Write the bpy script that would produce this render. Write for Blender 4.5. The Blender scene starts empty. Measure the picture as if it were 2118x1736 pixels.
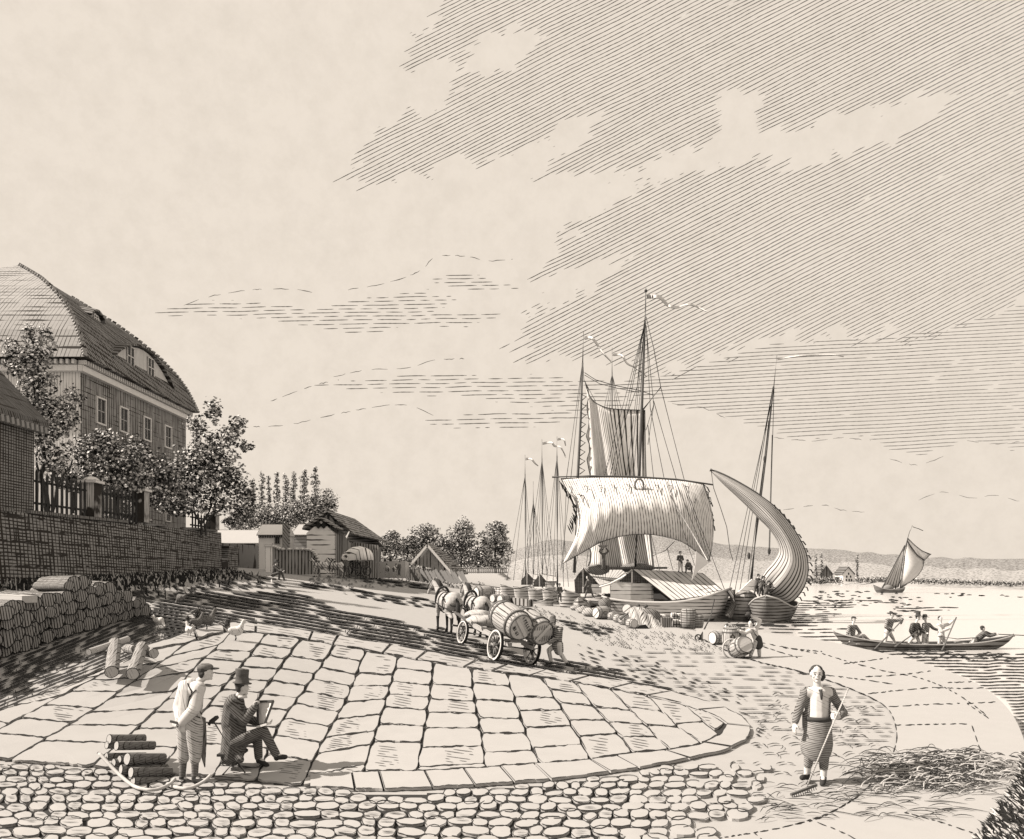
import bpy, bmesh, math, random
import numpy as np
from mathutils import Vector, Matrix, noise as mnoise

# ---------------------------------------------------------------- camera, sky, sun, exposure
FX, CX, HY, CH = 1600.0, 1059.0, 1180.0, 3.0      # focal length and horizon in units of a 2118-wide view, camera height
SUN_DIR = Vector((0.94, 0.12, -0.80)).normalized()   # the way the light travels
sc = bpy.context.scene
cam_d = bpy.data.cameras.new('camera')
cam = bpy.data.objects.new('camera', cam_d)
sc.collection.objects.link(cam)
cam.location = (0, 0, CH)
cam.rotation_euler = (math.radians(90), 0, 0)
cam_d.sensor_width = 36.0
cam_d.lens = 36.0 * FX / 2118.0
cam_d.shift_y = (HY - 868.0) / 2118.0
cam_d.clip_start = 0.1
cam_d.clip_end = 9000.0
sc.camera = cam
sc.view_settings.view_transform = 'Standard'
sc.view_settings.look = 'None'
sc.view_settings.exposure = 1.0
sc.view_settings.gamma = 1.0
sc.render.engine = 'CYCLES'
sc.cycles.max_bounces = 5
sc.cycles.diffuse_bounces = 2
sc.cycles.glossy_bounces = 2
sc.cycles.transparent_max_bounces = 4

CREAM = (0.835, 0.740, 0.640)
world = bpy.data.worlds.new('World')
sc.world = world
world.use_nodes = True
_nt = world.node_tree
for n in list(_nt.nodes):
    _nt.nodes.remove(n)
_o = _nt.nodes.new('ShaderNodeOutputWorld')
_b = _nt.nodes.new('ShaderNodeBackground')
_tc = _nt.nodes.new('ShaderNodeTexCoord')
_n1 = _nt.nodes.new('ShaderNodeTexNoise'); _n1.inputs['Scale'].default_value = 34; _n1.inputs['Detail'].default_value = 7
_n1.inputs['Roughness'].default_value = 0.72
_r1 = _nt.nodes.new('ShaderNodeValToRGB')
_r1.color_ramp.elements[0].position = 0.33; _r1.color_ramp.elements[0].color = (0.790, 0.700, 0.600, 1)
_r1.color_ramp.elements[1].position = 0.60; _r1.color_ramp.elements[1].color = (0.850, 0.755, 0.650, 1)
_nt.links.new(_tc.outputs['Generated'], _n1.inputs['Vector'])
_nt.links.new(_n1.outputs['Fac'], _r1.inputs['Fac'])
_nt.links.new(_r1.outputs['Color'], _b.inputs['Color'])
_b.inputs['Strength'].default_value = 0.5
_nt.links.new(_b.outputs[0], _o.inputs[0])

sun_d = bpy.data.lights.new('sun', 'SUN')
sun_d.energy = 4.75
sun_d.angle = math.radians(0.6)
sun_d.color = (1.0, 0.90, 0.80)
sun = bpy.data.objects.new('sun', sun_d)
sun.rotation_euler = SUN_DIR.to_track_quat('-Z', 'Y').to_euler()
sun.location = (-40, 10, 40)
sc.collection.objects.link(sun)

rnd = random.Random(7)
nrng = np.random.default_rng(11)
COL = sc.collection

# ---------------------------------------------------------------- projection helpers (places are given as they were surveyed on the picture)
def W(px, py, Y):
    return Vector(((px - CX) * Y / FX, Y, CH - (py - HY) * Y / FX))

# ground height: flat quay at the river, rising to the back left
_ctrl = np.array([
 (-16.6,72,2.46),(-15.1,50,2.35),(-18.2,52,2.9),(-19.2,29,2.5),(-10.6,22,1.69),(-9.9,15,1.25),(-7.25,14,1.0),
 (-7.4,19.5,1.3),(-7.6,11.2,.22),(-2.2,29,.62),(-3.8,17,.46),(-4.6,10.9,0),(-9.7,60,1.75),(-12.6,62,2.5),(-14.8,60,2.5),(-11.5,57,2.2),(-3,78,0.05),
 (-8,110,1.5),(-12,95,2.2),(-45,30,4.5),(-60,80,5),(-30,150,4),(-5,160,1),(-30,10,2),(-12,5,.4),(-6,6,0),(0,4,0),(6,4,0),
 (-1,10,0),(2,14,.1),(4,12,0),(8,14,0),(7,20,0),(5,17,0.03),(10,24,0),(15,30,0),(5,40,0),(8,60,0),(0,60,.25),(2,48,.22),(20,20,0),
 (20,60,0),(40,40,0),(10,100,0),(40,120,0),(0,110,.2),(3.2,31,.1),(1,90,0),(80,80,0),(0,200,0),(60,250,0),(-100,100,6),(-60,250,5),(-100,10,5),
 (.53,22.5,.17),(-.56,21.9,.48),(-1.37,24,.72),(-1.8,27,.80),(1.2,22,.25),(-2.1,13.6,.22),(0.1,13,.14),(3.2,19,.2),(-.6,20,.5),(-5,36,1.0),(-10,40,1.75)])
_n = len(_ctrl)
def _ker(a, b):
    d = np.sqrt(((a[:, None, :] - b[None, :, :]) ** 2).sum(-1) + 1.5)
    return d
_A = _ker(_ctrl[:, :2], _ctrl[:, :2]) + np.eye(_n) * -0.4
_M = np.zeros((_n + 1, _n + 1)); _M[:_n, :_n] = _A; _M[:_n, _n] = 1; _M[_n, :_n] = 1
_w = np.linalg.solve(_M, np.append(_ctrl[:, 2], 0))
def gz_exact(xy):
    xy = np.atleast_2d(np.asarray(xy, float))
    k = _ker(xy, _ctrl[:, :2])
    z = k @ _w[:_n] + _w[_n]
    flat = np.clip((xy[:, 0] * 1.0 - 3.0 - 0.02 * xy[:, 1]) / 3.0, 0, 1)     # exactly level on the quay
    z = z * (1 - flat) 
    return np.clip(z, 0, 6.5)
_gx = np.concatenate([np.linspace(-100, -24, 60), np.linspace(-23.8, 24, 260), np.linspace(25, 110, 50)])
_gy = np.concatenate([np.linspace(1, 40, 220), np.linspace(40.5, 120, 160), np.linspace(123, 420, 80)])
_XX, _YY = np.meshgrid(_gx, _gy)
_GZ = gz_exact(np.c_[_XX.ravel(), _YY.ravel()]).reshape(_XX.shape)
def gz(x, y):
    x = np.clip(np.asarray(x, float), _gx[0], _gx[-1] - 1e-6); y = np.clip(np.asarray(y, float), _gy[0], _gy[-1] - 1e-6)
    i = np.clip(np.searchsorted(_gx, x, side='right') - 1, 0, len(_gx) - 2); j = np.clip(np.searchsorted(_gy, y, side='right') - 1, 0, len(_gy) - 2)
    u = (x - _gx[i]) / (_gx[i + 1] - _gx[i]); v = (y - _gy[j]) / (_gy[j + 1] - _gy[j])
    return (_GZ[j, i] * (1 - u) * (1 - v) + _GZ[j, i + 1] * u * (1 - v) + _GZ[j + 1, i] * (1 - u) * v + _GZ[j + 1, i + 1] * u * v)
_YS = np.concatenate([np.geomspace(6.5, 400, 420)])
def ground(pts, lift=0.0):
    """picture points -> points on the ground, (n,3)"""
    pts = np.atleast_2d(np.asarray(pts, float))
    X = (pts[:, 0:1] - CX) * _YS[None] / FX
    Z = CH - (pts[:, 1:2] - HY) * _YS[None] / FX
    d = Z - gz(X, np.broadcast_to(_YS[None], X.shape))
    below = d <= 0
    k = np.argmax(below, axis=1); k[~below.any(axis=1)] = len(_YS) - 1; k = np.maximum(k, 1)
    r = np.arange(len(pts)); d0 = d[r, k - 1]; d1 = d[r, k]
    t = np.clip(d0 / (d0 - d1 + 1e-9), 0, 1)
    Y = _YS[k - 1] * (1 - t) + _YS[k] * t
    x = (pts[:, 0] - CX) * Y / FX
    return np.c_[x, Y, gz(x, Y) + lift]
def G(px, py, lift=0.0):
    return Vector(ground([(px, py)], lift)[0])
def onplane(pts, z):
    pts = np.atleast_2d(np.asarray(pts, float))
    Y = (CH - z) * FX / (pts[:, 1] - HY)
    return np.c_[(pts[:, 0] - CX) * Y / FX, Y, np.full(len(pts), z)]
def depth_at(px, py):
    return float(ground([(px, py)])[0][1])

# ---------------------------------------------------------------- objects
ORG = {}
def tag(o, label=None, cat=None, group=None, kind=None):
    if label: o['label'] = label
    if cat: o['category'] = cat
    if group: o['group'] = group
    if kind: o['kind'] = kind
    return o
def thing(name, label, cat, loc, group=None):
    o = bpy.data.objects.new(name, None); COL.objects.link(o)
    o.location = loc; o.empty_display_size = 0.3
    ORG[o.name] = Vector(loc)
    return tag(o, label, cat, group)
def link_mesh(name, verts, faces, mat, parent=None, smooth=False, mi=None, uv=None, origin=None):
    """verts are world places; the object is put at its parent's origin (or its own base)"""
    v = np.asarray([tuple(p) for p in verts], float) if not isinstance(verts, np.ndarray) else verts
    if origin is not None: org = Vector(origin)
    elif parent is not None: org = ORG[parent.name]
    else:
        org = Vector(((v[:, 0].min() + v[:, 0].max()) / 2, (v[:, 1].min() + v[:, 1].max()) / 2, v[:, 2].min()))
    me = bpy.data.meshes.new(name)
    me.from_pydata((v - np.array(org)).tolist(), [], [tuple(int(i) for i in f) for f in faces])
    mats = mat if isinstance(mat, (list, tuple)) else [mat]
    for m in mats: me.materials.append(m)
    if mi is not None: me.polygons.foreach_set('material_index', np.asarray(mi, dtype=np.int32))
    if smooth: me.polygons.foreach_set('use_smooth', np.ones(len(me.polygons), dtype=bool))
    if uv is not None:
        l = me.uv_layers.new(name='UVMap')
        flat = [c for f in faces for i in f for c in uv[i]]
        l.data.foreach_set('uv', flat)
    me.update()
    o = bpy.data.objects.new(name, me); COL.objects.link(o)
    if parent is not None:
        o.parent = parent
        o.location = org - ORG[parent.name]
    else:
        o.location = org
    ORG[o.name] = org
    return o
def copy_tree(o, loc=None, rot=None, scale=None, label=None, parent=None, group=None):
    c = o.copy(); COL.objects.link(c)
    if parent is not None: c.parent = parent
    if loc is not None: c.location = loc; ORG[c.name] = Vector(loc)
    if rot is not None: c.rotation_euler = rot
    if scale is not None: c.scale = scale if not isinstance(scale, (int, float)) else (scale,) * 3
    if label: c['label'] = label
    if group: c['group'] = group
    for ch in list(o.children): copy_tree(ch, parent=c)
    return c
def jit(a): return (rnd.random() - .5) * 2 * a

def frame_of(d):
    d = Vector(d).normalized()
    up = Vector((0, 0, 1)) if abs(d.z) < .95 else Vector((1, 0, 0))
    a = d.cross(up).normalized(); b = a.cross(d).normalized()
    return d, a, b

class MB:
    def __init__(s): s.v = []; s.f = []; s.m = []; s.uv = []
    def add(s, verts, faces, mi=0, uv=None):
        b = len(s.v); s.v += [tuple(p) for p in verts]
        s.f += [tuple(b + i for i in f) for f in faces]; s.m += [mi] * len(faces)
        s.uv += (uv if uv is not None else [(0, 0)] * len(verts))
        return s
    def box(s, c, size, rz=0.0, rx=0.0, ry=0.0, mi=0):
        hx, hy, hz = size[0] / 2, size[1] / 2, size[2] / 2
        R = Matrix.Rotation(rz, 3, 'Z') @ Matrix.Rotation(ry, 3, 'Y') @ Matrix.Rotation(rx, 3, 'X')
        vs = [Vector(c) + R @ Vector((x, y, z)) for x in (-hx, hx) for y in (-hy, hy) for z in (-hz, hz)]
        return s.add(vs, [(0, 1, 3, 2), (4, 6, 7, 5), (0, 4, 5, 1), (2, 3, 7, 6), (0, 2, 6, 4), (1, 5, 7, 3)], mi)
    def beam(s, p0, p1, w, h, up=(0, 0, 1), mi=0):
        p0 = Vector(p0); p1 = Vector(p1); d = (p1 - p0).normalized(); u = Vector(up)
        a = d.cross(u)
        if a.length < 1e-4: a = d.cross(Vector((1, 0, 0)))
        a.normalize(); b = a.cross(d).normalized()
        vs = [p + a * x * w / 2 + b * y * h / 2 for p in (p0, p1) for x, y in ((-1, -1), (1, -1), (1, 1), (-1, 1))]
        return s.add(vs, [(3, 2, 1, 0), (4, 5, 6, 7), (0, 1, 5, 4), (1, 2, 6, 5), (2, 3, 7, 6), (3, 0, 4, 7)], mi)
    def tube(s, pts, rs, n=8, mi=0, cap=True):
        pts = [Vector(p) for p in pts]
        if not isinstance(rs, (list, tuple)): rs = [rs] * len(pts)
        vs = []; fs = []
        prev = None
        for i, p in enumerate(pts):
            d = (pts[min(i + 1, len(pts) - 1)] - pts[max(i - 1, 0)])
            if d.length < 1e-9: d = Vector((0, 0, 1))
            d.normalize()
            if prev is None: _, a, b = frame_of(d)
            else:
                a = prev - d * prev.dot(d)
                if a.length < 1e-6: _, a, b = frame_of(d)
                a.normalize(); b = d.cross(a).normalized()
            prev = a
            for k in range(n):
                t = 2 * math.pi * k / n
                vs.append(p + (a * math.cos(t) + b * math.sin(t)) * rs[i])
        for i in range(len(pts) - 1):
            for k in range(n):
                fs.append((i * n + k, i * n + (k + 1) % n, (i + 1) * n + (k + 1) % n, (i + 1) * n + k))
        if cap:
            fs.append(tuple(reversed(range(n)))); fs.append(tuple((len(pts) - 1) * n + k for k in range(n)))
        return s.add(vs, fs, mi)
    def loft(s, rings, closed=True, cap=True, mi=0):
        n = len(rings[0]); vs = [p for r in rings for p in r]; fs = []
        for i in range(len(rings) - 1):
            for k in range(n if closed else n - 1):
                fs.append((i * n + k, i * n + (k + 1) % n, (i + 1) * n + (k + 1) % n, (i + 1) * n + k))
        if cap:
            fs.append(tuple(reversed(range(n)))); fs.append(tuple((len(rings) - 1) * n + k for k in range(n)))
        return s.add(vs, fs, mi)
    def lathe(s, c, axis, prof, n=20, mi=0, cap=True):
        d, a, b = frame_of(axis); c = Vector(c)
        rings = [[c + d * h + (a * math.cos(2 * math.pi * k / n) + b * math.sin(2 * math.pi * k / n)) * r for k in range(n)] for h, r in prof]
        return s.loft(rings, True, cap, mi)
    def ell(s, c, r, n=12, m=8, mi=0, lump=0.0, seed=0):
        c = Vector(c); vs = []; fs = []
        if not isinstance(r, (tuple, list)): r = (r, r, r)
        for i in range(m + 1):
            ph = math.pi * i / m
            for k in range(n):
                t = 2 * math.pi * k / n
                q = Vector((math.sin(ph) * math.cos(t), math.sin(ph) * math.sin(t), math.cos(ph)))
                g = 1 + lump * mnoise.noise(q * 1.7 + Vector((seed, seed * .7, 0))) if lump else 1
                vs.append(c + Vector((q.x * r[0], q.y * r[1], q.z * r[2])) * g)
        for i in range(m):
            for k in range(n):
                fs.append((i * n + k, (i + 1) * n + k, (i + 1) * n + (k + 1) % n, i * n + (k + 1) % n))
        return s.add(vs, fs, mi)
    def prism(s, poly, off, mi=0):
        """flat outline (world points) pushed by vector off"""
        off = Vector(off); a = [Vector(p) for p in poly]; n = len(a)
        vs = a + [p + off for p in a]
        fs = [tuple(range(n)), tuple(reversed(range(n, 2 * n)))] + [(i, i + n, (i + 1) % n + n, (i + 1) % n) for i in range(n)]
        return s.add(vs, fs, mi)
    def build(s, name, mat, parent=None, smooth=False, recalc=True, origin=None, uv=False, bevel=0):
        o = link_mesh(name, s.v, s.f, mat, parent, smooth, s.m, s.uv if uv else None, origin)
        if recalc:
            bm = bmesh.new(); bm.from_mesh(o.data)
            bmesh.ops.recalc_face_normals(bm, faces=bm.faces[:])
            if bevel: bmesh.ops.bevel(bm, geom=bm.edges[:], offset=bevel, segments=1, affect='EDGES')
            bm.to_mesh(o.data); bm.free()
        return o

# ---------------------------------------------------------------- one smooth skin over tapered limbs (voxel union of capsules)
def blob(name, caps, mat, parent, vox=0.02, smooth=4, origin=None):
    """caps: (p0, p1, r0, r1) world capsules or (c, (rx,ry,rz)) ellipsoids"""
    mb = MB()
    for c in caps:
        if len(c) == 2 or len(c) == 3:
            r = c[1]; mb.ell((0, 0, 0), r, 14, 9)
            n = 14 * 10
            R = Matrix.Identity(3) if len(c) == 2 else c[2]
            for i in range(len(mb.v) - n, len(mb.v)): mb.v[i] = tuple(Vector(c[0]) + R @ Vector(mb.v[i]))
        else:
            p0, p1, r0, r1 = c; p0 = Vector(p0); p1 = Vector(p1)
            d = p1 - p0; L = d.length
            if L < 1e-6: mb.ell(p0, r0, 12, 8); continue
            d.normalize(); pts = []; rs = []
            for t in (-1, -.85, -.5): pts.append(p0 + d * r0 * t); rs.append(r0 * math.sqrt(max(0.0004, 1 - t * t)))
            for t in (0, .25, .5, .75, 1): pts.append(p0 + d * L * t); rs.append(r0 + (r1 - r0) * t)
            for t in (.5, .85, 1): pts.append(p1 + d * r1 * t); rs.append(r1 * math.sqrt(max(0.0004, 1 - t * t)))
            mb.tube(pts, rs, 12)
    o = mb.build(name, mat, parent, True, True, origin)
    m = o.modifiers.new('r', 'REMESH'); m.mode = 'VOXEL'; m.voxel_size = vox; m.use_smooth_shade = True
    if smooth:
        q = o.modifiers.new('s', 'SMOOTH'); q.factor = 0.5; q.iterations = smooth
    dg = bpy.context.evaluated_depsgraph_get()
    me = bpy.data.meshes.new_from_object(o.evaluated_get(dg), depsgraph=dg)
    old = o.data; o.modifiers.clear(); o.data = me; bpy.data.meshes.remove(old)
    me.name = name
    if not me.materials: me.materials.append(mat if not isinstance(mat, (list, tuple)) else mat[0])
    me.polygons.foreach_set('use_smooth', np.ones(len(me.polygons), dtype=bool))
    return o

# ---------------------------------------------------------------- engraved materials: paper tone with object-space ink lines; dense hatching paints in shade
INK = (0.034, 0.031, 0.028)
PAPER = (0.315, 0.311, 0.306)
def _new(name):
    m = bpy.data.materials.new(name); m.use_nodes = True; nt = m.node_tree
    for n in list(nt.nodes): nt.nodes.remove(n)
    out = nt.nodes.new('ShaderNodeOutputMaterial'); p = nt.nodes.new('ShaderNodeBsdfPrincipled')
    nt.links.new(p.outputs[0], out.inputs[0]); p.inputs['Roughness'].default_value = 0.9
    try: p.inputs['Specular IOR Level'].default_value = 0.15
    except Exception: pass
    return m, nt, p
def _mth(nt, op, a, b=None, c=None):
    n = nt.nodes.new('ShaderNodeMath'); n.operation = op
    for i, x in enumerate((a, b, c)):
        if x is None: continue
        if isinstance(x, (int, float)): n.inputs[i].default_value = x
        else: nt.links.new(x, n.inputs[i])
    return n.outputs[0]
def _lines(nt, vec, d, spacing, width, wob=0.25, brk=0.0, seed=0.0):
    """0..1 mask of wavering parallel lines across direction d; brk 0..1 leaves gaps"""
    dn = Vector(d).normalized()
    dot = nt.nodes.new('ShaderNodeVectorMath'); dot.operation = 'DOT_PRODUCT'
    nt.links.new(vec, dot.inputs[0]); dot.inputs[1].default_value = tuple(dn / spacing)
    no = nt.nodes.new('ShaderNodeTexNoise'); no.inputs['Scale'].default_value = 0.30 / spacing; no.inputs['Detail'].default_value = 3
    # stretch the wobble along the line so that strokes run long and unbroken
    sc1 = nt.nodes.new('ShaderNodeVectorMath'); sc1.operation = 'SCALE'; nt.links.new(vec, sc1.inputs[0]); sc1.inputs['Scale'].default_value = .16
    sc2 = nt.nodes.new('ShaderNodeVectorMath'); sc2.operation = 'SCALE'; sc2.inputs[0].default_value = tuple(dn * spacing * .84); nt.links.new(dot.outputs['Value'], sc2.inputs['Scale'])
    ad = nt.nodes.new('ShaderNodeVectorMath'); ad.operation = 'ADD'; nt.links.new(sc1.outputs[0], ad.inputs[0]); nt.links.new(sc2.outputs[0], ad.inputs[1])
    mp = nt.nodes.new('ShaderNodeVectorMath'); mp.operation = 'ADD'; mp.inputs[1].default_value = (seed, seed * 1.3, -seed)
    nt.links.new(ad.outputs[0], mp.inputs[0]); nt.links.new(mp.outputs[0], no.inputs['Vector'])
    nf = _mth(nt, 'SUBTRACT', no.outputs['Fac'], 0.5)
    t = _mth(nt, 'ADD', dot.outputs['Value'], _mth(nt, 'MULTIPLY', nf, wob * 4))
    tri = _mth(nt, 'PINGPONG', t, 0.5)                      # 0 at a line centre, .5 between
    n2 = nt.nodes.new('ShaderNodeTexNoise'); n2.inputs['Scale'].default_value = 1.1 / spacing; n2.inputs['Detail'].default_value = 2
    nt.links.new(mp.outputs[0], n2.inputs['Vector'])
    wv = _mth(nt, 'MULTIPLY_ADD', _mth(nt, 'SUBTRACT', n2.outputs['Fac'], 0.5 + 0.30 * brk), width * (1.2 + 4.2 * brk), width * 0.5 * (1 + 1.2 * brk))
    m = _mth(nt, 'SUBTRACT', wv, tri)
    return _mth(nt, 'MULTIPLY', m, 14.0)
MATS = {}
def ink(name, base=1.0, lines=(), edge=0.0, mottle=0.10, uvlines=(), dots=None, courses=None, coord='Object', rough=.9, tint=None):
    if name in MATS: return MATS[name]
    if base >= 1.3: base = min(base * 1.16, 2.75)
    m, nt, p = _new(name)
    tc = nt.nodes.new('ShaderNodeTexCoord'); vec = tc.outputs[coord]
    masks = []
    for i, l in enumerate(lines):
        d, sp, w = l[0], l[1], l[2]; wob = l[3] if len(l) > 3 else .25; brk = l[4] if len(l) > 4 else 0
        masks.append(_lines(nt, vec, d, sp, w, wob, brk, i * 3.7 + 1))
    for i, l in enumerate(uvlines):
        d, sp, w = l[0], l[1], l[2]; wob = l[3] if len(l) > 3 else .25; brk = l[4] if len(l) > 4 else 0
        masks.append(_lines(nt, tc.outputs['UV'], d, sp, w, wob, brk, i * 2.7))
    if dots:
        vo = nt.nodes.new('ShaderNodeTexVoronoi'); vo.inputs['Scale'].default_value = 1.0 / dots[0]
        nt.links.new(vec, vo.inputs['Vector'])
        masks.append(_mth(nt, 'MULTIPLY', _mth(nt, 'SUBTRACT', dots[1], vo.outputs['Distance']), 12.0))
    if courses:                                  # brick or tile courses: (plane axes, length, height, mortar)
        br = nt.nodes.new('ShaderNodeTexBrick')
        cb = nt.nodes.new('ShaderNodeCombineXYZ'); sp = nt.nodes.new('ShaderNodeSeparateXYZ'); nt.links.new(vec, sp.inputs[0])
        ax = {'x': 0, 'y': 1, 'z': 2}
        no = nt.nodes.new('ShaderNodeTexNoise'); no.inputs['Scale'].default_value = 1.2 / courses[2]; nt.links.new(vec, no.inputs['Vector'])
        w1 = _mth(nt, 'MULTIPLY_ADD', _mth(nt, 'SUBTRACT', no.outputs['Fac'], .5), courses[2] * .35, sp.outputs[ax[courses[0][1]]])
        nt.links.new(sp.outputs[ax[courses[0][0]]], cb.inputs[0]); nt.links.new(w1, cb.inputs[1]); nt.links.new(cb.outputs[0], br.inputs['Vector'])
        br.inputs['Scale'].default_value = 1; br.inputs['Brick Width'].default_value = courses[1]; br.inputs['Row Height'].default_value = courses[2]
        br.inputs['Mortar Size'].default_value = courses[3]; br.inputs['Mortar Smooth'].default_value = 0.2
        f = br.outputs['Fac']
        if len(courses) > 4:                     # broken joints
            n3 = nt.nodes.new('ShaderNodeTexNoise'); n3.inputs['Scale'].default_value = 2.2 / courses[1]; nt.links.new(vec, n3.inputs['Vector'])
            f = _mth(nt, 'MULTIPLY', f, _mth(nt, 'MULTIPLY', _mth(nt, 'SUBTRACT', n3.outputs['Fac'], courses[4]), 12.0))
        masks.append(f)
    if edge:
        bv = nt.nodes.new('ShaderNodeBevel'); bv.samples = 4; bv.inputs['Radius'].default_value = edge
        ge = nt.nodes.new('ShaderNodeNewGeometry')
        d = nt.nodes.new('ShaderNodeVectorMath'); d.operation = 'DOT_PRODUCT'
        nt.links.new(bv.outputs[0], d.inputs[0]); nt.links.new(ge.outputs['Normal'], d.inputs[1])
        masks.append(_mth(nt, 'MULTIPLY', _mth(nt, 'SUBTRACT', 0.955, d.outputs['Value']), 16.0))
    tot = None
    for f in masks:
        n = nt.nodes.new('ShaderNodeClamp'); nt.links.new(f, n.inputs[0])
        tot = n.outputs[0] if tot is None else _mth(nt, 'MAXIMUM', tot, n.outputs[0])
    tp = tint or PAPER
    mo = nt.nodes.new('ShaderNodeTexNoise'); mo.inputs['Scale'].default_value = 3.0; mo.inputs['Detail'].default_value = 4
    nt.links.new(vec, mo.inputs['Vector'])
    mixp = nt.nodes.new('ShaderNodeMix'); mixp.data_type = 'RGBA'
    mixp.inputs['A'].default_value = tuple(c * base * (1 - mottle) for c in tp) + (1,)
    mixp.inputs['B'].default_value = tuple(min(1, c * base * (1 + mottle)) for c in tp) + (1,)
    nt.links.new(mo.outputs['Fac'], mixp.inputs['Factor'])
    col = mixp.outputs['Result']
    if tot is not None:
        mi = nt.nodes.new('ShaderNodeMix'); mi.data_type = 'RGBA'
        nt.links.new(tot, mi.inputs['Factor']); nt.links.new(col, mi.inputs['A']); mi.inputs['B'].default_value = INK + (1,)
        col = mi.outputs['Result']
    nt.links.new(col, p.inputs['Base Color'])
    p.inputs['Roughness'].default_value = rough
    MATS[name] = m
    return m
M_INK = ink('ink_line', base=0.07, mottle=.2)
M_PAPER = ink('paper_tone', base=1.0)

# ---------------------------------------------------------------- picture-plane hatch made into real strokes lying on a surface
def inpoly(poly, x, y):
    poly = np.asarray(poly, float); c = np.zeros(np.shape(x), bool); n = len(poly); j = n - 1
    for i in range(n):
        xi, yi = poly[i]; xj, yj = poly[j]
        if yi != yj:
            c ^= ((yi > y) != (yj > y)) & (x < (xj - xi) * (y - yi) / (yj - yi) + xi)
        j = i
    return c
_NG = nrng.random((64, 64))
def vnoise(x, y):
    x = np.asarray(x, float); y = np.asarray(y, float)
    xi = np.floor(x).astype(int); yi = np.floor(y).astype(int); fx = x - xi; fy = y - yi
    fx = fx * fx * (3 - 2 * fx); fy = fy * fy * (3 - 2 * fy)
    g = lambda a, b: _NG[a % 64, b % 64]
    return g(xi, yi) * (1 - fx) * (1 - fy) + g(xi + 1, yi) * fx * (1 - fy) + g(xi, yi + 1) * (1 - fx) * fy + g(xi + 1, yi + 1) * fx * fy
def fbm(x, y, o=4):
    s = 0; a = .5; t = 0
    for k in range(o):
        s = s + a * vnoise(x * 2 ** k + 17 * k, y * 2 ** k + 31 * k); t += a; a *= .5
    return s / t
def hatch(poly, ang, spacing, wob=1.5, gap=0.04, keep=None, minlen=6, dash=(60, 160), step=5, wfreq=90.0, sp_fn=None):
    """list of polylines (picture units) filling poly with wavering dashes at angle ang (degrees, up is positive)"""
    P = np.asarray(poly, float); a = math.radians(ang); d = np.array([math.cos(a), -math.sin(a)]); n = np.array([math.sin(a), math.cos(a)])
    s0, s1 = (P @ d).min(), (P @ d).max(); t0, t1 = (P @ n).min(), (P @ n).max()
    out = []; t = t0 + spacing * .5
    while t < t1:
        ss = np.arange(s0, s1, step) + rnd.random() * step
        w = (vnoise(ss / wfreq, np.full_like(ss, t / 37.)) - .5) * 2 * wob + (vnoise(ss / 19., np.full_like(ss, t * 3.1)) - .5) * wob * .5
        x = ss * d[0] + (t + w) * n[0]; y = ss * d[1] + (t + w) * n[1]
        ok = inpoly(P, x, y)
        if keep is not None: ok &= keep(x, y)
        run = []; L = 0; lim = rnd.uniform(*dash)
        for i in range(len(ss)):
            if ok[i] and L < lim: run.append((x[i], y[i])); L += step
            else:
                if len(run) * step >= minlen: out.append(np.array(run))
                run = []; L = 0; lim = rnd.uniform(*dash)
        if len(run) * step >= minlen: out.append(np.array(run))
        t += spacing * (1 + jit(.12)) * (sp_fn(t) if sp_fn else 1)
    return out
def ribbons(lines, width, project, taper=True, wjit=.25):
    """strokes -> verts, faces. width in picture units; project maps picture points to the surface"""
    L = []; R = []; idx = []; b = 0; quads = []
    for ln in lines:
        ln = np.asarray(ln, float)
        if len(ln) < 2: continue
        t = np.gradient(ln, axis=0); l = np.hypot(t[:, 0], t[:, 1]) + 1e-9; n = np.c_[-t[:, 1] / l, t[:, 0] / l]
        w = width * (1 + (np.random.RandomState(b % 100000).rand(len(ln)) - .5) * 2 * wjit) * .5
        if taper:
            m = len(ln); q = np.minimum(np.arange(m), np.arange(m)[::-1]) / max(1., min(3., m / 2)); w = w * np.clip(.35 + q, .35, 1)
        L.append(ln + n * w[:, None]); R.append(ln - n * w[:, None])
        k = len(ln)
        quads.append(np.c_[np.arange(b, b + k - 1), np.arange(b + 1, b + k)]); b += k
    if not L: return np.zeros((0, 3)), []
    L = np.concatenate(L); R = np.concatenate(R); q = np.concatenate(quads)
    V = np.concatenate([project(L), project(R)])
    n = len(L)
    F = np.c_[q[:, 0], q[:, 0] + n, q[:, 1] + n, q[:, 1]]
    return V, F.tolist()
def smooth_line(pts, n=12, wob=0.0):
    """Catmull-Rom through picture points"""
    P = np.asarray(pts, float); out = []
    Q = np.vstack([2 * P[0] - P[1], P, 2 * P[-1] - P[-2]])
    for i in range(len(P) - 1):
        p0, p1, p2, p3 = Q[i], Q[i + 1], Q[i + 2], Q[i + 3]
        for t in np.linspace(0, 1, n, endpoint=False):
            out.append(.5 * ((2 * p1) + (-p0 + p2) * t + (2 * p0 - 5 * p1 + 4 * p2 - p3) * t * t + (-p0 + 3 * p1 - 3 * p2 + p3) * t ** 3))
    out.append(P[-1]); out = np.array(out)
    if wob: out = out + (nrng.random(out.shape) - .5) * 2 * wob
    return out
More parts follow.
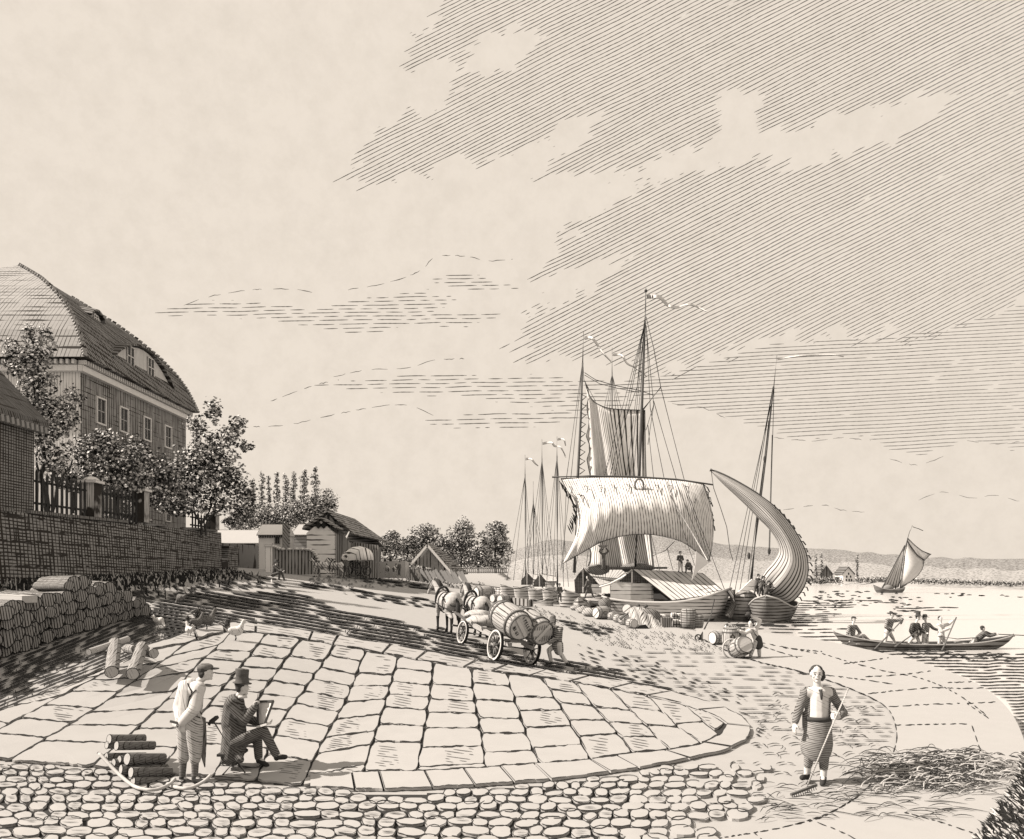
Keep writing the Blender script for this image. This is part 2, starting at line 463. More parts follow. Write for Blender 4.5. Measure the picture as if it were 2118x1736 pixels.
# ================================================================ SETTING
QUAY_OUT = [(1440,1302),(1520,1304),(1600,1311),(1660,1318),(1730,1330),(1800,1345),(1880,1364),(1950,1385),(2000,1404),(2040,1426),(2075,1455),(2100,1488),(2116,1525),(2124,1560),(2122,1600),(2106,1640),(2080,1690),(2050,1740),(2020,1800)]
QUAY_IN = [(1440,1740),(1560,1722),(1640,1706),(1710,1683),(1770,1650),(1820,1600),(1848,1555),(1854,1510),(1832,1462),(1760,1425),(1660,1390),(1570,1369),(1500,1344),(1440,1316)]
SHORE = [(1044,1200),(1075,1208),(1125,1226),(1180,1246),(1240,1262),(1330,1284),(1440,1303)]
_shore = onplane(SHORE, 0); _mid = onplane([(1520,1306),(1600,1314),(1660,1322),(1740,1336),(1850,1362),(1940,1390),(1990,1410),(2030,1434),(2062,1465),(2085,1500),(2100,1560),(2098,1600),(2070,1670),(2030,1740),(1950,1880)], 0)
LAND = np.vstack([_shore[:, :2], _mid[:, :2], [(3.5, 3.0), (3.0, -40), (-400, -40), (-400, 3000), (-4, 3000), (-3, 240)]])
M_GROUND = ink('ground_earth', base=0.98, mottle=.06)
def build_ground():
    ys = np.concatenate([-np.geomspace(60, 3, 14), np.linspace(-2.5, 3, 8), 3.3 * 1.0115 ** np.arange(1, 400)]); ys = np.concatenate([ys, [400, 600, 1000, 2000, 4500]])
    ts = np.concatenate([-np.geomspace(12, 1.02, 24), np.linspace(-1, 1, 460), np.geomspace(1.02, 12, 24)])
    sc_ = np.maximum(np.abs(ys), 6.0)
    X = ts[None, :] * sc_[:, None]; Y = np.broadcast_to(ys[:, None], X.shape)
    Z = gz(X, np.clip(Y, 1, 419))
    Z = np.where((Y > 250), Z * np.clip(1 - (Y - 250) / 300, 0, 1) + 0, Z)
    # exact level copy of the flat foreground, then the river bed
    ok = inpoly(LAND, X, Y)
    Z = np.where(ok, Z, -2.4)
    V = np.c_[X.ravel(), Y.ravel(), Z.ravel()]
    h, w = X.shape; i = np.arange(h - 1)[:, None] * w + np.arange(w - 1)[None]
    F = np.stack([i, i + 1, i + w + 1, i + w], -1).reshape(-1, 4)
    o = link_mesh('ground', V, F.tolist(), M_GROUND, None, True, origin=(0, 0, 0))
    tag(o, kind='structure')
build_ground()

def gproj(lift, k=0.0012):
    def f(P):
        r = ground(P); r[:, 2] += lift + k * r[:, 1]; return r
    return f
def sheet(name, poly, step, lift, mat, keep=None):
    P = np.asarray(poly, float)
    xs = np.arange(P[:, 0].min(), P[:, 0].max() + step, step); ys = np.arange(P[:, 1].min(), P[:, 1].max() + step * .5, step * .5)
    X, Y = np.meshgrid(xs, ys); V = gproj(lift, .0006)(np.c_[X.ravel(), Y.ravel()])
    cx = X[:-1, :-1] + step / 2; cy = Y[:-1, :-1] + step / 4
    ok = inpoly(P, cx, cy)
    if keep is not None: ok &= keep(cx, cy)
    w = len(xs); jj, ii = np.nonzero(ok); a = jj * w + ii
    F = np.c_[a, a + 1, a + w + 1, a + w]
    o = link_mesh(name, V, F.tolist(), mat); tag(o, kind='structure'); return o
def strokes(name, lines, width, mat=None, lift=.012, proj=None, kind='structure', parent=None, **kw):
    V, F = ribbons(lines, width, proj or gproj(lift), **kw)
    o = link_mesh(name, V, F, mat or M_INK, parent)
    if parent is None: tag(o, kind=kind)
    return o

# ---- quay kerb ring: real edge dropping to the water
def build_quay():
    out = onplane(smooth_line(QUAY_OUT, 6), 0.02); inn = onplane(smooth_line(QUAY_IN, 6), 0.02)
    n = 80
    def res(a):
        d = np.r_[0, np.cumsum(np.hypot(*np.diff(a[:, :2], axis=0).T))]; t = np.linspace(0, d[-1], n)
        return np.c_[[np.interp(t, d, a[:, k]) for k in range(3)]].T
    a = res(out[:, :]); b = res(inn[::-1]); lo = a.copy(); lo[:, 2] = -2.2
    nrm = np.gradient(a[:, :2], axis=0); l = np.hypot(*nrm.T); lo[:, 0] += nrm[:, 1] / l * .25 * 1; lo[:, 1] += -nrm[:, 0] / l * .25
    V = np.vstack([a, b, lo]); F = []
    for i in range(n - 1):
        F.append((i, i + 1, n + i + 1, n + i)); F.append((2 * n + i, 2 * n + i + 1, i + 1, i))
    o = link_mesh('quay', V, F, ink('quay_stone', base=1.02, mottle=.05, lines=()), None)
    tag(o, kind='structure')
build_quay()
def dashed(pts, on=14, off=8, wob=1.0, n=10, jitter=.5):
    L = smooth_line(pts, n); d = np.r_[0, np.cumsum(np.hypot(*np.diff(L, axis=0).T))]; out = []; s = 0
    while s < d[-1]:
        e = s + on * (1 + jit(jitter)); t = np.linspace(s, min(e, d[-1]), 5)
        x = np.interp(t, d, L[:, 0]); y = np.interp(t, d, L[:, 1]) + (nrng.random(5) - .5) * wob
        out.append(np.c_[x, y]); s = e + off * (1 + jit(jitter))
    return out
qj = []
qj += dashed(QUAY_IN, 16, 5, 1.2)
mid_arc = [(1700,1352),(1760,1370),(1830,1388),(1900,1402),(1960,1425),(2010,1456),(2040,1480),(2045,1486)]
qj += dashed(mid_arc, 12, 7, 1)
for a in ([(1745,1373),(1800,1366),(1838,1360)], [(1790,1400),(1860,1396),(1925,1388)], [(1650,1392),(1740,1400),(1850,1415)],
          [(1795,1435),(1860,1428),(1930,1422)], [(1838,1462),(1900,1458),(1985,1455)], [(1960,1412),(2010,1410)], [(1930,1422),(1990,1424),(2035,1423)],
          [(1850,1500),(1920,1498),(2000,1497)], [(2000,1455),(2060,1452)], [(2045,1486),(2000,1455)], [(1855,1558),(1920,1556),(2010,1556)],
          [(2010,1500),(2020,1530),(2030,1560)], [(2010,1556),(2070,1560),(2115,1568)], [(2030,1562),(2032,1600),(2030,1640)], [(1690,1700),(1760,1730),(1800,1760)],
          [(1870,1680),(1960,1705),(2060,1740)], [(1770,1650),(1700,1690),(1640,1706)], [(1560,1722),(1600,1760)], [(1620,1340),(1700,1348)], [(1560,1330),(1600,1345),(1650,1360)],
          [(1500,1310),(1580,1330),(1690,1352)]):
    qj += dashed(a, 15, 6, 1.4)
strokes('quay_joints', qj, 2.4, lift=.030, proj=lambda P: onplane(P, .026))
# fine lines where the cobbles fade into the quay
CH_POLY = [(1440,1340),(1560,1372),(1660,1394),(1760,1428),(1830,1464),(1850,1510),(1844,1545),(1700,1545),(1560,1500),(1530,1470),(1440,1440),(1330,1400),(1250,1370),(1340,1345)]
fl = hatch(CH_POLY, -1, 9.0, 1.0, dash=(14, 55), minlen=8, keep=lambda x, y: fbm(x / 30, y / 8) > .40)
strokes('paving_grain', fl, 1.6, ink('faint_line', base=.36, mottle=.2), lift=.010)
# stipple of the sandy shore
pts = []
SAND = [(1005,1248),(1080,1246),(1130,1262),(1240,1288),(1330,1306),(1440,1312),(1500,1350),(1440,1352),(1340,1348),(1250,1335),(1180,1300),(1090,1275)]
for _ in range(5200):
    x = rnd.uniform(1000, 1520); y = rnd.uniform(1244, 1355)
    if inpoly(SAND, x, y) and rnd.random() < .30: pts.append(np.array([(x - 1.1, y), (x + 1.1, y + .2)]))
for _ in range(900):
    x = rnd.uniform(640, 1000); y = rnd.uniform(1186, 1216)
    if rnd.random() < .35 and y > 1184 + (x - 640) * .06: pts.append(np.array([(x - 1.5, y), (x + 1.5, y)]))
strokes('sand_grain', pts, 1.9, ink('sand_dot', base=.3), lift=.012, taper=False)
# dashes of the path around the pavement's tip
PATH = [(1190,1330),(1300,1352),(1440,1400),(1560,1450),(1600,1520),(1560,1560),(1560,1500),(1500,1455),(1400,1425),(1290,1395),(1200,1370)]
pd = hatch(PATH, -14, 7.5, 3.5, dash=(8, 26), minlen=6, keep=lambda x, y: fbm(x / 14, y / 9) > .47)
strokes('path_ruts', pd, 2.6, lift=.012)

# ---- trodden road with ruts, house and cart shadows hatched in dark
R1 = [(330,1240),(414,1222),(470,1228),(600,1222),(655,1240),(700,1262),(790,1275),(850,1292),(920,1302),(1000,1330),(1100,1362),(1180,1366),(1290,1390),(1430,1442),(1350,1424),(1240,1405),(1120,1388),(1000,1372),(880,1350),(760,1328),(650,1310),(560,1296),(480,1290),(420,1300),(370,1318),(300,1352),(160,1404),(0,1480),(-80,1510),(-80,1390),(0,1368),(60,1350),(290,1275)]
R2 = [(560,1208),(640,1205),(700,1212),(800,1230),(900,1243),(930,1256),(915,1264),(860,1257),(780,1243),(700,1230),(640,1222)]
R3 = [(740,1196),(820,1203),(900,1214),(905,1223),(820,1216),(750,1204)]
R4 = [(240,1212),(480,1190),(560,1206),(600,1216),(440,1226),(330,1242),(290,1275),(270,1240)]
R5 = [(1150,1284),(1200,1290),(1277,1303),(1272,1312),(1235,1318),(1180,1304)]  # cast shadow of the cart, hatched onto the ground
hole = lambda x, y: (fbm(x / 160, y / 8) < .80) | (x < 560)
split = lambda x, y: (x * .30 + y) > 1392
rl = hatch([p for p in R1], -9.5, 6.1, 1.2, dash=(60, 240), keep=lambda x, y: hole(x, y) & ((x > 330) | (y < 1290)) & ~inpoly([(650,1236),(760,1252),(915,1284),(960,1300),(860,1290),(720,1262)], x, y))
rl2 = hatch([(-80,1390),(0,1366),(60,1352),(290,1275),(340,1250),(420,1300),(370,1318),(300,1352),(160,1404),(0,1480),(-80,1510)], 22, 6.3, 1.6, dash=(30, 110))
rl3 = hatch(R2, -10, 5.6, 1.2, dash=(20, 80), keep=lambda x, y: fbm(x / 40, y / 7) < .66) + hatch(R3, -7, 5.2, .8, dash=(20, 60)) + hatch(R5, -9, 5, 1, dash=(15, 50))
rl4 = hatch(R4, -16, 5.4, 3, dash=(8, 34), minlen=4, keep=lambda x, y: fbm(x / 9, y / 5) > .32)
rl5 = hatch([(-80,1215),(240,1210),(330,1242),(290,1275),(60,1352),(0,1368),(-80,1392)], -12, 5.6, 2, dash=(20, 80))
strokes('road_ruts_and_shade', rl + rl3 + rl5, 3.1, lift=.014)  # ruts together with the painted shadows of house and cart
strokes('side_shade_brambles', rl2 + rl4, 3.5, lift=.014)  # house shade at left drawn as strokes, with brambles under the wall
# short cross strokes that deepen the shade drawn on the road
cr = []
for _ in range(2600):
    x = rnd.uniform(-60, 1400); y = rnd.uniform(1212, 1500)
    if inpoly(R1, x, y) and fbm(x / 70, y / 11) < .6 and fbm(x / 25, y / 9) > .42: cr.append(np.array([(x, y), (x + jit(1.5), y + 3.2), (x + jit(2), y + 6.4)]))
strokes('road_shade_crosshatch', cr, 2.3, lift=.017)
# rough weeds and brambles at the foot of the garden wall
# (see 30_plants)

# ---- slabs
COLS = [
 [(120,1424),(60,1450),(-40,1492),(-90,1510)],
 [(300,1352),(160,1426),(0,1512),(-90,1562)],
 [(385,1335),(340,1370),(261,1425),(217,1460),(100,1530),(20,1578)],
 [(480,1309),(465,1331),(412,1372),(357,1439),(286,1510),(190,1590)],
 [(550,1314),(504,1376),(450,1440),(400,1504),(330,1603)],
 [(622,1325),(589,1370),(540,1440),(490,1520),(440,1612)],
 [(692,1337),(671,1370),(630,1430),(575,1504),(530,1619)],
 [(757,1350),(742,1387),(710,1468),(665,1540),(625,1630)],
 [(823,1362),(803,1438),(776,1524),(752,1600)],
 [(897,1374),(885,1470),(870,1556),(862,1600)],
 [(975,1387),(979,1438),(994,1517),(1004,1592)],
 [(1049,1397),(1069,1466),(1100,1552),(1116,1584)],
 [(1120,1405),(1158,1462),(1205,1544),(1221,1576)],
 [(1190,1416),(1233,1470),(1284,1528),(1307,1562)],
 [(1262,1429),(1315,1485),(1385,1556)],
 [(1340,1444),(1408,1515),(1451,1543)],
 [(1415,1462),(1487,1524)],
 [(1470,1482),(1502,1503)]]
LEFTFIX = {0: [(0,1478)], }
def cellpoly(a, b, c, d, inset, rough, step=9):
    """a top-left, b top-right, c bottom-right, d bottom-left"""
    P = np.array([a, b, c, d], float); ctr = P.mean(0); out = []
    for i in range(4):
        p, q = P[i], P[(i + 1) % 4]; L = np.hypot(*(q - p)); m = max(3, int(L / step))
        for k in range(m):
            t = (k + .0) / m
            w = p * (1 - t) + q * t
            if k == 0: w = w + (ctr - w) * min(.08, 3.4 / (np.hypot(*(ctr - w)) + 1))    # rounded corner
            out.append(w + (nrng.random(2) - .5) * rough)
    out = np.array(out); v = ctr - out; l = np.hypot(v[:, 0], v[:, 1])[:, None]
    return out + v / l * inset * np.array([1.0, 1.15])
class Stones:
    def __init__(s): s.v = []; s.f = []; s.n = 0
    def add(s, poly, lift, depth, dome=0.0):
        top = gproj(lift, .0006)(poly); bot = top.copy(); bot[:, 2] -= depth; k = len(top)
        c = top.mean(0); c[2] += dome
        s.v += [top, bot, c[None]]; b = s.n
        for i in range(k):
            j = (i + 1) % k
            s.f.append((b + i, b + j, b + 2 * k)); s.f.append((b + j, b + i, b + k + i, b + k + j))
        s.n += 2 * k + 1
    def build(s, name, mat):
        o = link_mesh(name, np.vstack(s.v), s.f, mat)
        bm = bmesh.new(); bm.from_mesh(o.data); bmesh.ops.recalc_face_normals(bm, faces=bm.faces[:]); bm.to_mesh(o.data); bm.free()
        tag(o, kind='structure'); return o
SL = Stones(); grain = []; joints = []
def along(poly, t):
    P = np.asarray(poly, float); d = np.r_[0, np.cumsum(np.hypot(*np.diff(P, axis=0).T))]
    return np.array([np.interp(t * d[-1], d, P[:, 0]), np.interp(t * d[-1], d, P[:, 1])])
for ci in range(len(COLS) - 1):
    A, B = COLS[ci], COLS[ci + 1]
    h = abs(A[-1][1] - A[0][1]); rows = []; y = 0
    H = .5 * (abs(A[-1][1] - A[0][1]) + abs(B[-1][1] - B[0][1]))
    while y < H:
        yy = A[0][1] + y; st = 22 + (yy - 1330) * .085
        rows.append(y / H); y += st * (1 + jit(.16))
    if 1 - rows[-1] < .5 * st / H and len(rows) > 2: rows.pop()
    rows.append(1.0)
    if ci % 2: rows = [rows[0]] + [min(.99, r + .35 * st / H) if 0 < i < len(rows) - 1 else r for i, r in enumerate(rows[1:], 1)]
    rows = sorted(set(rows))
    for r0, r1 in zip(rows[:-1], rows[1:]):
        if (r1 - r0) * H < 6: continue
        e0, e1 = r0 + jit(.004), r1
        a, b, c, d = along(A, r0), along(B, r0), along(B, r1), along(A, r1)
        cp = cellpoly(a, b, c, d, 1.35, 2.2); SL.add(cp, .035, .03)
        for q in range(0, len(cp), 5):
            if rnd.random() < .8: joints.append(np.array([cp[(q + w_) % len(cp)] + (nrng.random(2) - .5) * 1.5 for w_ in range(rnd.randint(4, 7))]))
        if rnd.random() < .42:
            ctr = (a + b + c + d) / 4; q = .72; hp = [tuple(ctr + (p - ctr) * q) for p in (a, b, c, d)]
            side = rnd.choice((-1, 1)); wd = abs(b[0] - a[0])
            grain += hatch(hp, -8 + jit(3), 5.2 + jit(.8), .8, dash=(20, 60), minlen=10, keep=lambda x, y: ((x - ctr[0]) * side < wd * .12) & (fbm(x / 20, y / 6) > .35))
# kerb stones along the upper and lower rim
KT_O = [(300,1340),(370,1318),(420,1300),(480,1290),(560,1296),(650,1310),(760,1328),(880,1350),(1000,1372),(1120,1388),(1240,1405),(1350,1424),(1450,1450),(1500,1467),(1535,1486),(1553,1507)]
KT_I = [(310,1348),(385,1335),(430,1318),(480,1308),(560,1314),(650,1329),(740,1345),(823,1361),(897,1373),(975,1386),(1049,1396),(1120,1404),(1190,1415),(1262,1428),(1340,1443),(1415,1461),(1470,1481),(1503,1502)]
KB_O = [(1553,1507),(1554,1520),(1543,1537),(1500,1558),(1420,1576),(1300,1598),(1150,1618),(1000,1630),(862,1638),(752,1640),(640,1634)]
KB_I = [(1503,1502),(1489,1524),(1452,1544),(1386,1557),(1308,1563),(1222,1577),(1117,1585),(1005,1593),(862,1601),(752,1602),(640,1606)]
kj = []
for O, I, cnt in ((KT_O, KT_I, 15), (KB_O, KB_I, 11)):
    ts = np.linspace(0, 1, cnt + 1) + np.r_[0, (nrng.random(cnt - 1) - .5) * .5 / cnt, 0]
    for t0, t1 in zip(ts[:-1], ts[1:]):
        tm = (t0 + t1) / 2
        P = [along(O, t0), along(O, tm), along(O, t1), along(I, t1), along(I, tm), along(I, t0)]
        ctr = sum(P) / 6; oo = [along(O, t0 + (t1 - t0) * q / 8) for q in range(9)]; ii = [along(I, t1 + (t0 - t1) * q / 8) for q in range(9)]
        c0 = np.array(oo + ii); v_ = ctr - c0; l_ = np.hypot(v_[:, 0], v_[:, 1])[:, None]; c0 = c0 + v_ / l_ * np.array([2.5, 1.8]) + (nrng.random(c0.shape) - .5) * 1.3
        SL.add(c0, .045, .04)
        for q in range(0, len(c0), 3):
            if rnd.random() < .75: kj.append(np.array([c0[(q + w_) % len(c0)] + (nrng.random(2) - .5) * 1.2 for w_ in range(4)]))
        if cnt == 15 and t0 < .8: grain += hatch([tuple(P[0]), tuple(P[2]), tuple(P[3]), tuple(P[5])], -9, 5, .8, dash=(20, 60), keep=lambda x, y: fbm(x / 30, y / 5) > .45)
strokes('kerb_joints', kj, 1.7, proj=gproj(.049, .0006))
M_SLAB = ink('slab_stone', base=1.02, mottle=.07)
M_BED = ink('joint_dirt', base=.10, mottle=.3)
SL.build('pavement', M_SLAB)
strokes('pavement_joints', joints, 1.7, proj=gproj(.039, .0006))
BED = KT_O + KB_O[1:] + [(530,1624),(440,1614),(330,1605),(190,1592),(20,1580),(-90,1566),(-90,1505),(-20,1486),(0,1478),(120,1420)]
BED = [(700 + (a - 700) * .990, 1470 + (b - 1470) * .975) for a, b in BED]
sheet('pavement_bed', BED, 6, .006, M_BED)
M_THIN = ink('thin_line', base=.42, mottle=.2)
strokes('slab_grain', grain, 1.25, M_THIN, lift=.046, proj=gproj(.040, .0008))

# ---- cobbles
CB = Stones(); cg = []; cr_rim = []; y = 1592.0; r = 0
COB = [(-90,1572),(20,1586),(190,1598),(330,1611),(440,1620),(530,1630),(640,1641),(752,1647),(862,1645),(1000,1637),(1150,1625),(1300,1606),(1420,1584),(1510,1566),(1575,1540),(1640,1590),(1600,1650),(1530,1700),(1480,1750),(1440,1800),(-90,1800)]
while y < 1800:
    s = 13.2 + (y - 1590) * .060; w = s * 2.35; x = -90 + (r % 2) * w * .5 + jit(6)
    while x < 1660:
        ww = w * rnd.uniform(.62, 1.18); cx, cy = x + ww / 2, y + jit(s * .17)
        if inpoly(COB, cx, cy) and (cx < 1330 or rnd.random() < 1.25 - (cx - 1330) / 330):
            hw, hh = ww * .50 - .6, s * rnd.uniform(.43, .54) - .4; n = 13; P = []; k1 = rnd.uniform(0, 6)
            for q in range(n):
                t = 2 * math.pi * q / n; e = .90
                px = math.copysign(abs(math.cos(t)) ** e, math.cos(t)) * hw; py = math.copysign(abs(math.sin(t)) ** e, math.sin(t)) * hh
                g = 1 + .13 * math.sin(2 * t + k1) + jit(.07)
                P.append((cx + px * g, cy + py * g))
            lf_ = .03 + jit(.005); CB.add(np.array(P), lf_, .04, .003)
            if True:
                a0 = rnd.randrange(n); cnt = rnd.randint(6, 12) if cx > 1290 else rnd.randint(11, 15); cr_rim.append(np.array([P[(a0 + q) % n] for q in range(cnt)]))
            if (cx < 800 or rnd.random() < .3) and rnd.random() < .62:
                for q in range(rnd.randint(1, 3)):
                    yy = cy + hh * rnd.uniform(-.6, .65); x0 = cx - hw * rnd.uniform(.3, .8); x1 = cx + hw * rnd.uniform(.1, .8)
                    cg.append(np.array([(x0, yy), ((x0 + x1) / 2, yy + .6), (x1, yy + .3)]))
        x += ww
    y += s * .90; r += 1
CB.build('cobblestones', ink('cobble_stone', base=1.02, mottle=.08))
strokes('cobble_rims', cr_rim, 1.5, proj=gproj(.037, .0006), taper=False)
COBI = [(-90,1572),(20,1586),(190,1598),(330,1611),(440,1620),(530,1630),(640,1641),(752,1647),(862,1645),(1000,1637),(1150,1625),(1290,1607),(1330,1640),(1370,1700),(1340,1750),(1340,1800),(-90,1800)]
sheet('cobble_bed', COBI, 7, .004, M_BED)
strokes('cobble_grain', cg, 1.0, M_THIN, proj=gproj(.047, .0006))
# worn cobbles at the right, only their broken rims show
wc = []; y = 1430.0; r = 0
WCP = [(1555,1500),(1600,1440),(1700,1430),(1800,1470),(1840,1520),(1830,1575),(1780,1630),(1700,1680),(1560,1715),(1400,1736),(1440,1700),(1500,1640),(1490,1596),(1545,1560)]
while y < 1740:
    s = 13 + (y - 1430) * .055; w = s * 2.2; x = 1350 + (r % 2) * w * .5
    while x < 1860:
        cx, cy = x + jit(4), y + jit(2)
        if inpoly(WCP, cx, cy) and rnd.random() < .78:
            a0 = rnd.uniform(170, 230); a1 = a0 + rnd.uniform(90, 190); k = np.radians(np.linspace(a0, a1, 9))
            L = np.c_[cx + np.cos(k) * w * .42, cy + np.sin(k) * s * .36] + (nrng.random((9, 2)) - .5) * 1.6
            wc.append(L[:5]);
            if rnd.random() < .7: wc.append(L[5:])
        x += w * rnd.uniform(.8, 1.15)
    y += s * .95; r += 1
strokes('worn_cobbles', wc, 2.0, lift=.02)

# ---- water, ripples
wm, wnt, wp = _new('river_water')
wp.inputs['Base Color'].default_value = (.50, .49, .48, 1); wp.inputs['Roughness'].default_value = .22
wp.inputs['Specular IOR Level'].default_value = .5
wn = wnt.nodes.new('ShaderNodeTexNoise'); wn.inputs['Scale'].default_value = 1.1; wn.inputs['Detail'].default_value = 4
wtc = wnt.nodes.new('ShaderNodeTexCoord'); wmp = wnt.nodes.new('ShaderNodeMapping'); wmp.inputs['Scale'].default_value = (.35, 1.2, 1)
wbp = wnt.nodes.new('ShaderNodeBump'); wbp.inputs['Strength'].default_value = .25; wbp.inputs['Distance'].default_value = .08
wnt.links.new(wtc.outputs['Object'], wmp.inputs[0]); wnt.links.new(wmp.outputs[0], wn.inputs['Vector']); wnt.links.new(wn.outputs['Fac'], wbp.inputs['Height'])
wnt.links.new(wbp.outputs[0], wp.inputs['Normal'])
WZ = -0.8
o = link_mesh('water', [(-60, 2, WZ), (900, 2, WZ), (900, 700, WZ), (-60, 700, WZ)], [(0, 1, 2, 3)], wm, None, origin=(0, 0, WZ)); tag(o, kind='structure')
wl = []
for poly, sp, ds, thr in (
    ([(1480,1262),(1680,1240),(1840,1242),(1850,1248),(1700,1262),(1760,1272),(1640,1300),(1500,1300)], 4.6, (20, 90), .62),
    ([(1500,1290),(1700,1283),(1860,1266),(1700,1290),(1760,1300),(1800,1340),(1700,1326),(1600,1309)], 7.5, (20, 90), .66),
    ([(1740,1325),(1900,1338),(2060,1352),(2130,1345),(2130,1560),(2080,1450),(2000,1403),(1900,1368),(1800,1346)], 6.4, (40, 200), .93),
    ([(1960,1352),(2130,1340),(2130,1400),(2060,1420),(1990,1398)], 6.0, (20, 60), .3),
    ([(1850,1255),(1990,1255),(1980,1262),(1850,1266)], 5, (30, 90), .8)):
    wl += hatch(poly, 0, sp, 1.4, dash=ds, minlen=10, keep=lambda x, y, q=thr: fbm(x / 60, y / 6) < q, wfreq=30)
strokes('water_ripples', wl, 2.0, proj=lambda P: onplane(P, WZ + .02))
wr = []
for x0, x1, y0, y1, c in ((1675,1740,1222,1262,46), (1740,1860,1222,1248,26), (1830,1905,1236,1278,30), (1900,2118,1226,1236,16)):
    for _ in range(c):
        x = rnd.uniform(x0, x1); yy = rnd.uniform(y0, y1); l = rnd.uniform(4, 13); wr.append(np.array([(x, yy), (x + l / 2, yy + jit(.8)), (x + l, yy)]))
for k in range(60):                                                     # the towing wash round the skiff
    x = rnd.uniform(1725, 2100); yy = 1338 + (x - 1725) * .045 + rnd.uniform(-2, 16); l = rnd.uniform(8, 26)
    wr.append(np.array([(x, yy), (x + l * .3, yy + jit(2)), (x + l * .6, yy + jit(2)), (x + l, yy + jit(1))]))
strokes('water_dashes', wr, 2.3, proj=lambda P: onplane(P, WZ + .024))  # short dark dashes lying on the water

# ---- far bank and hills
def build_hills():
    px = np.linspace(960, 2360, 120)
    shore_y = np.interp(px, [960, 1340, 1660, 1900, 2118, 2360], [1203, 1204, 1207, 1214, 1221, 1229])
    ridge = np.interp(px, [960,1060,1110,1150,1200,1260,1340,1400,1440,1500,1560,1620,1700,1780,1850,1960,2118,2360], [1150,1142,1124,1117,1122,1128,1112,1112,1118,1128,1134,1137,1136,1143,1150,1155,1159,1164])
    Ys = (CH - WZ) * FX / (shore_y - HY)
    rows = []
    prof = [(0, 0), (.02, .03), (.22, .10), (.42, .42), (.62, .72), (.82, .93), (1.0, 1.0), (1.12, .9), (1.5, -.2)]
    for k, (t, h) in enumerate(prof):
        Y = Ys * (1 + 1.6 * t)
        zr = CH - (ridge - HY) * (Ys * 2.6) / FX
        z = WZ + (zr - WZ) * h + (vnoise(px / 25., np.full_like(px, k * 3.)) - .5) * (0 if k < 1 else .7 + 1.2 * h)
        rows.append(np.c_[(px - CX) * Y / FX, Y, z])
    V = np.vstack(rows); n = len(px); F = []; mi = []
    for k in range(len(prof) - 1):
        for i in range(n - 1):
            F.append((k * n + i, k * n + i + 1, (k + 1) * n + i + 1, (k + 1) * n + i)); mi.append(0 if k < 1 else (1 if k < 3 else 2))
    o = link_mesh('hills', V, F, [ink('far_bank', base=1.0), ink('far_field', base=.95, dots=(1.15, .37), coord='Object'), ink('far_wood', base=.8, dots=(1.25, .46))], None, True, mi, origin=(0, 0, 0))
    tag(o, kind='structure')
build_hills()

# ---- clouds: engraved strokes high on a dome
def dome(P, R=2600.0):
    P = np.asarray(P, float); d = np.c_[P[:, 0] - CX, np.full(len(P), FX), -(P[:, 1] - HY)]
    d /= np.linalg.norm(d, axis=1)[:, None]; return d * R + np.array([0, 0, CH])
def cloud(lines, w): return strokes('cloud', lines, w, mat=M_CLOUD, proj=dome)
M_CLOUD = ink('cloud_line', base=.55, mottle=.25)
def ragged(poly, amp=26, sc=45):
    P = np.asarray(poly, float)
    def f(x, y):
        a = (fbm(x / sc + y / (sc * 2.2), y / (sc * .55) - x / (sc * 3), 4) - .5) * 2 * amp
        b = (fbm(x / sc + 40, y / sc + 11, 3) - .5) * 2 * amp
        c = (vnoise(x / 90 + 5, (x * .5 + y) * .31) - .5) * 2 * amp * .9
        return inpoly(P, x + a + c, y + b - c * .5)
    return f
K1 = [(938,-60),(900,45),(850,95),(828,152),(890,128),(965,150),(915,215),(890,240),(800,262),(740,315),(690,372),(790,382),(900,345),(1000,330),(1150,290),(1120,360),(1230,350),(1390,362),(1280,402),(1180,465),(1110,560),(1160,560),(1090,650),(1055,715),(1110,752),(1200,740),(1360,780),(1480,745),(1580,715),(1700,690),(1900,690),(2040,655),(2200,600),(2200,-60)]
HOLES = [[(960,125),(1000,85),(1060,50),(1130,80),(1080,118),(1000,160)], [(1130,310),(1170,250),(1245,232),(1215,290),(1160,330)],
         [(1300,385),(1370,325),(1480,300),(1500,190),(1590,200),(1560,262),(1640,275),(1720,240),(1830,228),(1870,195),(1990,198),(1900,262),(1800,310),(1700,325),(1640,355),(1570,318),(1480,352)],
         [(1110,585),(1180,555),(1300,540),(1240,580),(1150,640)]]
hs = [ragged(h, 22, 24) for h in HOLES]; k1 = ragged(K1, 40, 34)
cloud(hatch([(640,-60),(2200,-60),(2200,800),(640,800)], 27, 7.5, 2.0, dash=(700, 4000), wfreq=140, minlen=10, keep=lambda x, y: k1(x, y) & ~np.any([h(x, y) for h in hs], axis=0)), 1.65)
K2 = [(1260,800),(1360,770),(1580,712),(1900,690),(2040,655),(2200,600),(2200,930),(2000,915),(1900,948),(1830,920),(1790,900),(1640,905),(1550,880),(1480,850),(1390,838),(1300,820)]
k2 = ragged(K2, 14, 50)
cloud(hatch([(1200,600),(2200,600),(2200,980),(1200,980)], 3, 7.6, 1.4, dash=(200, 900), wfreq=120, minlen=12, keep=lambda x, y: k2(x, y) & ~inpoly(K1, x, y)), 1.6)
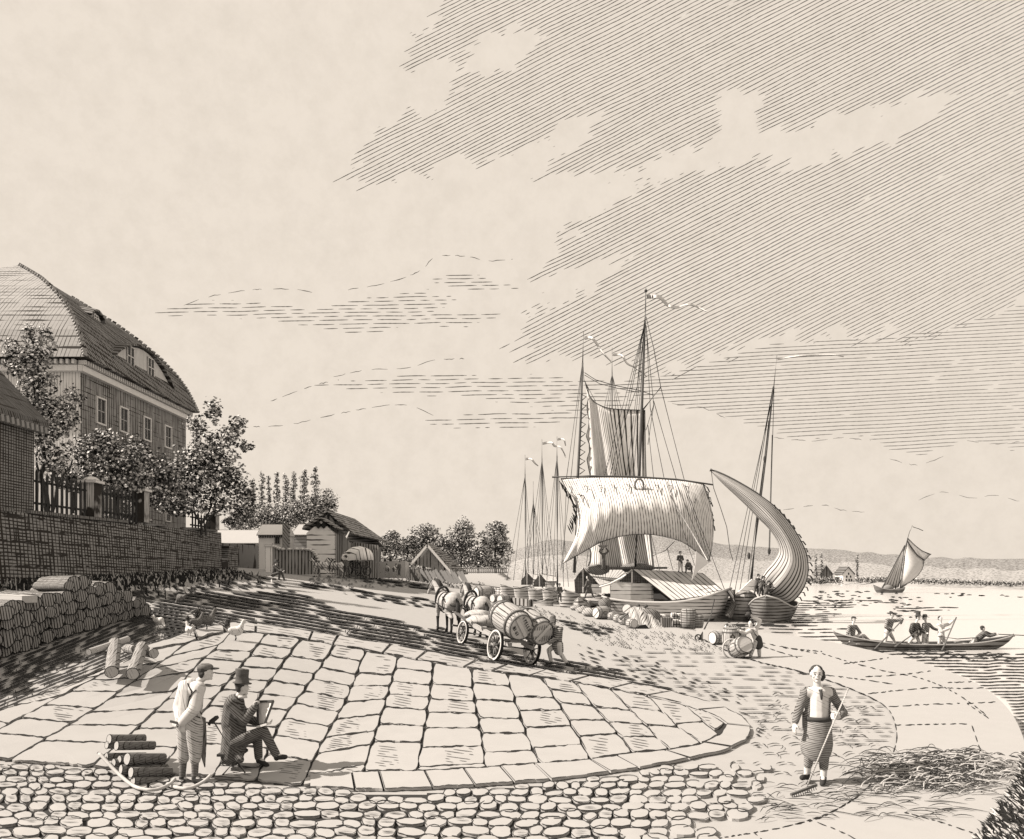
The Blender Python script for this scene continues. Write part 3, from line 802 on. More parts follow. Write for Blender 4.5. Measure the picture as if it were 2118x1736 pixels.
for K, sp in (([(630,797),(760,785),(900,772),(1000,780),(1120,772),(1260,790),(1320,840),(1220,862),(1100,840),(950,822),(800,812)], 8.5),
              ([(290,648),(380,630),(480,620),(560,630),(650,640),(720,622),(800,608),(880,602),(950,620),(900,642),(1075,648),(960,676),(860,670),(740,694),(640,675),(520,658),(380,652)], 7.5),
              ([(880,578),(980,566),(1060,590),(1110,594),(960,602)], 7), ([(860,870),(1000,850),(1150,850),(1250,860),(1100,885),(950,885)], 9)):
    kk = ragged(K, 8, 26)
    P = np.array(K); x0, y0 = P.min(0) - 20; x1, y1 = P.max(0) + 20
    cloud(hatch([(x0, y0), (x1, y0), (x1, y1), (x0, y1)], 1, sp, 1.2, dash=(20, 80), wfreq=60, minlen=10, keep=kk), 1.7)
rim = []
for L in ([(500,885),(600,878),(680,860),(760,845),(840,838),(900,862)], [(380,632),(440,612),(520,600),(600,598),(660,608)], [(720,600),(800,585),(870,560),(900,532),(960,530),(1010,540),(1060,536)],
          [(1600,905),(1680,912),(1740,905),(1800,912)], [(2000,912),(2060,918),(2130,912)], [(1840,950),(1900,962),(1960,940)], [(1620,1055),(1700,1045),(1740,1055),(1790,1060)],
          [(1900,1035),(1950,1018),(2010,1030),(2060,1025),(2118,1040)], [(690,780),(760,765),(840,762),(900,745),(960,742)], [(1390,835),(1450,842),(1500,865)], [(560,830),(640,800),(700,786)]):
    rim += dashed(L, 26, 16, 2.0)
cloud(rim, 1.6)
# ================================================================ BUILDINGS, WALLS, FENCES
WX = -19.1                                              # face of the garden wall
M_ROOFD = ink('tile_roof_shaded', base=.72, lines=[((0, 1, .55), .30, .46, .14, .1), ((0, .15, 1), .42, .40, .12, .25)])  # side slopes: shade put into a darker, denser tile tone
M_ROOFF = ink('tile_roof_lit', base=.95, lines=[((0, .4, 1), .46, .26, .15, .45), ((1, 0, -.12), .26, .20, .2, .1)])  # lit copy of the tiles for the front slope
M_HWALL = ink('house_plaster_shaded', base=.95, lines=[((0, 1, 0), .25, .48, .10, .05), ((0, 0, 1), .30, .20, .10, .5)])  # shaded side of the house, its shade painted as dense hatching
M_HFRONT = ink('house_plaster_lit', base=1.7, lines=[((1, 0, 0), .20, .18, .3, .1)])  # lit copy of the plaster, paler with thinner lines
M_TRIM = ink('white_trim', base=1.7, edge=.05)
M_GLASS = ink('dark_glass', base=.08, rough=.25)
def window(parent, c, w, h, axis, mf=M_TRIM, out=.06, panes=(2, 2), sill=True):
    """window in a wall; axis = outward normal (unit, x or y). c centre on wall face"""
    c = Vector(c); n = Vector(axis); s = Vector((0, 1, 0)) if abs(n.x) > .5 else Vector((1, 0, 0)); fr = .11 * h / 1.5
    def bx(mb, cc, a, b, d):
        sz = (d, a, b) if abs(n.x) > .5 else (a, d, b); mb.box(cc, sz)
    m = MB()
    for sg in (-1, 1):
        bx(m, c + s * sg * (w / 2) + n * out, fr, h + fr, .12)
        bx(m, c + Vector((0, 0, sg * h / 2)) + n * out, w - fr - .01, fr * 1.0, .116)
    f = m.build('window', mf, parent)
    g = MB(); bx(g, c + n * .012, w - fr * .5, h - fr * .5, .02); g.build('pane', M_GLASS, f)
    b = MB()
    for i in range(1, panes[0]): bx(b, c + s * (w * (i / panes[0] - .5)) + n * (out * .7), fr * .42, h, .04)
    for i in range(1, panes[1]): bx(b, c + Vector((0, 0, h * (i / panes[1] - .5))) + n * (out * .7), w, fr * .42, .036)
    b.build('glazing_bar', mf, f)
    return f
# ---- the tall house with the bell-shaped hipped roof
def big_house():
    x1, x0, y0, y1, zb, ze, zt = -28.2, -45.6, 50.5, 66.9, 4.0, 16.5, 25.6
    t = thing('house', 'tall plastered house with huge rounded tile roof behind the garden trees', 'house', ((x0 + x1) / 2, (y0 + y1) / 2, zb))
    m = MB(); m.box(((x0 + x1) / 2, (y0 + y1) / 2, (zb + ze) / 2), (x1 - x0, y1 - y0, ze - zb))
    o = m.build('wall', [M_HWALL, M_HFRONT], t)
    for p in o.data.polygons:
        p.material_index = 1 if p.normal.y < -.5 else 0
    prof = [(0, 0), (.10, .04), (.22, .095), (.35, .18), (.5, .31), (.65, .48), (.78, .65), (.9, .84), (1, 1)]
    ov = .75; rx = (x0 + x1) / 2; fy, by = 57.9, 64.6
    rings = []
    for h, p in prof:
        z = ze + .25 + (zt - ze) * h
        X0 = (x0 - ov) * (1 - p) + (rx - .05) * p; X1 = (x1 + ov) * (1 - p) + (rx + .05) * p
        Y0 = (y0 - ov) * (1 - p) + fy * p; Y1 = (y1 + ov) * (1 - p) + by * p
        ring = []
        for a, b in (((X0, Y0), (X1, Y0)), ((X1, Y0), (X1, Y1)), ((X1, Y1), (X0, Y1)), ((X0, Y1), (X0, Y0))):
            for k in range(6): ring.append(Vector((a[0] + (b[0] - a[0]) * k / 6, a[1] + (b[1] - a[1]) * k / 6, z + (0 if h == 0 else jit(.02)))))
        rings.append(ring)
    m = MB(); m.loft(rings)
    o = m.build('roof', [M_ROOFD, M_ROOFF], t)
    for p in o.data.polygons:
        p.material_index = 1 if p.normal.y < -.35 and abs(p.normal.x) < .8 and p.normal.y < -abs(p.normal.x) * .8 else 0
    # ragged tile butts standing proud along the hips
    for (cx_, cy_, ex, ey) in ((1, 0, x1 + ov, y0 - ov), (1, 1, x1 + ov, y1 + ov)):
        m = MB()
        for i in range(len(prof) - 1):
            (h0, p0), (h1, p1) = prof[i], prof[i + 1]
            tx, ty = (rx + .05), (fy if cy_ == 0 else by)
            for k in range(5):
                q = (k + .5) / 5; p = p0 + (p1 - p0) * q; h = h0 + (h1 - h0) * q
                m.box((ex * (1 - p) + tx * p, ey * (1 - p) + ty * p, ze + .3 + (zt - ze) * h), (.28, .28, .14), rz=.78, ry=.35)
        m.build('hip_tiles', M_ROOFF, o, origin=ORG[t.name])
    m = MB(); m.box((x1 + .16, (y0 + y1) / 2, ze - .35), (.32, y1 - y0 + .6, .42)); m.box(((x0 + x1) / 2, y0 - .16, ze - .35), (x1 - x0 + .0, .32, .42))
    m.build('cornice', M_TRIM, t)
    m = MB()
    n = 60
    for i in range(n): m.box((x1 + .26, y0 - .3 + (y1 - y0 + .6) * (i + .5) / n, ze + .03), (.5, .13, .30))
    for i in range(46): m.box((x0 + (x1 - x0) * (i + .5) / 46, y0 - .26, ze + .03), (.2, .5, .30))
    m.build('dentils', M_TRIM, t)
    for px_, z in ((53.0, 13.9), (56.1, 13.9), (59.7, 13.9), (63.3, 13.9)):
        window(t, (x1, px_, z), 1.15, 1.75, (1, 0, 0))
    window(t, (x1, 63.3, 7.6), .9, 1.2, (1, 0, 0)); window(t, (x1, 57.5, 9.2), 1.1, 1.6, (1, 0, 0))
    window(t, (-33.5, y0, 13.2), 1.2, 1.8, (0, -1, 0)); window(t, (-39, y0, 13.2), 1.2, 1.8, (0, -1, 0))
    # eyebrow dormer with two windows
    def dormer(ya, yb, zb_, hh, xf, back, wins):
        m = MB(); n = 12; f0 = []; 
        for i in range(n + 1):
            s = i / n; f0.append(Vector((xf, ya + (yb - ya) * s, zb_ + hh * math.sin(math.pi * s) ** .8)))
        m.prism([Vector((xf, ya, zb_ - .02))] + f0[1:-1] + [Vector((xf, yb, zb_ - .02))], (-.25, 0, 0))
        d = m.build('dormer', ink('dormer_boards', base=1.4, lines=[((0, 1, 0), .22, .16, .3)]), o, origin=ORG[t.name])
        m = MB(); r0 = [p + Vector((.28, 0, .10)) for p in f0]; r1 = [p + Vector((-back, 0, .45)) for p in f0]
        r2 = [p + Vector((0, 0, .14)) for p in r0]; r3 = [p + Vector((0, 0, .14)) for p in r1]
        m.loft([r0, r1, r3, r2, r0], closed=False, cap=False); m.build('dormer_roof', M_ROOFD, d if False else o, origin=ORG[t.name])
        for yy, zz, w, h in wins:
            mm = MB(); mm.box((xf + .02, yy, zz), (.05, w, h)); mm.build('dormer_pane', M_GLASS, o, origin=ORG[t.name])
            mm = MB()
            for k in (-.5, 0, .5): mm.box((xf + .06, yy + w * k, zz), (.06, .09, h + .1))
            for k in (-.5, 0, .5): mm.box((xf + .062, yy, zz + h * k), (.06, w + .08, .09))
            mm.build('dormer_frame', M_TRIM, o, origin=ORG[t.name])
    dormer(54.2, 64.0, 17.75, 2.05, -28.15, 3.6, [(57.0, 18.75, 1.0, 1.45), (60.2, 18.75, 1.0, 1.45)])
    dormer(55.6, 57.6, 21.2, .62, -30.5, 1.2, [(56.6, 21.45, .55, .42)])
big_house()

# ---- the dark building cut by the left edge
def left_building():
    t = thing('building', 'dark windowless building with tiled roof on the garden wall at the left edge', 'building', (-22.5, 29, 5.0))
    M = ink('dark_plaster', base=.7, lines=[((0, 1, 0), .155, .42, .12), ((0, 0, 1), .11, .42, .12)])
    m = MB(); m.box((-22.6, 28.8, 6.4), (6.84, 4.5, 4.8)); m.build('wall', M, t)
    m = MB()
    x0, x1, xr = -18.75, -26.5, -22.6
    for s in (0, 1):
        xe = x0 if s == 0 else x1
        m.prism([(xe, 26.3, 8.75), (xe, 31.3, 8.75), (xr, 31.3, 12.9), (xr, 26.3, 12.9)], (0, 0, .22))
    m.build('roof', ink('dark_tiles', base=.42, lines=[((-.7, 0, .7), .46, .22, .45, .5), ((0, 1, .5), .12, .42, .5, .2)]), t)
    m = MB()
    for i in range(17): m.box((-18.86, 26.4 + i * .296, 8.63), (.24, .17, .26), rx=.2)
    m.build('eave_tiles', ink('eave_tile', base=.8, edge=.02), t)
    m = MB(); m.prism([(-19.3, 31.06, 8.7), (-26.0, 31.06, 8.7), (-22.6, 31.06, 12.7)], (0, -.1, 0)); m.build('gable', M, t)
left_building()

# ---- garden wall, raised garden, pillars and railings
M_WALL = ink('wall_stone', base=.85, lines=[((0, 1, .08), .24, .42, .16, .1), ((0, .03, 1), .135, .38, .16, .12)], courses=('yz', 1.5, .48, .045, .42))
def garden_wall():
    t = thing('garden_wall', 'long dark ashlar retaining wall holding up the garden on the left', 'wall', (WX - .3, 38, 2.2))
    m = MB()
    ys = np.linspace(8, 50.8, 30); A = []; 
    ring = lambda y, zt, lo: [Vector((WX + .18, y, lo)), Vector((WX, y, zt)), Vector((WX - .55, y, zt)), Vector((WX - .55, y, lo))]
    m.loft([ring(y, 5.22 + .012 * (y - 29) + jit(.03), 0.3) for y in ys])
    m.build('wall', M_WALL, t)
    m = MB(); y = 8.0
    while y < 50.5:
        l = rnd.uniform(1.0, 1.9)
        if rnd.random() < .85: m.box((WX - .26, y + l / 2, 5.30 + .012 * (y - 29)), (.74, l - .03, .13), rx=jit(.01))
        y += l
    m.build('coping', ink('coping_stone', base=.6, lines=[((0, 1, 0), .16, .4, .3)], edge=.03), t)
    m = MB(); m.box((WX - .1, 51.9, 3.2), (1.0, 1.9, 2.5)); m.box((WX - .1, 51.9, 4.52), (1.2, 2.1, .16)); m.build('end_pier', M_WALL, t)
    return t
garden_wall()
m = MB(); m.prism([(WX - .5, 5, 5.0), (WX - .5, 50.3, 5.2), (-90, 50.3, 5.2), (-90, 5, 5.0)], (0, 0, -.6)); m.prism([(-24.5, 50.2, 5.2), (-24.5, 75, 5.4), (-90, 75, 5.4), (-90, 50.2, 5.2)], (0, 0, -3))
o = m.build('garden_ground', ink('garden_earth', base=.6, lines=[((1, .2, 0), .3, .3, .6, .4)])); tag(o, kind='structure')
def pillar(Y, h, w, label, grp='stone pillars between the garden railings'):
    z0 = 5.36 + .012 * (Y - 29)
    t = thing('stone_pillar', label, 'pillar', (WX - .28, Y, z0), grp)
    m = MB(); m.box((WX - .28, Y, z0 + h / 2), (w, w, h)); m.build('shaft', ink('pillar_stone', base=1.4, lines=[((1, 0, 0), .11, .25, .3), ((0, 1, 0), .10, .45, .3)], edge=.03), t)
    m = MB(); m.box((WX - .28, Y, z0 + h + .07), (w + .2, w + .2, .14)); m.lathe((WX - .28, Y, z0 + h + .14), (0, 0, 1), [(0, w * .7), (.16, w * .35), (.2, .02)], 4); m.build('cap', M_TRIM, t)
pillar(35.6, 1.55, .66, 'nearer pale stone pillar with pyramid cap dividing the garden railings')
pillar(40.4, 1.6, .62, 'farther pale stone pillar with pyramid cap at the end of the railings')
pillar(50.1, .95, .62, 'short dark pillar at the far end of the garden wall', 'stone pillars between the garden railings')
M_IRON = ink('dark_rail', base=.10)
def railing(ya, yb, h, sp, label):
    z0 = 5.34 + .012 * ((ya + yb) / 2 - 29)
    t = thing('garden_railing', label, 'railing', (WX - .28, (ya + yb) / 2, z0), 'railings on the garden wall')
    m = MB(); m.box((WX - .28, (ya + yb) / 2, z0 + h * .22), (.05, yb - ya, .09)); m.build('lower_rail', M_IRON, t)
    m = MB(); m.box((WX - .28, (ya + yb) / 2, z0 + h * .80), (.05, yb - ya, .09)); m.build('upper_rail', M_IRON, t)
    n = int((yb - ya) / sp)
    for i in range(n):
        y = ya + (i + .5) * (yb - ya) / n; hh = h * (1 + jit(.04)); x = WX - .28 + .04
        m = MB(); w = .055; m.loft([[Vector((x - .03, y - w, z)), Vector((x + .03, y - w, z)), Vector((x + .03, y + w, z)), Vector((x - .03, y + w, z))] for z in (z0, z0 + hh)] + [[Vector((x, y, z0 + hh + .16))] * 4])
        m.build('bar', M_IRON, t)
railing(31.3, 35.2, 1.55, .34, 'dark spiked railing between the left building and the nearer pillar')
railing(36.0, 40.0, 1.5, .34, 'dark spiked railing between the two pale stone pillars')
railing(46.6, 49.7, .82, .4, 'low railing beside the short pillar at the far end of the wall')

# ---- houses and barns at the end of the road
M_WHITE = ink('white_plaster', base=2.15, edge=.10, mottle=.05)
M_WROOF = ink('white_roof', base=1.15, edge=.10, mottle=.05)
M_BRICK = ink('pale_brick', base=2.1, lines=[((0, 0, 1), .42, .30, .12, .55)], edge=.08)
M_BOARD = ink('dark_boards', base=.95, lines=[((1, .3, 0), .24, .40, .12)])
M_BOARDY = ink('dark_side_boards', base=.8, lines=[((0, 1, 0), .75, .42, .12)])
M_BROOF = ink('barn_tiles', base=.9, lines=[((0, 0, 1), .27, .42, .15, .15), ((0, 1, 0), .9, .22, .5, .5)], edge=.08)
def gable_house(name, label, cat, Y, x0, x1, xr, yb, ze0, ze1, zr, zb, mfront, mside, mroof, ov=.35, grp=None, kids=None, hip=0):
    t = thing(name, label, cat, ((x0 + x1) / 2, (Y + yb) / 2, zb), grp)
    zr_ = zr
    k0 = ze0 + (zr - ze0) * 0; 
    m = MB(); m.prism([(x0, Y, zb), (x0, Y, ze0), (xr, Y, zr - .12), (x1, Y, ze1), (x1, Y, zb)], (0, .3, 0)); m.build('front_wall', mfront, t)
    m = MB(); m.box((x1 - .15, (Y + yb) / 2 + .16, (zb + ze1) / 2), (.3, yb - Y - .34, ze1 - zb)); m.box((x0 + .15, (Y + yb) / 2 + .16, (zb + ze0) / 2), (.3, yb - Y - .34, ze0 - zb))
    m.box(((x0 + x1) / 2, yb + .02, (zb + min(ze0, ze1)) / 2), (x1 - x0, .3, min(ze0, ze1) - zb)); m.build('side_wall', mside, t)
    m = MB(); th = .16
    for xe, ze in ((x0, ze0), (x1, ze1)):
        sg = 1 if xe > xr else -1; sl = (zr - ze) / (xe - xr); xo = xe + sg * ov; zo = ze + sl * sg * ov
        m.prism([(xo, Y - ov, zo), (xo, yb + ov, zo), (xr, yb + ov - hip, zr), (xr, Y - ov, zr)], (0, 0, th))
    if hip: m.prism([(x0 - ov, yb + ov, ze0), (xr, yb + ov - hip, zr + .02), (x1 + ov, yb + ov, ze1 - .1)], (0, .1, .14))
    m.build('roof', mroof, t)
    return t
u = lambda Y: Y / FX
XX = lambda px, Y: (px - CX) * Y / FX
ZZ = lambda py, Y: CH - (py - HY) * Y / FX
# great barn
Yb = 70.0
t = gable_house('barn', 'large tile-roofed barn with timber gable behind the brick front', 'barn', Yb, XX(640, Yb), XX(722, Yb), XX(679, Yb), 87, ZZ(1104, Yb), ZZ(1122, Yb), ZZ(1059, Yb), 2.2,
                ink('barn_gable', base=1.0, lines=[((1, 0, 0), .4, .18, .4)]), M_BOARDY, M_BROOF, .45, hip=5.5)
m = MB(); Yf = Yb - .12; c = lambda px, py: Vector((XX(px, Yf), Yf, ZZ(py, Yf)))
m.beam(c(679, 1064), c(679, 1108), .2, .16); m.beam(c(664, 1084), c(695, 1084), .2, .14, up=(0, 1, 0)); m.beam(c(679, 1078), c(667, 1092), .14, .12, up=(0, 1, 0)); m.beam(c(679, 1078), c(692, 1092), .14, .12, up=(0, 1, 0))
m.build('timber_frame', M_INK, t)
# brick front
Y2 = 67.5
t = gable_house('brick_house', 'pale brick gable house standing in front of the barn', 'house', Y2, XX(634, Y2), XX(692, Y2), XX(664, Y2), 69.7, ZZ(1103, Y2), ZZ(1103, Y2), ZZ(1074, Y2), 2.3, M_BRICK, M_BOARDY, M_BROOF, .3)
Yf = Y2 - .1; m = MB()
m.beam(c(655, 1090), c(663, 1083), .42, .16, up=(0, 1, 0)); m.beam(c(673, 1090), c(666, 1083), .42, .16, up=(0, 1, 0)); m.build('gable_opening', M_INK, t)
# barn door pier and side shed
t = thing('lean_to', 'dark boarded lean-to wall on the right side of the barn', 'shed', (XX(740, 72), 72, 2.3))
m = MB(); m.prism([(XX(700, 72), 72, 2.2), (XX(700, 72), 72, ZZ(1118, 72)), (XX(782, 72), 72, ZZ(1128, 72)), (XX(782, 72), 72, 2.2)], (0, .3, 0)); m.build('boards', M_BOARD, t)
m = MB(); m.box((XX(768, 71.6), 71.6, 3.6), (.9, .5, 2.6)); m.build('gate_post', M_BOARD, t)
# small white house with chimney
Y3 = 66.0
t = thing('cottage', 'small white cottage with tall crooked chimney left of the barn', 'house', (XX(565, Y3), Y3 + 1.5, 2.3))
m = MB(); m.box(((XX(535, Y3) + XX(588, Y3)) / 2, Y3 + 1.5, (2.3 + ZZ(1107, Y3)) / 2), (XX(588, Y3) - XX(535, Y3), 3, ZZ(1107, Y3) - 2.3)); m.build('wall', M_WHITE, t)
m = MB(); m.prism([W(530, 1108, Y3 - .2), W(592, 1108, Y3 - .2), W(600, 1087, Y3 + 1.5), W(541, 1087, Y3 + 1.5)], (0, .1, .12)); m.prism([(XX(588, Y3) + .02, Y3 - .1, ZZ(1108, Y3)), (XX(588, Y3) + .02, Y3 + 3.1, ZZ(1108, Y3)), (XX(588, Y3) + .02, Y3 + 1.5, ZZ(1088, Y3 + 1.5))], (.06, 0, 0)); m.build('roof', M_WHITE, t)
m = MB()
for i in range(16): m.box((XX(535 + i * 3.6, Y3 - .15), Y3 - .15, ZZ(1110, Y3)), (.06, .1, .22))
m.build('eave_shadow_boards', M_INK, t)
m = MB(); m.box((XX(595, Y3), Y3 - .4, (2.3 + ZZ(1085, Y3)) / 2 + .6), (.52, .5, ZZ(1085, Y3) - 3.4)); m.build('chimney', ink('chimney_brick', base=.9, lines=[((1, 0, .8), .2, .35, .3)], edge=.05), t)
window(t, (XX(574, Y3), Y3, ZZ(1118, Y3)), .42, .6, (0, -1, 0), panes=(2, 1))
# long low house behind
Y4 = 82.0
t = thing('long_house', 'long low white-roofed building behind the end of the garden wall', 'house', (XX(500, Y4), Y4 + 2, 2.6))
m = MB(); m.box(((XX(440, Y4) + XX(560, Y4)) / 2, Y4 + 2, (2.4 + ZZ(1124, Y4)) / 2), (XX(560, Y4) - XX(440, Y4), 4, ZZ(1124, Y4) - 2.4)); m.build('wall', ink('far_plaster', base=1.3, lines=[((0, .1, 1), .3, .2, .5, .6)]), t)
m = MB(); m.prism([W(436, 1125, Y4 - .3), W(565, 1125, Y4 - .3), W(565, 1098, Y4 + 2), W(450, 1098, Y4 + 2)], (0, .1, .12)); m.build('roof', M_WROOF, t)
m = MB()
for a, b in ((468, 500), (505, 528)): m.box((XX((a + b) / 2, Y4 - .05), Y4 - .05, ZZ(1129, Y4)), (XX(b, Y4) - XX(a, Y4), .1, .32))
m.build('eave_gap', M_INK, t)
Y5 = 76.0
t = thing('outbuilding', 'small white-roofed outbuilding tucked between cottage and barn', 'shed', (XX(618, Y5), Y5 + 1, 2.4))
m = MB(); m.box((XX(618, Y5), Y5 + 1, (2.2 + ZZ(1107, Y5)) / 2), (XX(640, Y5) - XX(600, Y5), 2, ZZ(1107, Y5) - 2.2)); m.build('wall', ink('plain_board', base=.95, lines=[((0, 0, 1), .3, .18, .4)]), t)
m = MB(); m.prism([W(600, 1108, Y5 - .2), W(640, 1108, Y5 - .2), W(650, 1085, Y5 + 1.2), W(618, 1085, Y5 + 1.2)], (0, .1, .1)); m.build('roof', M_WROOF, t)
# gate post and boarded yard wall
t = thing('gate_post', 'white capped gate post left of the boarded yard wall', 'post', W(556, 1186, 58))
m = MB(); m.box(W(556, 1158, 58), (.42, .42, 2.1)); m.build('shaft', M_WHITE, t)
m = MB(); m.box(W(557, 1129, 58), (.62, .6, .16)); m.build('cap', M_TRIM, t)
t = thing('yard_wall', 'dark boarded yard wall with curved end between gate post and horse team', 'wall', W(610, 1186, 59))
top = smooth_line([(563,1124),(572,1134),(585,1137),(620,1137),(642,1139),(652,1147),(658,1160),(661,1188)], 5)
m = MB(); m.prism([W(563, 1190, 59)] + [W(a, b, 59) for a, b in top], (0, .3, 0)); m.build('boards', M_BOARD, t)
m = MB()
for a, b in top[4:-4:2]: m.ell(W(a, b - 1, 58.9), (.16, .2, .11), 8, 5)
m.build('coping', M_TRIM, t)
# low white wall right of the barn
t = thing('low_wall', 'low stippled white wall behind the small horses right of the barn', 'wall', W(815, 1190, 84))
m = MB(); m.prism([W(784, 1162, 84), W(838, 1160, 84), W(846, 1163, 87), W(846, 1196, 87), W(838, 1196, 84), W(784, 1196, 84)], (0, .35, 0)); m.build('wall', ink('stipple_plaster', base=1.35, dots=(.30, .16), edge=.06), t)
# open timber shed
Y6 = 88.0
t = thing('open_shed', 'open-fronted timber shed with steep gable roof behind the leaning boards', 'shed', W(890, 1196, Y6))
m = MB(); m.prism([W(852, 1166, Y6), W(884, 1130, Y6), W(950, 1190, Y6)], (0, .2, 0)); m.build('gable', ink('shed_boards', base=.9, lines=[((1, 0, 0), .42, .34, .3, .3)]), t)
m = MB(); m.beam(W(850, 1168, Y6 - .2), W(884, 1128, Y6 - .2), .3, .3, up=(0, 1, 0)); m.beam(W(884, 1128, Y6 - .2), W(934, 1186, Y6 - .2), .3, .3, up=(0, 1, 0)); m.build('barge_board', M_WHITE, t)
m = MB(); m.prism([W(884, 1126, Y6), W(902, 1132, Y6 + 7), W(968, 1188, Y6 + 7), W(946, 1190, Y6)], (0, .1, .2)); m.build('roof', M_BROOF, t)
for a, b in ((855, 1168), (876, 1160), (900, 1158), (925, 1180)):
    m = MB(); m.beam(W(a, b, Y6 + .3), W(a, 1200, Y6 + .3), .22, .22); m.build('post', M_BOARD, t)
m = MB(); m.prism([W(840, 1176, Y6 + 1.5), W(948, 1176, Y6 + 1.5), W(948, 1202, Y6 + 1.5), W(840, 1202, Y6 + 1.5)], (0, .2, 0)); m.build('back_wall', M_BOARD, t)
ORD = ['first', 'second', 'third', 'fourth', 'fifth', 'sixth', 'seventh', 'eighth', 'ninth', 'tenth', 'eleventh', 'twelfth', 'thirteenth', 'fourteenth', 'fifteenth', 'sixteenth', 'seventeenth']
# leaning boards, each its own
for i in range(17):
    a = 850 + i * 6.6 + jit(1.5); Yl = 86 - i * .7
    m = MB(); gz0 = G(a + 8, 1200 + i * .5); m.beam(W(a + 10 + jit(2), 1203 + jit(2) + i * .2, Yl - 1), W(a - 3 + jit(3), 1179 + jit(3) + i * .25, Yl + .8), .26, .06, up=(0, 1, 0))
    o = m.build('leaning_board', ink('plank_pale', base=1.3, edge=.05) if i == 2 else ink('board_dark', base=.35), None)
    tag(o, ORD[i] + ' from the left of the boards leaning before the open shed', 'board', 'boards leaning before the open shed')
# field fence beside the round trees
t = thing('field_fence', 'low paling fence below the round trees', 'fence', W(1000, 1188, 104))
for i in range(24):
    a = 955 + i * 4; m = MB(); m.box(W(a, 1180, 104), (.16, .1, .8)); m.build('pale', M_BOARD, t)
for yy in (1176, 1184):
    m = MB(); m.beam(W(952, yy, 104.1), W(1050, yy, 104.1), .08, .12); m.build('rail', M_BOARD, t)
# earth and rubble mound beside the wall end
m = MB()
for i in range(16):
    a = 484 + i * 4.7; h = 9 + 9 * math.exp(-((a - 500) / 14) ** 2) + 4 * math.exp(-((a - 530) / 12) ** 2); m.ell(W(a, 1203 - h * .35, 49.5 + jit(.6)), (.36 + rnd.random() * .2, .6, h * .62 * 49.5 / FX), 9, 6, lump=.5, seed=i)
o = m.build('rubble_mound', ink('mound_earth', base=.55, lines=[((.4, 0, 1), .16, .4, .6)])); tag(o, 'dark heap of earth beside the end of the garden wall', 'heap')

# ---- far bank village
def far_house(px0, px1, pyb, pye, pyr, Y, label, mr, win=True, gx=None):
    t = thing('farmhouse', label, 'house', W((px0 + px1) / 2, pyb, Y), 'farmhouses on the far bank')
    gx = gx or (px0 + px1) / 2
    m = MB(); m.prism([W(px0, pyb, Y), W(px0, pye, Y), W(gx, pyr, Y), W(px1, pye, Y), W(px1, pyb, Y)], (0, 5, 0)); m.build('wall', M_WHITE if win else ink('far_dark_wall', base=.5, lines=[((1, 0, 0), .8, .4, .3)]), t)
    m = MB(); m.prism([W(px0 - 1, pye + 1, Y - .5), W(gx, pyr - 1.2, Y - .5), W(gx, pyr + .6, Y - .5), W(px0 - 1, pye + 3, Y - .5)], (0, 6, 0)); m.prism([W(px1 + 1, pye + 1, Y - .5), W(gx, pyr - 1.2, Y - .5), W(gx, pyr + .6, Y - .5), W(px1 + 1, pye + 3, Y - .5)], (0, 6, 0)); m.build('roof', mr, t)
    if win:
        for a, b in ((gx - 4, 1193), (gx + 4, 1193), (gx - 5, 1200), (gx + 1, 1200), (gx + 6, 1200), (gx, 1187)):
            m = MB(); m.box(W(a, b, Y - .06), (.32, .08, .6)); m.build('window', M_INK, t)
M_FROOF = ink('far_roof', base=.4, lines=[((1, 0, .6), .9, .4, .3)])
far_house(1743, 1768, 1207, 1186, 1173, 214, 'white gabled farmhouse with rows of windows on the far river bank', M_FROOF)
far_house(1697, 1722, 1207, 1186, 1170, 216, 'dark-roofed farmhouse partly hidden by shrubs on the far river bank', M_FROOF, False)
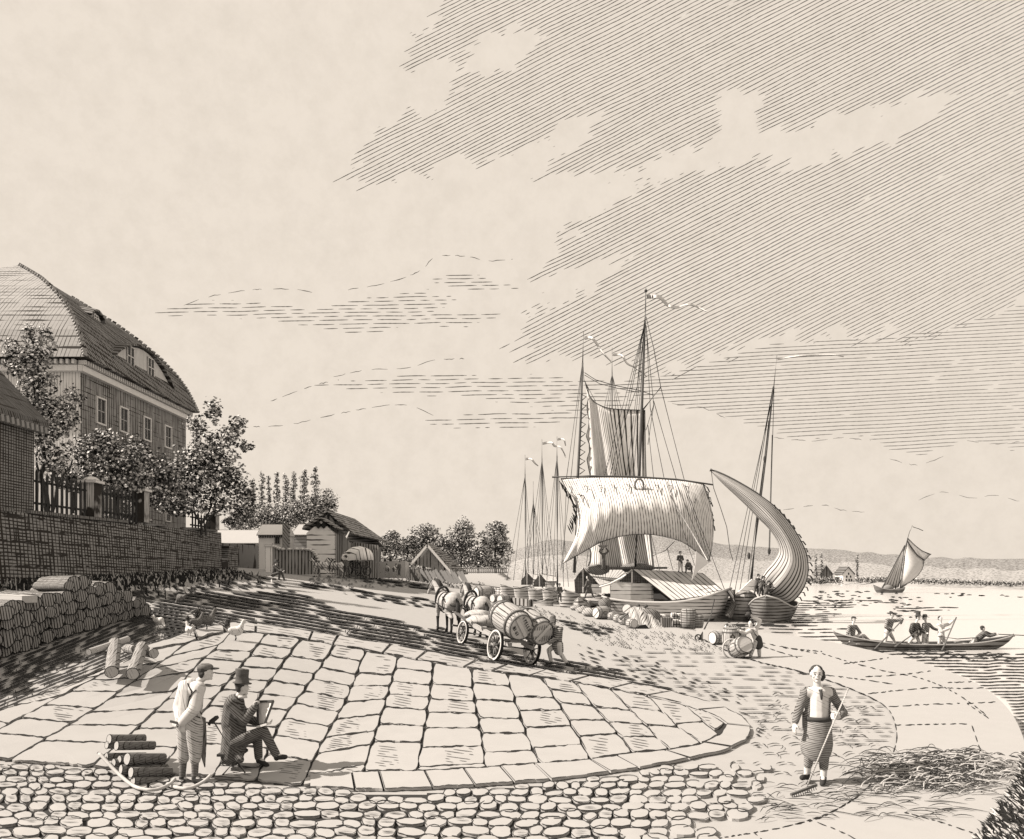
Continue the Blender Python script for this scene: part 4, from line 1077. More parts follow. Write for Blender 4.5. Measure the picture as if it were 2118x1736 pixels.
# ================================================================ TREES AND PLANTS
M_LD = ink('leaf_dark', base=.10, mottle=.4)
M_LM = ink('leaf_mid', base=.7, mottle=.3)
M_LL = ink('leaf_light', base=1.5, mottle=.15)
M_BARK = ink('bark', base=.22, lines=[((1, .3, 0), .09, .3, .5)], mottle=.3)
def leaves(crowns, Y, lp, cover, light, outline=True, seed=0, flat=.55, lobes=5, sprig=1.6):
    lp = lp * .74; cover = cover * 1.05
    """crowns: (px,py,rx,ry[,depth factor]) in picture units at depth Y; lp leaf radius in picture units"""
    R = np.random.RandomState(seed); k = Y / FX; V = []; F = []; MI = []
    for cr in crowns:
        cx, cy, rx, ry = cr[:4]; dz = cr[4] if len(cr) > 4 else .8; lf = cr[5] if len(cr) > 5 else light
        C = np.array(W(cx, cy, Y + (cr[6] if len(cr) > 6 else 0))); rr = np.array([rx * k, max(rx, ry) * k * dz, ry * k])
        n = int(math.pi * rx * ry / (math.pi * lp * lp) * cover)
        q = R.normal(size=(n, 3)); q /= np.linalg.norm(q, axis=1)[:, None]
        rad = R.uniform(.0, 1, n) ** .42
        bump = 1 + .24 * np.sin(q[:, 0] * 5.1 + seed) * np.cos(q[:, 2] * 6.3 + seed * 2) + .12 * R.uniform(-1, 1, n)
        P = C + q * rr * (rad * bump)[:, None]
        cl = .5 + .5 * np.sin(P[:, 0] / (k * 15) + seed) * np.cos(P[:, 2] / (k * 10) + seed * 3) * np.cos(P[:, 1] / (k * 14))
        for i in range(n):
            r = lp * k * R.uniform(.55, 1.25)
            nn = q[i] * .55 + R.normal(size=3) * flat + np.array([0, -.5, .2]); nn /= np.linalg.norm(nn)
            a = np.cross(nn, [0, 0, 1.0]); 
            if np.linalg.norm(a) < 1e-3: a = np.array([1., 0, 0])
            a /= np.linalg.norm(a); b = np.cross(nn, a); ph = R.uniform(0, 6.28)
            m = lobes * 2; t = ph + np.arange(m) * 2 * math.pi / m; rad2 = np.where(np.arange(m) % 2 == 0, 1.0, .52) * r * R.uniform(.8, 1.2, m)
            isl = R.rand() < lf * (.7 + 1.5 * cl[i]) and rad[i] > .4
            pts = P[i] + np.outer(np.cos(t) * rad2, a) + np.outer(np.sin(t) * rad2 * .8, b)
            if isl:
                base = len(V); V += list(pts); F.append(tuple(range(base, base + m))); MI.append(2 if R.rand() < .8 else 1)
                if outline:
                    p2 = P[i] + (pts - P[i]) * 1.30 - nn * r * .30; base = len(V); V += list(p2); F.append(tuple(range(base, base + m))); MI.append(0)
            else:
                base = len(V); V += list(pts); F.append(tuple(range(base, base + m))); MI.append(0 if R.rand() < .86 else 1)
    return np.array(V), F, MI
def tree(name, label, cat, Y, crowns, trunks, lp=6, cover=5, light=.45, seed=0, group=None, outline=True, base=None, twr=1.0):
    b = base or (crowns[0][0], crowns[0][1] + crowns[0][3])
    t = thing(name, label, cat, W(b[0], b[1], Y), group)
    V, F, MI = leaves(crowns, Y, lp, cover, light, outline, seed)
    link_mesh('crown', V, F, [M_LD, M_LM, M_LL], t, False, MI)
    k = Y / FX
    for it, tr in enumerate(trunks):
        m = MB(); pts = smooth_line([p[:2] for p in tr[0]], 5); n = len(pts)
        rs = [(tr[1] + (tr[2] - tr[1]) * i / (n - 1)) * k * twr for i in range(n)]
        dy = tr[3] if len(tr) > 3 else 0
        m.tube([W(p[0], p[1], Y + dy * i / n) for i, p in enumerate(pts)], rs, 7)
        m.build('trunk' if it == 0 else 'limb', M_BARK, t, True)
    return t
G1 = 'trees in the raised garden'
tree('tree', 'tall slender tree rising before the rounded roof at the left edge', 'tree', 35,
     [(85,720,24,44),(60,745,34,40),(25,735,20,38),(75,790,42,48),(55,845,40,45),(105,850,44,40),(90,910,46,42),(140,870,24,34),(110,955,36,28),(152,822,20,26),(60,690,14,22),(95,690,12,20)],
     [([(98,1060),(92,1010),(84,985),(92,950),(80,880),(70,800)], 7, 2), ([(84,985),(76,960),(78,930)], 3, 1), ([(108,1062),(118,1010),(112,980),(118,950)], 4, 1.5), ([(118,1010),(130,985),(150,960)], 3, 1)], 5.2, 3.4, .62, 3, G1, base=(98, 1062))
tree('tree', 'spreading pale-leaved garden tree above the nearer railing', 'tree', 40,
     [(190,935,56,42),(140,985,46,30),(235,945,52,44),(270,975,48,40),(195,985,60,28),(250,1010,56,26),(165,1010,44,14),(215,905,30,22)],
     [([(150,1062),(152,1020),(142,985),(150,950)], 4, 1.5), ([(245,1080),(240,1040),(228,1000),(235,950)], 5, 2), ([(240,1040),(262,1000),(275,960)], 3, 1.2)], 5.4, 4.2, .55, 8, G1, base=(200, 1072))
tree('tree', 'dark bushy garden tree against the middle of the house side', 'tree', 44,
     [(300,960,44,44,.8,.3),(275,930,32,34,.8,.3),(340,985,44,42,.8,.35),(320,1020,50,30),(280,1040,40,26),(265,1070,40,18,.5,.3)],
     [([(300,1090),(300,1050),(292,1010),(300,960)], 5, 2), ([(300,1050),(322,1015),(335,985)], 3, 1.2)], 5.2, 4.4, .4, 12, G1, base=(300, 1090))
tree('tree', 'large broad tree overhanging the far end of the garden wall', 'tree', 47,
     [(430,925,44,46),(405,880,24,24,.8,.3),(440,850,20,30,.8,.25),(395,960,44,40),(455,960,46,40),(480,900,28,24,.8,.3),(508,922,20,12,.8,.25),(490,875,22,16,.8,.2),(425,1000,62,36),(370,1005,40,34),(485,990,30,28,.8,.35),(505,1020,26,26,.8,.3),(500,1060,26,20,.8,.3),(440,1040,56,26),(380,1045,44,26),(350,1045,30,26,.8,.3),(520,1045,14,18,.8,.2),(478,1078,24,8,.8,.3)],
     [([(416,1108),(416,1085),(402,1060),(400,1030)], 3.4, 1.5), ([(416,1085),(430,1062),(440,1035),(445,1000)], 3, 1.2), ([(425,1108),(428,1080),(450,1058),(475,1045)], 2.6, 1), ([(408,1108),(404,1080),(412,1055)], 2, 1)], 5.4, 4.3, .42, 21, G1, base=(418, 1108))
# wood mass and bushes behind the cottages
G2 = 'rounded trees behind the barns'
for i, (cx, cy, rx, ry, lab) in enumerate([(500,1072,34,26,'low rounded tree just right of the garden wall end, behind the long house'), (548,1066,34,26,'rounded tree under the leftmost poplars behind the cottage'),
        (596,1062,38,32,'rounded tree behind the cottage chimney under the middle poplars'), (640,1050,34,32,'rounded tree left of the barn ridge under the tallest poplars'), (676,1036,22,26,'tallest rounded tree peeping above the barn ridge')]):
    tree('round_tree', lab, 'tree', 104, [(cx, cy, rx, ry), (cx - rx * .5, cy + ry * .4, rx * .6, ry * .6), (cx + rx * .5, cy + ry * .4, rx * .6, ry * .6)], [([(cx, cy + ry + 18), (cx, cy)], 2.2, 1.2)], 3.1, 4.6, .45, 30 + i, G2, base=(cx, cy + ry + 18))
G3 = 'poplars in a row behind the barns'
ordn = ['leftmost', 'second from left', 'third from left', 'fourth from left', 'fourth from right', 'third from right', 'second from right', 'tallest and rightmost']
for i, (x, top) in enumerate([(523,991),(542,976),(556,984),(573,977),(591,981),(607,977),(629,970),(652,965)]):
    w = [5, 6, 5, 7, 8, 7, 9, 8][i]; h = 1062 - top; cr = []
    for k in range(7): cr.append((x + jit(1.2), top + h * (k + .5) / 7, 1.3 * w * (.30 + .70 * math.sin(math.pi * (k + 1.2) / 9)) * rnd.uniform(.8, 1.2), h / 11))
    tree('poplar', ordn[i] + ' of the eight slender poplars behind the barns', 'poplar', 118, cr, [([(x, 1075), (x, top + 8)], 1.4, .6)], 2.7, 4.0, .42, 50 + i, G3, base=(x, 1075))
G4 = 'round trees beyond the open shed'
for i, (cx, cy, rx, ry, lab) in enumerate([(807,1122,27,30,'small round tree just right of the barn roof'), (843,1128,24,24,'low round tree between barn and open shed'), (878,1112,36,34,'broad round tree right behind the open shed'),
        (916,1132,28,26,'low round tree beside the open shed roof'), (954,1112,32,44,'tallest round tree, left of the rightmost one'), (1024,1112,32,42,'rightmost round tree, nearest the masts'), (990,1146,30,24,'low bushy tree between the two tallest round trees')]):
    tree('round_tree', lab, 'tree', 106 + (i % 3) * 2, [(cx, cy, rx, ry * .8), (cx - rx * .5, cy + ry * .5, rx * .7, ry * .55), (cx + rx * .5, cy + ry * .5, rx * .7, ry * .55), (cx, 1163, rx * 1.15, 14), (cx + rx * .2, cy - ry * .45, rx * .6, ry * .45)], [([(cx, 1186), (cx, cy)], 2.4, 1.4)], 3.0, 4.4, .42, 70 + i, G4, base=(cx, 1186))
# far bank: poplars singly, shrubs along the water as one mass
for i, (x, top, bot) in enumerate([(1688,1146,1207), (1700,1146,1207), (1773,1150,1207)]):
    cr = [(x + jit(.6), top + (bot - top) * (k + .5) / 7, 3.0, 6) for k in range(7)]
    tree('poplar', ['left poplar of the close pair on the far bank', 'right poplar of the close pair on the far bank', 'lone poplar right of the far white farmhouse'][i], 'poplar', 205, cr, [([(x, bot), (x, top + 8)], 1, .5)], 2.0, 4.5, .15, 90 + i, 'poplars on the far bank', outline=False, base=(x, bot))
def shrub_mass(name, pts, Yf, lp, seed, light=.4, kind='stuff', cover=4.2):
    V, F, MI = leaves(pts, Yf, lp, cover, light, False, seed); o = link_mesh(name, V, F, [M_LD, M_LM, M_LL], None, False, MI); tag(o, kind=kind); return o
pts = [(x, 1200 + jit(1.5), 6 + rnd.random() * 4, 6 + rnd.random() * 3, .8, .25) for x in range(1668, 1850, 7) if not 1743 < x < 1768]
shrub_mass('far_shrubs', pts, 200, 2.0, 101)
pts = [(x, 1201 + (x - 1880) * .03 + jit(1.2), 7, 6.5, .8, .2) for x in range(1880, 2150, 8)]
shrub_mass('far_hedge', pts, 168, 2.0, 102)
# weeds and brambles at the foot of the garden wall
pts = []
for i in range(70):
    x = rnd.uniform(210, 500); f = (x - 210) / 290
    g_ = G(x, 1228 - 34 * f + rnd.uniform(-8, 10)); pts.append((x, 0, g_))
V = []; F = []; MI = []
R = np.random.RandomState(5)
for i in range(2600):
    f = R.rand(); Y = 27 + 24 * f; x = WX + .25 + abs(R.normal()) * (.9 + 1.2 * (1 - f)); z = float(gz(x, Y)); h = R.uniform(.12, .42); a = R.uniform(0, 6.28); w = R.uniform(.02, .05) * (Y / 30)
    l = np.array([math.cos(a), math.sin(a), 0]) * h * R.uniform(.1, .7); b = len(V); p = np.array([x, Y, z - .02]); s = np.array([w, 0, 0])
    V += [p - s, p + s, p + l * .6 + np.array([0, 0, h * .7]) + s * .7, p + l + np.array([0, 0, h * (.6 if R.rand() < .5 else 1)])]; F.append((b, b + 1, b + 2, b + 3)); MI.append(0 if R.rand() < .75 else 1)
o = link_mesh('wall_weeds', np.array(V), F, [M_LD, M_LL], None, False, MI); tag(o, kind='stuff')

# ---- grassy bank falling from the quay at the lower right
def bank():
    L = onplane(smooth_line([(2126,1560),(2116,1612),(2096,1655),(2066,1700),(2036,1745),(2000,1800),(1950,1880)], 6), .02); n = len(L)
    g = np.gradient(L[:, :2], axis=0); l = np.hypot(*g.T); nx, ny = -g[:, 1] / l, g[:, 0] / l
    if nx.mean() < 0: nx, ny = -nx, -ny
    rows = []
    for d, z in ((-.03, .035), (.35, .0), (1.0, -.45), (2.0, -1.3), (3.0, -1.9)):
        rows.append(np.c_[L[:, 0] + nx * d, L[:, 1] + ny * d, np.full(n, z)])
    V = np.vstack(rows); F = []
    for k in range(4):
        for i in range(n - 1): F.append((k * n + i, k * n + i + 1, (k + 1) * n + i + 1, (k + 1) * n + i))
    o = link_mesh('bank', V, F, ink('bank_earth', base=.12), None, True); tag(o, kind='structure')
    V = []; F = []; MI = []; R = np.random.RandomState(9)
    for i in range(17000):
        s = R.rand() * (n - 1); a = int(s); f = s - a; d = R.rand() ** 1.3 * 2.6
        p = L[a] * (1 - f) + L[min(a + 1, n - 1)] * f; x = p[0] + nx[a] * (d - .05); y = p[1] + ny[a] * (d - .05); z = np.interp(d, [0, .35, 1, 2, 3], [.02, 0, -.45, -1.3, -1.9])
        h = R.uniform(.04, .10); q = np.array([x, y, z]); dr = np.array([-nx[a] * .55, -ny[a] * .55, .5 + R.rand() * .5]) + R.normal(size=3) * .25; w = np.array([.004 + .006 * R.rand(), 0, 0]); b = len(V)
        V += [q - w, q + w, q + dr * h * .6 + w * .8, q + dr * h + np.array([-.02, 0, -.01])]; F.append((b, b + 1, b + 2, b + 3)); MI.append(0 if R.rand() < .76 else 1)
    o = link_mesh('bank_grass', np.array(V), F, [M_LD, M_LL], None, False, MI); tag(o, kind='stuff')
bank()

# ---- the heap of straw being raked
def straw():
    V = []; F = []; R = np.random.RandomState(4)
    def blade(px, py, L, ang, w, arch, lift):
        c = onplane([(px, py)], 0)[0]; k = c[1] / FX; n = 6; a = math.radians(ang); pts = []
        dx, dy = math.cos(a), math.sin(a)
        for i in range(n):
            s = i / (n - 1); pts.append([c[0] + dx * L * (s - .5), c[1] + dy * L * (s - .5) + R.normal() * .004, .03 + lift + arch * 4 * s * (1 - s)])
        m = MB(); m.tube([Vector(p) for p in pts], [w * .5, w, w, w * .9, w * .7, w * .2], 4, cap=False); b = len(V); V.extend(m.v); F.extend([tuple(b + i for i in f) for f in m.f])
    def hgt(px, py):
        return .55 * max(0, .26 * math.exp(-((px - 2000) / 95) ** 2 - ((py - 1590) / 26) ** 2) + .20 * math.exp(-((px - 1860) / 80) ** 2 - ((py - 1600) / 22) ** 2) + .12 * math.exp(-((px - 1950) / 120) ** 2 - ((py - 1620) / 24) ** 2))
    for i in range(300):
        px = R.normal(1930, 85); py = R.normal(1606, 24)
        if not (1725 < px < 2105 and 1555 < py < 1665) or py > 1640 + (px - 1725) * .06: continue
        h = hgt(px, py); blade(px, py, R.uniform(.18, .5), R.normal(8, 26) * (1 if R.rand() < .6 else -1), .0062, R.uniform(.02, .10), h * R.uniform(.3, 1))
    for i in range(110):
        px = R.uniform(1560, 2010); py = R.uniform(1628, 1700)
        blade(px, py, R.uniform(.12, .4), R.normal(0, 30), .0055, R.uniform(.0, .04), 0)
    o = link_mesh('straw', np.array(V), F, ink('straw_line', base=.16, mottle=.3), None, True); tag(o, kind='stuff')
    V.clear(); F.clear(); R.seed(6)
    for i in range(560):
        px = R.normal(1945, 80); py = R.normal(1602, 20)
        if not (1740 < px < 2095 and 1560 < py < 1650): continue
        h = hgt(px, py); blade(px, py, R.uniform(.2, .5), R.normal(5, 24), .011, R.uniform(.02, .08), h * R.uniform(.2, .9))
    o = link_mesh('pale_straw', np.array(V), F, ink('straw_pale', base=1.05), None, True); tag(o, kind='stuff')
straw()
# ================================================================ SHIPS AND BOATS
M_HULL = ink('hull_planks', base=1.25, lines=[((0, 0, 1), .26, .30, .12, .15)], edge=.05)
M_HULLD = ink('hull_dark', base=.55, lines=[((0, 0, 1), .22, .42, .12)], edge=.04)
M_SPAR = ink('spar_wood', base=.30, mottle=.3)
M_ROPE = ink('rope_line', base=.16)
M_CLOTH = ink('sail_cloth', base=1.75, mottle=.06, uvlines=[((1, 0, 0), .0165, .27, .05, .06)])
M_CLOTHD = ink('furled_cloth', base=2.0, uvlines=[((1, .04, 0), .031, .36, .12, .0)])
M_CLOTHC = ink('lug_cloth', base=1.25, uvlines=[((0, 1, 0), .085, .36, .14, .1)])
M_PENN = ink('pennant_cloth', base=1.3, edge=0)
M_TENT = ink('tent_boards', base=1.35, uvlines=[((1, 0, 0), .082, .24, .04, .12)], edge=.06)
M_WPL = ink('white_planks', base=1.9, lines=[((0, 0, 1), .30, .22, .12, .45)], edge=.06)
M_DARKIN = ink('dark_interior', base=.12)
def hull(name, parent, S, B, beam, zg, rise, zk, mat, n=18, blunt=.55, rise_s=None, flare=1.0, inner=True):
    """double-skinned boat hull between stern S and bow B (x, Y)"""
    S = Vector((S[0], S[1], 0)); B = Vector((B[0], B[1], 0)); d = (B - S); L = d.length; d.normalize(); a = Vector((d.y, -d.x, 0))
    rs = rise if rise_s is None else rise_s
    rings = []; rin = []
    for i in range(n + 1):
        s = i / n; q = abs(2 * s - 1); r = rise if s > .5 else rs
        zt = zg + r * q ** 2.6; zl = zk + (zt - zk) * q ** 5 * .97
        hb = beam / 2 * max(.012, (1 - q ** (2.2 if s > .5 else 2.6 / blunt)) ** blunt)
        c = S + d * L * s; ring = []; ri = []
        for k in range(-4, 5):
            t = k / 4; w = math.copysign(abs(t) ** .62, t); zz = zl + (zt - zl) * abs(t) ** 1.9
            ring.append(c + a * hb * w * flare + Vector((0, 0, zz)))
            ri.append(c + a * (hb * w * .93) + Vector((0, 0, max(zz, zl + .06) + (.0 if abs(k) == 4 else .06))))
        rings.append(ring); rin.append(ri)
    m = MB(); m.loft(rings, closed=False, cap=False)
    o = m.build(name, mat, parent, True)
    m = MB(); m.loft(rin, closed=False, cap=False); o2 = m.build('inside', M_DARKIN if mat is M_HULLD else ink('hull_inside', base=.45, lines=[((0, 0, 1), .2, .35, .1)]), parent, True)
    m = MB(); 
    for k in (0, 8): m.tube([r[k] + Vector((0, 0, .03)) for r in rings], max(.03, beam * .018), 6)
    m.tube([rings[-1][k] for k in (4, 6, 8)], .05, 6)
    m.build('gunwale', ink('gunwale_wood', base=1.1 if mat is M_HULL else .3), parent, True)
    return rings
def rope(parent, pts, r, name='rope', mat=None):
    m = MB(); m.tube(pts, r, 5, cap=False); return m.build(name, mat or M_ROPE, parent, True)
def rp(parent, Y, pts, w=1.5, dY=None, name='rope', mat=None):
    """rope through picture points at depth Y (+dY per point)"""
    P = [W(p[0], p[1], Y + (p[2] if len(p) > 2 else 0)) for p in pts]
    return rope(parent, P, w * .5 * Y / FX, name, mat)
def spar(parent, Y, pts, w0, w1, name='mast', mat=None):
    P = [W(p[0], p[1], Y + (p[2] if len(p) > 2 else 0)) for p in pts]; n = len(P)
    m = MB(); m.tube(P, [(w0 + (w1 - w0) * i / (n - 1)) * .5 * Y / FX for i in range(n)], 8); return m.build(name, mat or M_SPAR, parent, True)
def surf(name, parent, mat, top, bot, nu, nv, bulge, Y, thick=.03, edges=None, hem=1.5):
    """cloth between two picture curves (lists of points), pushed by bulge(u,v) in depth"""
    T = smooth_line(top, 8); Bm = smooth_line(bot, 8)
    def at(L, u):
        t = np.linspace(0, 1, len(L)); return np.interp(u, t, L[:, 0]), np.interp(u, t, L[:, 1])
    V = []; UV = []
    for j in range(nv + 1):
        v = j / nv
        for i in range(nu + 1):
            u = i / nu; a = at(T, u); b = at(Bm, u)
            ex = edges(u, v) if edges else (0, 0)
            V.append(W(a[0] + (b[0] - a[0]) * v + ex[0], a[1] + (b[1] - a[1]) * v + ex[1], Y + bulge(u, v))); UV.append((u, v))
    F = [(j * (nu + 1) + i, j * (nu + 1) + i + 1, (j + 1) * (nu + 1) + i + 1, (j + 1) * (nu + 1) + i) for j in range(nv) for i in range(nu)]
    o = link_mesh(name, V, F, mat, parent, True, None, UV)
    if thick:
        m = o.modifiers.new('thick', 'SOLIDIFY'); m.thickness = thick
    if hem:
        n1 = nu + 1; ed = [V[i] for i in range(n1)] + [V[j * n1 + nu] for j in range(1, nv + 1)] + [V[nv * n1 + i] for i in range(nu - 1, -1, -1)] + [V[j * n1] for j in range(nv - 1, -1, -1)]
        m = MB(); m.tube([p + Vector((0, -.05, 0)) for p in ed], hem * .5 * Y / FX, 5, cap=False); m.build('bolt_rope', M_ROPE, o, True, origin=ORG[parent.name])
    return o
def pennant(parent, Y, pts, w0, w1, stripes=False):
    L = smooth_line(pts, 6); n = len(L); t = np.gradient(L, axis=0); l = np.hypot(*t.T); nn = np.c_[-t[:, 1] / l, t[:, 0] / l]
    V = []
    for i in range(n):
        w = w0 + (w1 - w0) * i / (n - 1); dy = .35 * math.sin(i * .55)
        V.append(W(L[i, 0] + nn[i, 0] * w * .5, L[i, 1] + nn[i, 1] * w * .5, Y + dy)); V.append(W(L[i, 0] - nn[i, 0] * w * .5, L[i, 1] - nn[i, 1] * w * .5, Y + dy + .05))
    F = [(2 * i, 2 * i + 1, 2 * i + 3, 2 * i + 2) for i in range(n - 1)]
    o = link_mesh('pennant', V, F, M_PENN, parent, False); m = o.modifiers.new('thick', 'SOLIDIFY'); m.thickness = .03
    e = MB(); k = Y / FX * .55
    e.tube(V[0::2], k, 4); o2 = e.build('pennant_hem', M_ROPE, o, origin=ORG[parent.name])
    e = MB(); e.tube(V[1::2], k, 4); e.build('pennant_hem', M_ROPE, o, origin=ORG[parent.name])
    return o

# ---- the great river barge with square sail
YA = 62.0
A = thing('sailing_barge', 'largest moored river barge with wide square sail, tent roofs and two masts', 'ship', W(1370, 1275, YA))
hull('hull', A, (XX(1250, 62.5), 62.5), (XX(1512, 57.5), 57.5), 5.2, .58, 1.05, -1.25, M_HULL, blunt=.45, rise_s=.5)
# forecabin with planked side and tent roofs
Yc = 60.6
m = MB(); m.prism([W(1262, 1243, Yc), W(1262, 1203, Yc), W(1346, 1207, Yc), W(1348, 1247, Yc)], (.25, .3, 0)); m.build('cabin_side', M_WPL, A)
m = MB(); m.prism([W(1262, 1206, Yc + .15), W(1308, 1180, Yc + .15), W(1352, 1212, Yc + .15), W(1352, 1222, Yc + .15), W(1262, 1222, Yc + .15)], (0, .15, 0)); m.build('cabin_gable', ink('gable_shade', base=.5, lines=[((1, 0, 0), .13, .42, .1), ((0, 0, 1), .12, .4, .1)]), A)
m = MB(); m.beam(W(1307, 1182, Yc - .05), W(1307, 1208, Yc - .05), .12, .12); m.build('cabin_post', M_TRIM, A)
def quadsheet(name, parent, P, mat, th=.08, n=14):
    a, b, c, d = [W(*p) for p in P]; V = []; UV = []
    for j in range(5):
        for i in range(n + 1):
            u = i / n; v = j / 4; V.append((a * (1 - u) + b * u) * (1 - v) + (d * (1 - u) + c * u) * v); UV.append((u, v))
    F = [(j * (n + 1) + i, j * (n + 1) + i + 1, (j + 1) * (n + 1) + i + 1, (j + 1) * (n + 1) + i) for j in range(4) for i in range(n)]
    o = link_mesh(name, V, F, mat, parent, False, None, UV); m = o.modifiers.new('t', 'SOLIDIFY'); m.thickness = th; return o
quadsheet('tent_roof', A, [(1308,1179,Yc+.2),(1453,1187,Yc+1.2),(1502,1228,58.4),(1390,1243,58.6)], M_TENT)
quadsheet('tent_roof', A, [(1308,1179,Yc+.3),(1453,1187,Yc+1.3),(1440,1215,64),(1262,1206,64)], M_TENT)
m = MB(); 
for a in ((1240,1211),(1308,1180)): pass
m.tube([W(1308, 1179, Yc - .1), W(1285, 1196, Yc - .2), W(1262, 1208, Yc - .3), W(1240, 1214, Yc - .4)], [.10, .10, .09, .08], 6); m.build('awning_edge', M_TRIM, A, True)
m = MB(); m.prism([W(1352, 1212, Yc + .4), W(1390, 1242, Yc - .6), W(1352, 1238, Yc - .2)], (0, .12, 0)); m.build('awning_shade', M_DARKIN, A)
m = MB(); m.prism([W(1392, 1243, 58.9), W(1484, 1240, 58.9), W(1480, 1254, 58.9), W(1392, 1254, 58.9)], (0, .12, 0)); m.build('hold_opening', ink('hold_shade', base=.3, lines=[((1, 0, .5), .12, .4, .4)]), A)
m = MB(); m.beam(W(1392, 1240, 58.7), W(1392, 1258, 58.7), .18, .12); m.build('bulkhead_post', M_TRIM, A)
# deck on the cabin top
m = MB(); m.box(W(1312, 1175, YA), (4.9, 2.0, .16)); m.build('deck_planks', ink('deck_wood', base=.35, lines=[((1, 0, 0), .2, .3, .1)]), A)
m = MB(); m.ell(W(1238, 1178, YA), (1.05, .8, .42), lump=.3); m.build('tarpaulin', ink('tarp_cloth', base=.7, lines=[((1, 0, 1), .12, .4, .3)]), A, True)
m = MB(); m.ell(W(1318, 1175, YA + .6), (1.3, .8, .42), lump=.3, seed=3); m.build('tarpaulin', ink('tarp_cloth'), A, True)
# masts
spar(A, YA, [(1313,1200),(1318,1080),(1322,979),(1328,830),(1334,665)], 9, 4.5)
spar(A, YA, [(1334,670),(1335,640),(1336,596)], 4.0, 1.4, 'topmast')
spar(A, YA + 1.5, [(1188,1185),(1195,988),(1201,870),(1205,751)], 7, 3.6)
spar(A, YA + 1.5, [(1205,755),(1207,686)], 2.8, 1.2, 'topmast')
m = MB(); m.ell(W(1336, 602, YA), .13, 8, 6); m.build('truck', M_ROPE, A)
spar(A, YA - .6, [(1142,987),(1220,985),(1310,986),(1400,992),(1475,1003)], 4.2, 3.4, 'yard')
spar(A, YA - .3, [(1329,849),(1367,801)], 3.6, 2.4, 'gaff')
# square sail
surf('square_sail', A, M_CLOTH, [(1160,990),(1230,988),(1310,989),(1400,994),(1455,1001)], [(1164,1166),(1205,1143),(1250,1119),(1308,1106),(1362,1108),(1410,1121),(1442,1143),(1466,1164)], 64, 26,
     lambda u, v: -2.6 * math.sin(math.pi * min(1, v * .93)) * (math.sin(math.pi * min(max(u, 0), 1)) ** .5) - .10 * math.sin(u * 70) * v, YA - .7,
     edges=lambda u, v: ((34 * math.sin(math.pi * v) ** 1.1 * (1 - u) ** 3) + 14 * math.sin(math.pi * v) * u ** 3, 0))
# gathered edge, reef points, wreath of rope
m = MB()
for k in range(26):
    v = k / 25; x = 1162 + 28 * math.sin(math.pi * v * .8) ** 1.1 + jit(2); y = 1000 + 92 * v
    m.tube([W(x - 4, y - 5, YA - 1.2), W(x + jit(3), y + 3, YA - 1.5), W(x + 3 + jit(2), y + 13, YA - 1.3)], [.03, .06, .02], 5)
m.build('gathered_edge', M_INK, A, True)
for r, (y0, x0, x1, n) in enumerate([(1003, 1185, 1420, 9), (1022, 1205, 1470, 9)]):
    for i in range(n):
        x = x0 + (x1 - x0) * i / (n - 1) + jit(4); yy = y0 + 6 * ((x - 1310) / 130) ** 2 * .8
        m = MB(); b = -3.0 + .9 * ((x - 1310) / 150) ** 2; b = max(b, -3.0)
        m.tube([W(x - 6, yy, YA + b * .62), W(x, yy, YA + b * .66), W(x + 1, yy + 6, YA + b * .75), W(x - .5 + jit(2), yy + 14, YA + b * .9)], .035, 4); m.build('reef_point', M_ROPE, A)
m = MB(); m.tube([W(1322 + 9 * math.cos(t), 1004 + 13 * math.sin(t), YA - 2.2) for t in np.linspace(0, 2 * math.pi, 19)], .085, 6); m.build('rope_wreath', ink('wreath', base=.6, lines=[((1, 0, 1), .10, .4, .2)]), A, True)
m = MB()
for k in range(9):
    x = 1458 + 1.6 * k + jit(2); y = 1004 + k * 10; m.tube([W(x, y, YA - .7), W(x + 6, y + 5, YA - .8), W(x + 9 + jit(3), y + 14, YA - .7)], .05, 4)
m.build('frayed_leech', M_ROPE, A)
# hanging brown sail of the second mast, laced in scallops
surf('hanging_sail', A, M_CLOTHD, [(1210,790),(1213,803),(1218,816),(1226,828),(1240,838),(1268,846),(1334,849)], [(1204,1176),(1232,1178),(1258,1178),(1284,1178),(1308,1178),(1332,1178),(1354,1178)], 40, 24,
     lambda u, v: .22 * math.sin(u * 15 + v * 2) * (.3 + v), YA + 1.2, edges=lambda u, v: (8 * abs(math.sin(v * 22)) * (1 - u) ** 8 + 10 * v * (1 - u) - 6 * math.sin(v * 3) * u, 0))
for i in range(9):
    m = MB(); y = 815 + i * 19; m.tube([W(1202 - i * .5, y, YA + 1.3), W(1212 - i * .3, y + 6, YA + 1.1), W(1203 - i * .5, y + 14, YA + 1.3)], .05, 4); m.build('lacing', M_ROPE, A)
rp(A, YA + 1.4, [(1209,771),(1232,786),(1269,797),(1323,808),(1352,818)], 1.6); rp(A, YA + 1.4, [(1209,776),(1240,794),(1275,803),(1322,812)], 1.4); rp(A, YA + 1.4, [(1209,788),(1232,831)], 1.3)
for a, b in (((1334,668),(1250,985)),((1333,672),(1262,986)),((1333,675),(1271,986)),((1333,678),(1296,986)),((1333,680),(1303,986)),((1334,690),(1310,986)),
             ((1336,672),(1352,838)),((1337,680),(1345,845)),((1352,838),(1336,890)),((1352,838),(1340,920)),((1367,803),(1417,1000)),((1352,830),(1400,996)),((1345,845),(1374,992)),((1340,880),(1352,990))):
    rp(A, YA - .4, [a, b], 1.6, name='shroud')
rp(A, YA - .4, [(1336,655),(1352,720),(1367,803)], 1.6, name='stay')
rp(A, YA - .4, [(1335,650),(1325,720),(1318,800),(1296,860)], 1.4, name='stay')
for a, b in (((1204,756),(1172,986)),((1204,760),(1181,986)),((1206,758),(1208,790)),((1172,986),(1165,1185)),((1181,986),(1160,1180))): rp(A, YA + 1.5, [a, b], 1.5, name='shroud')
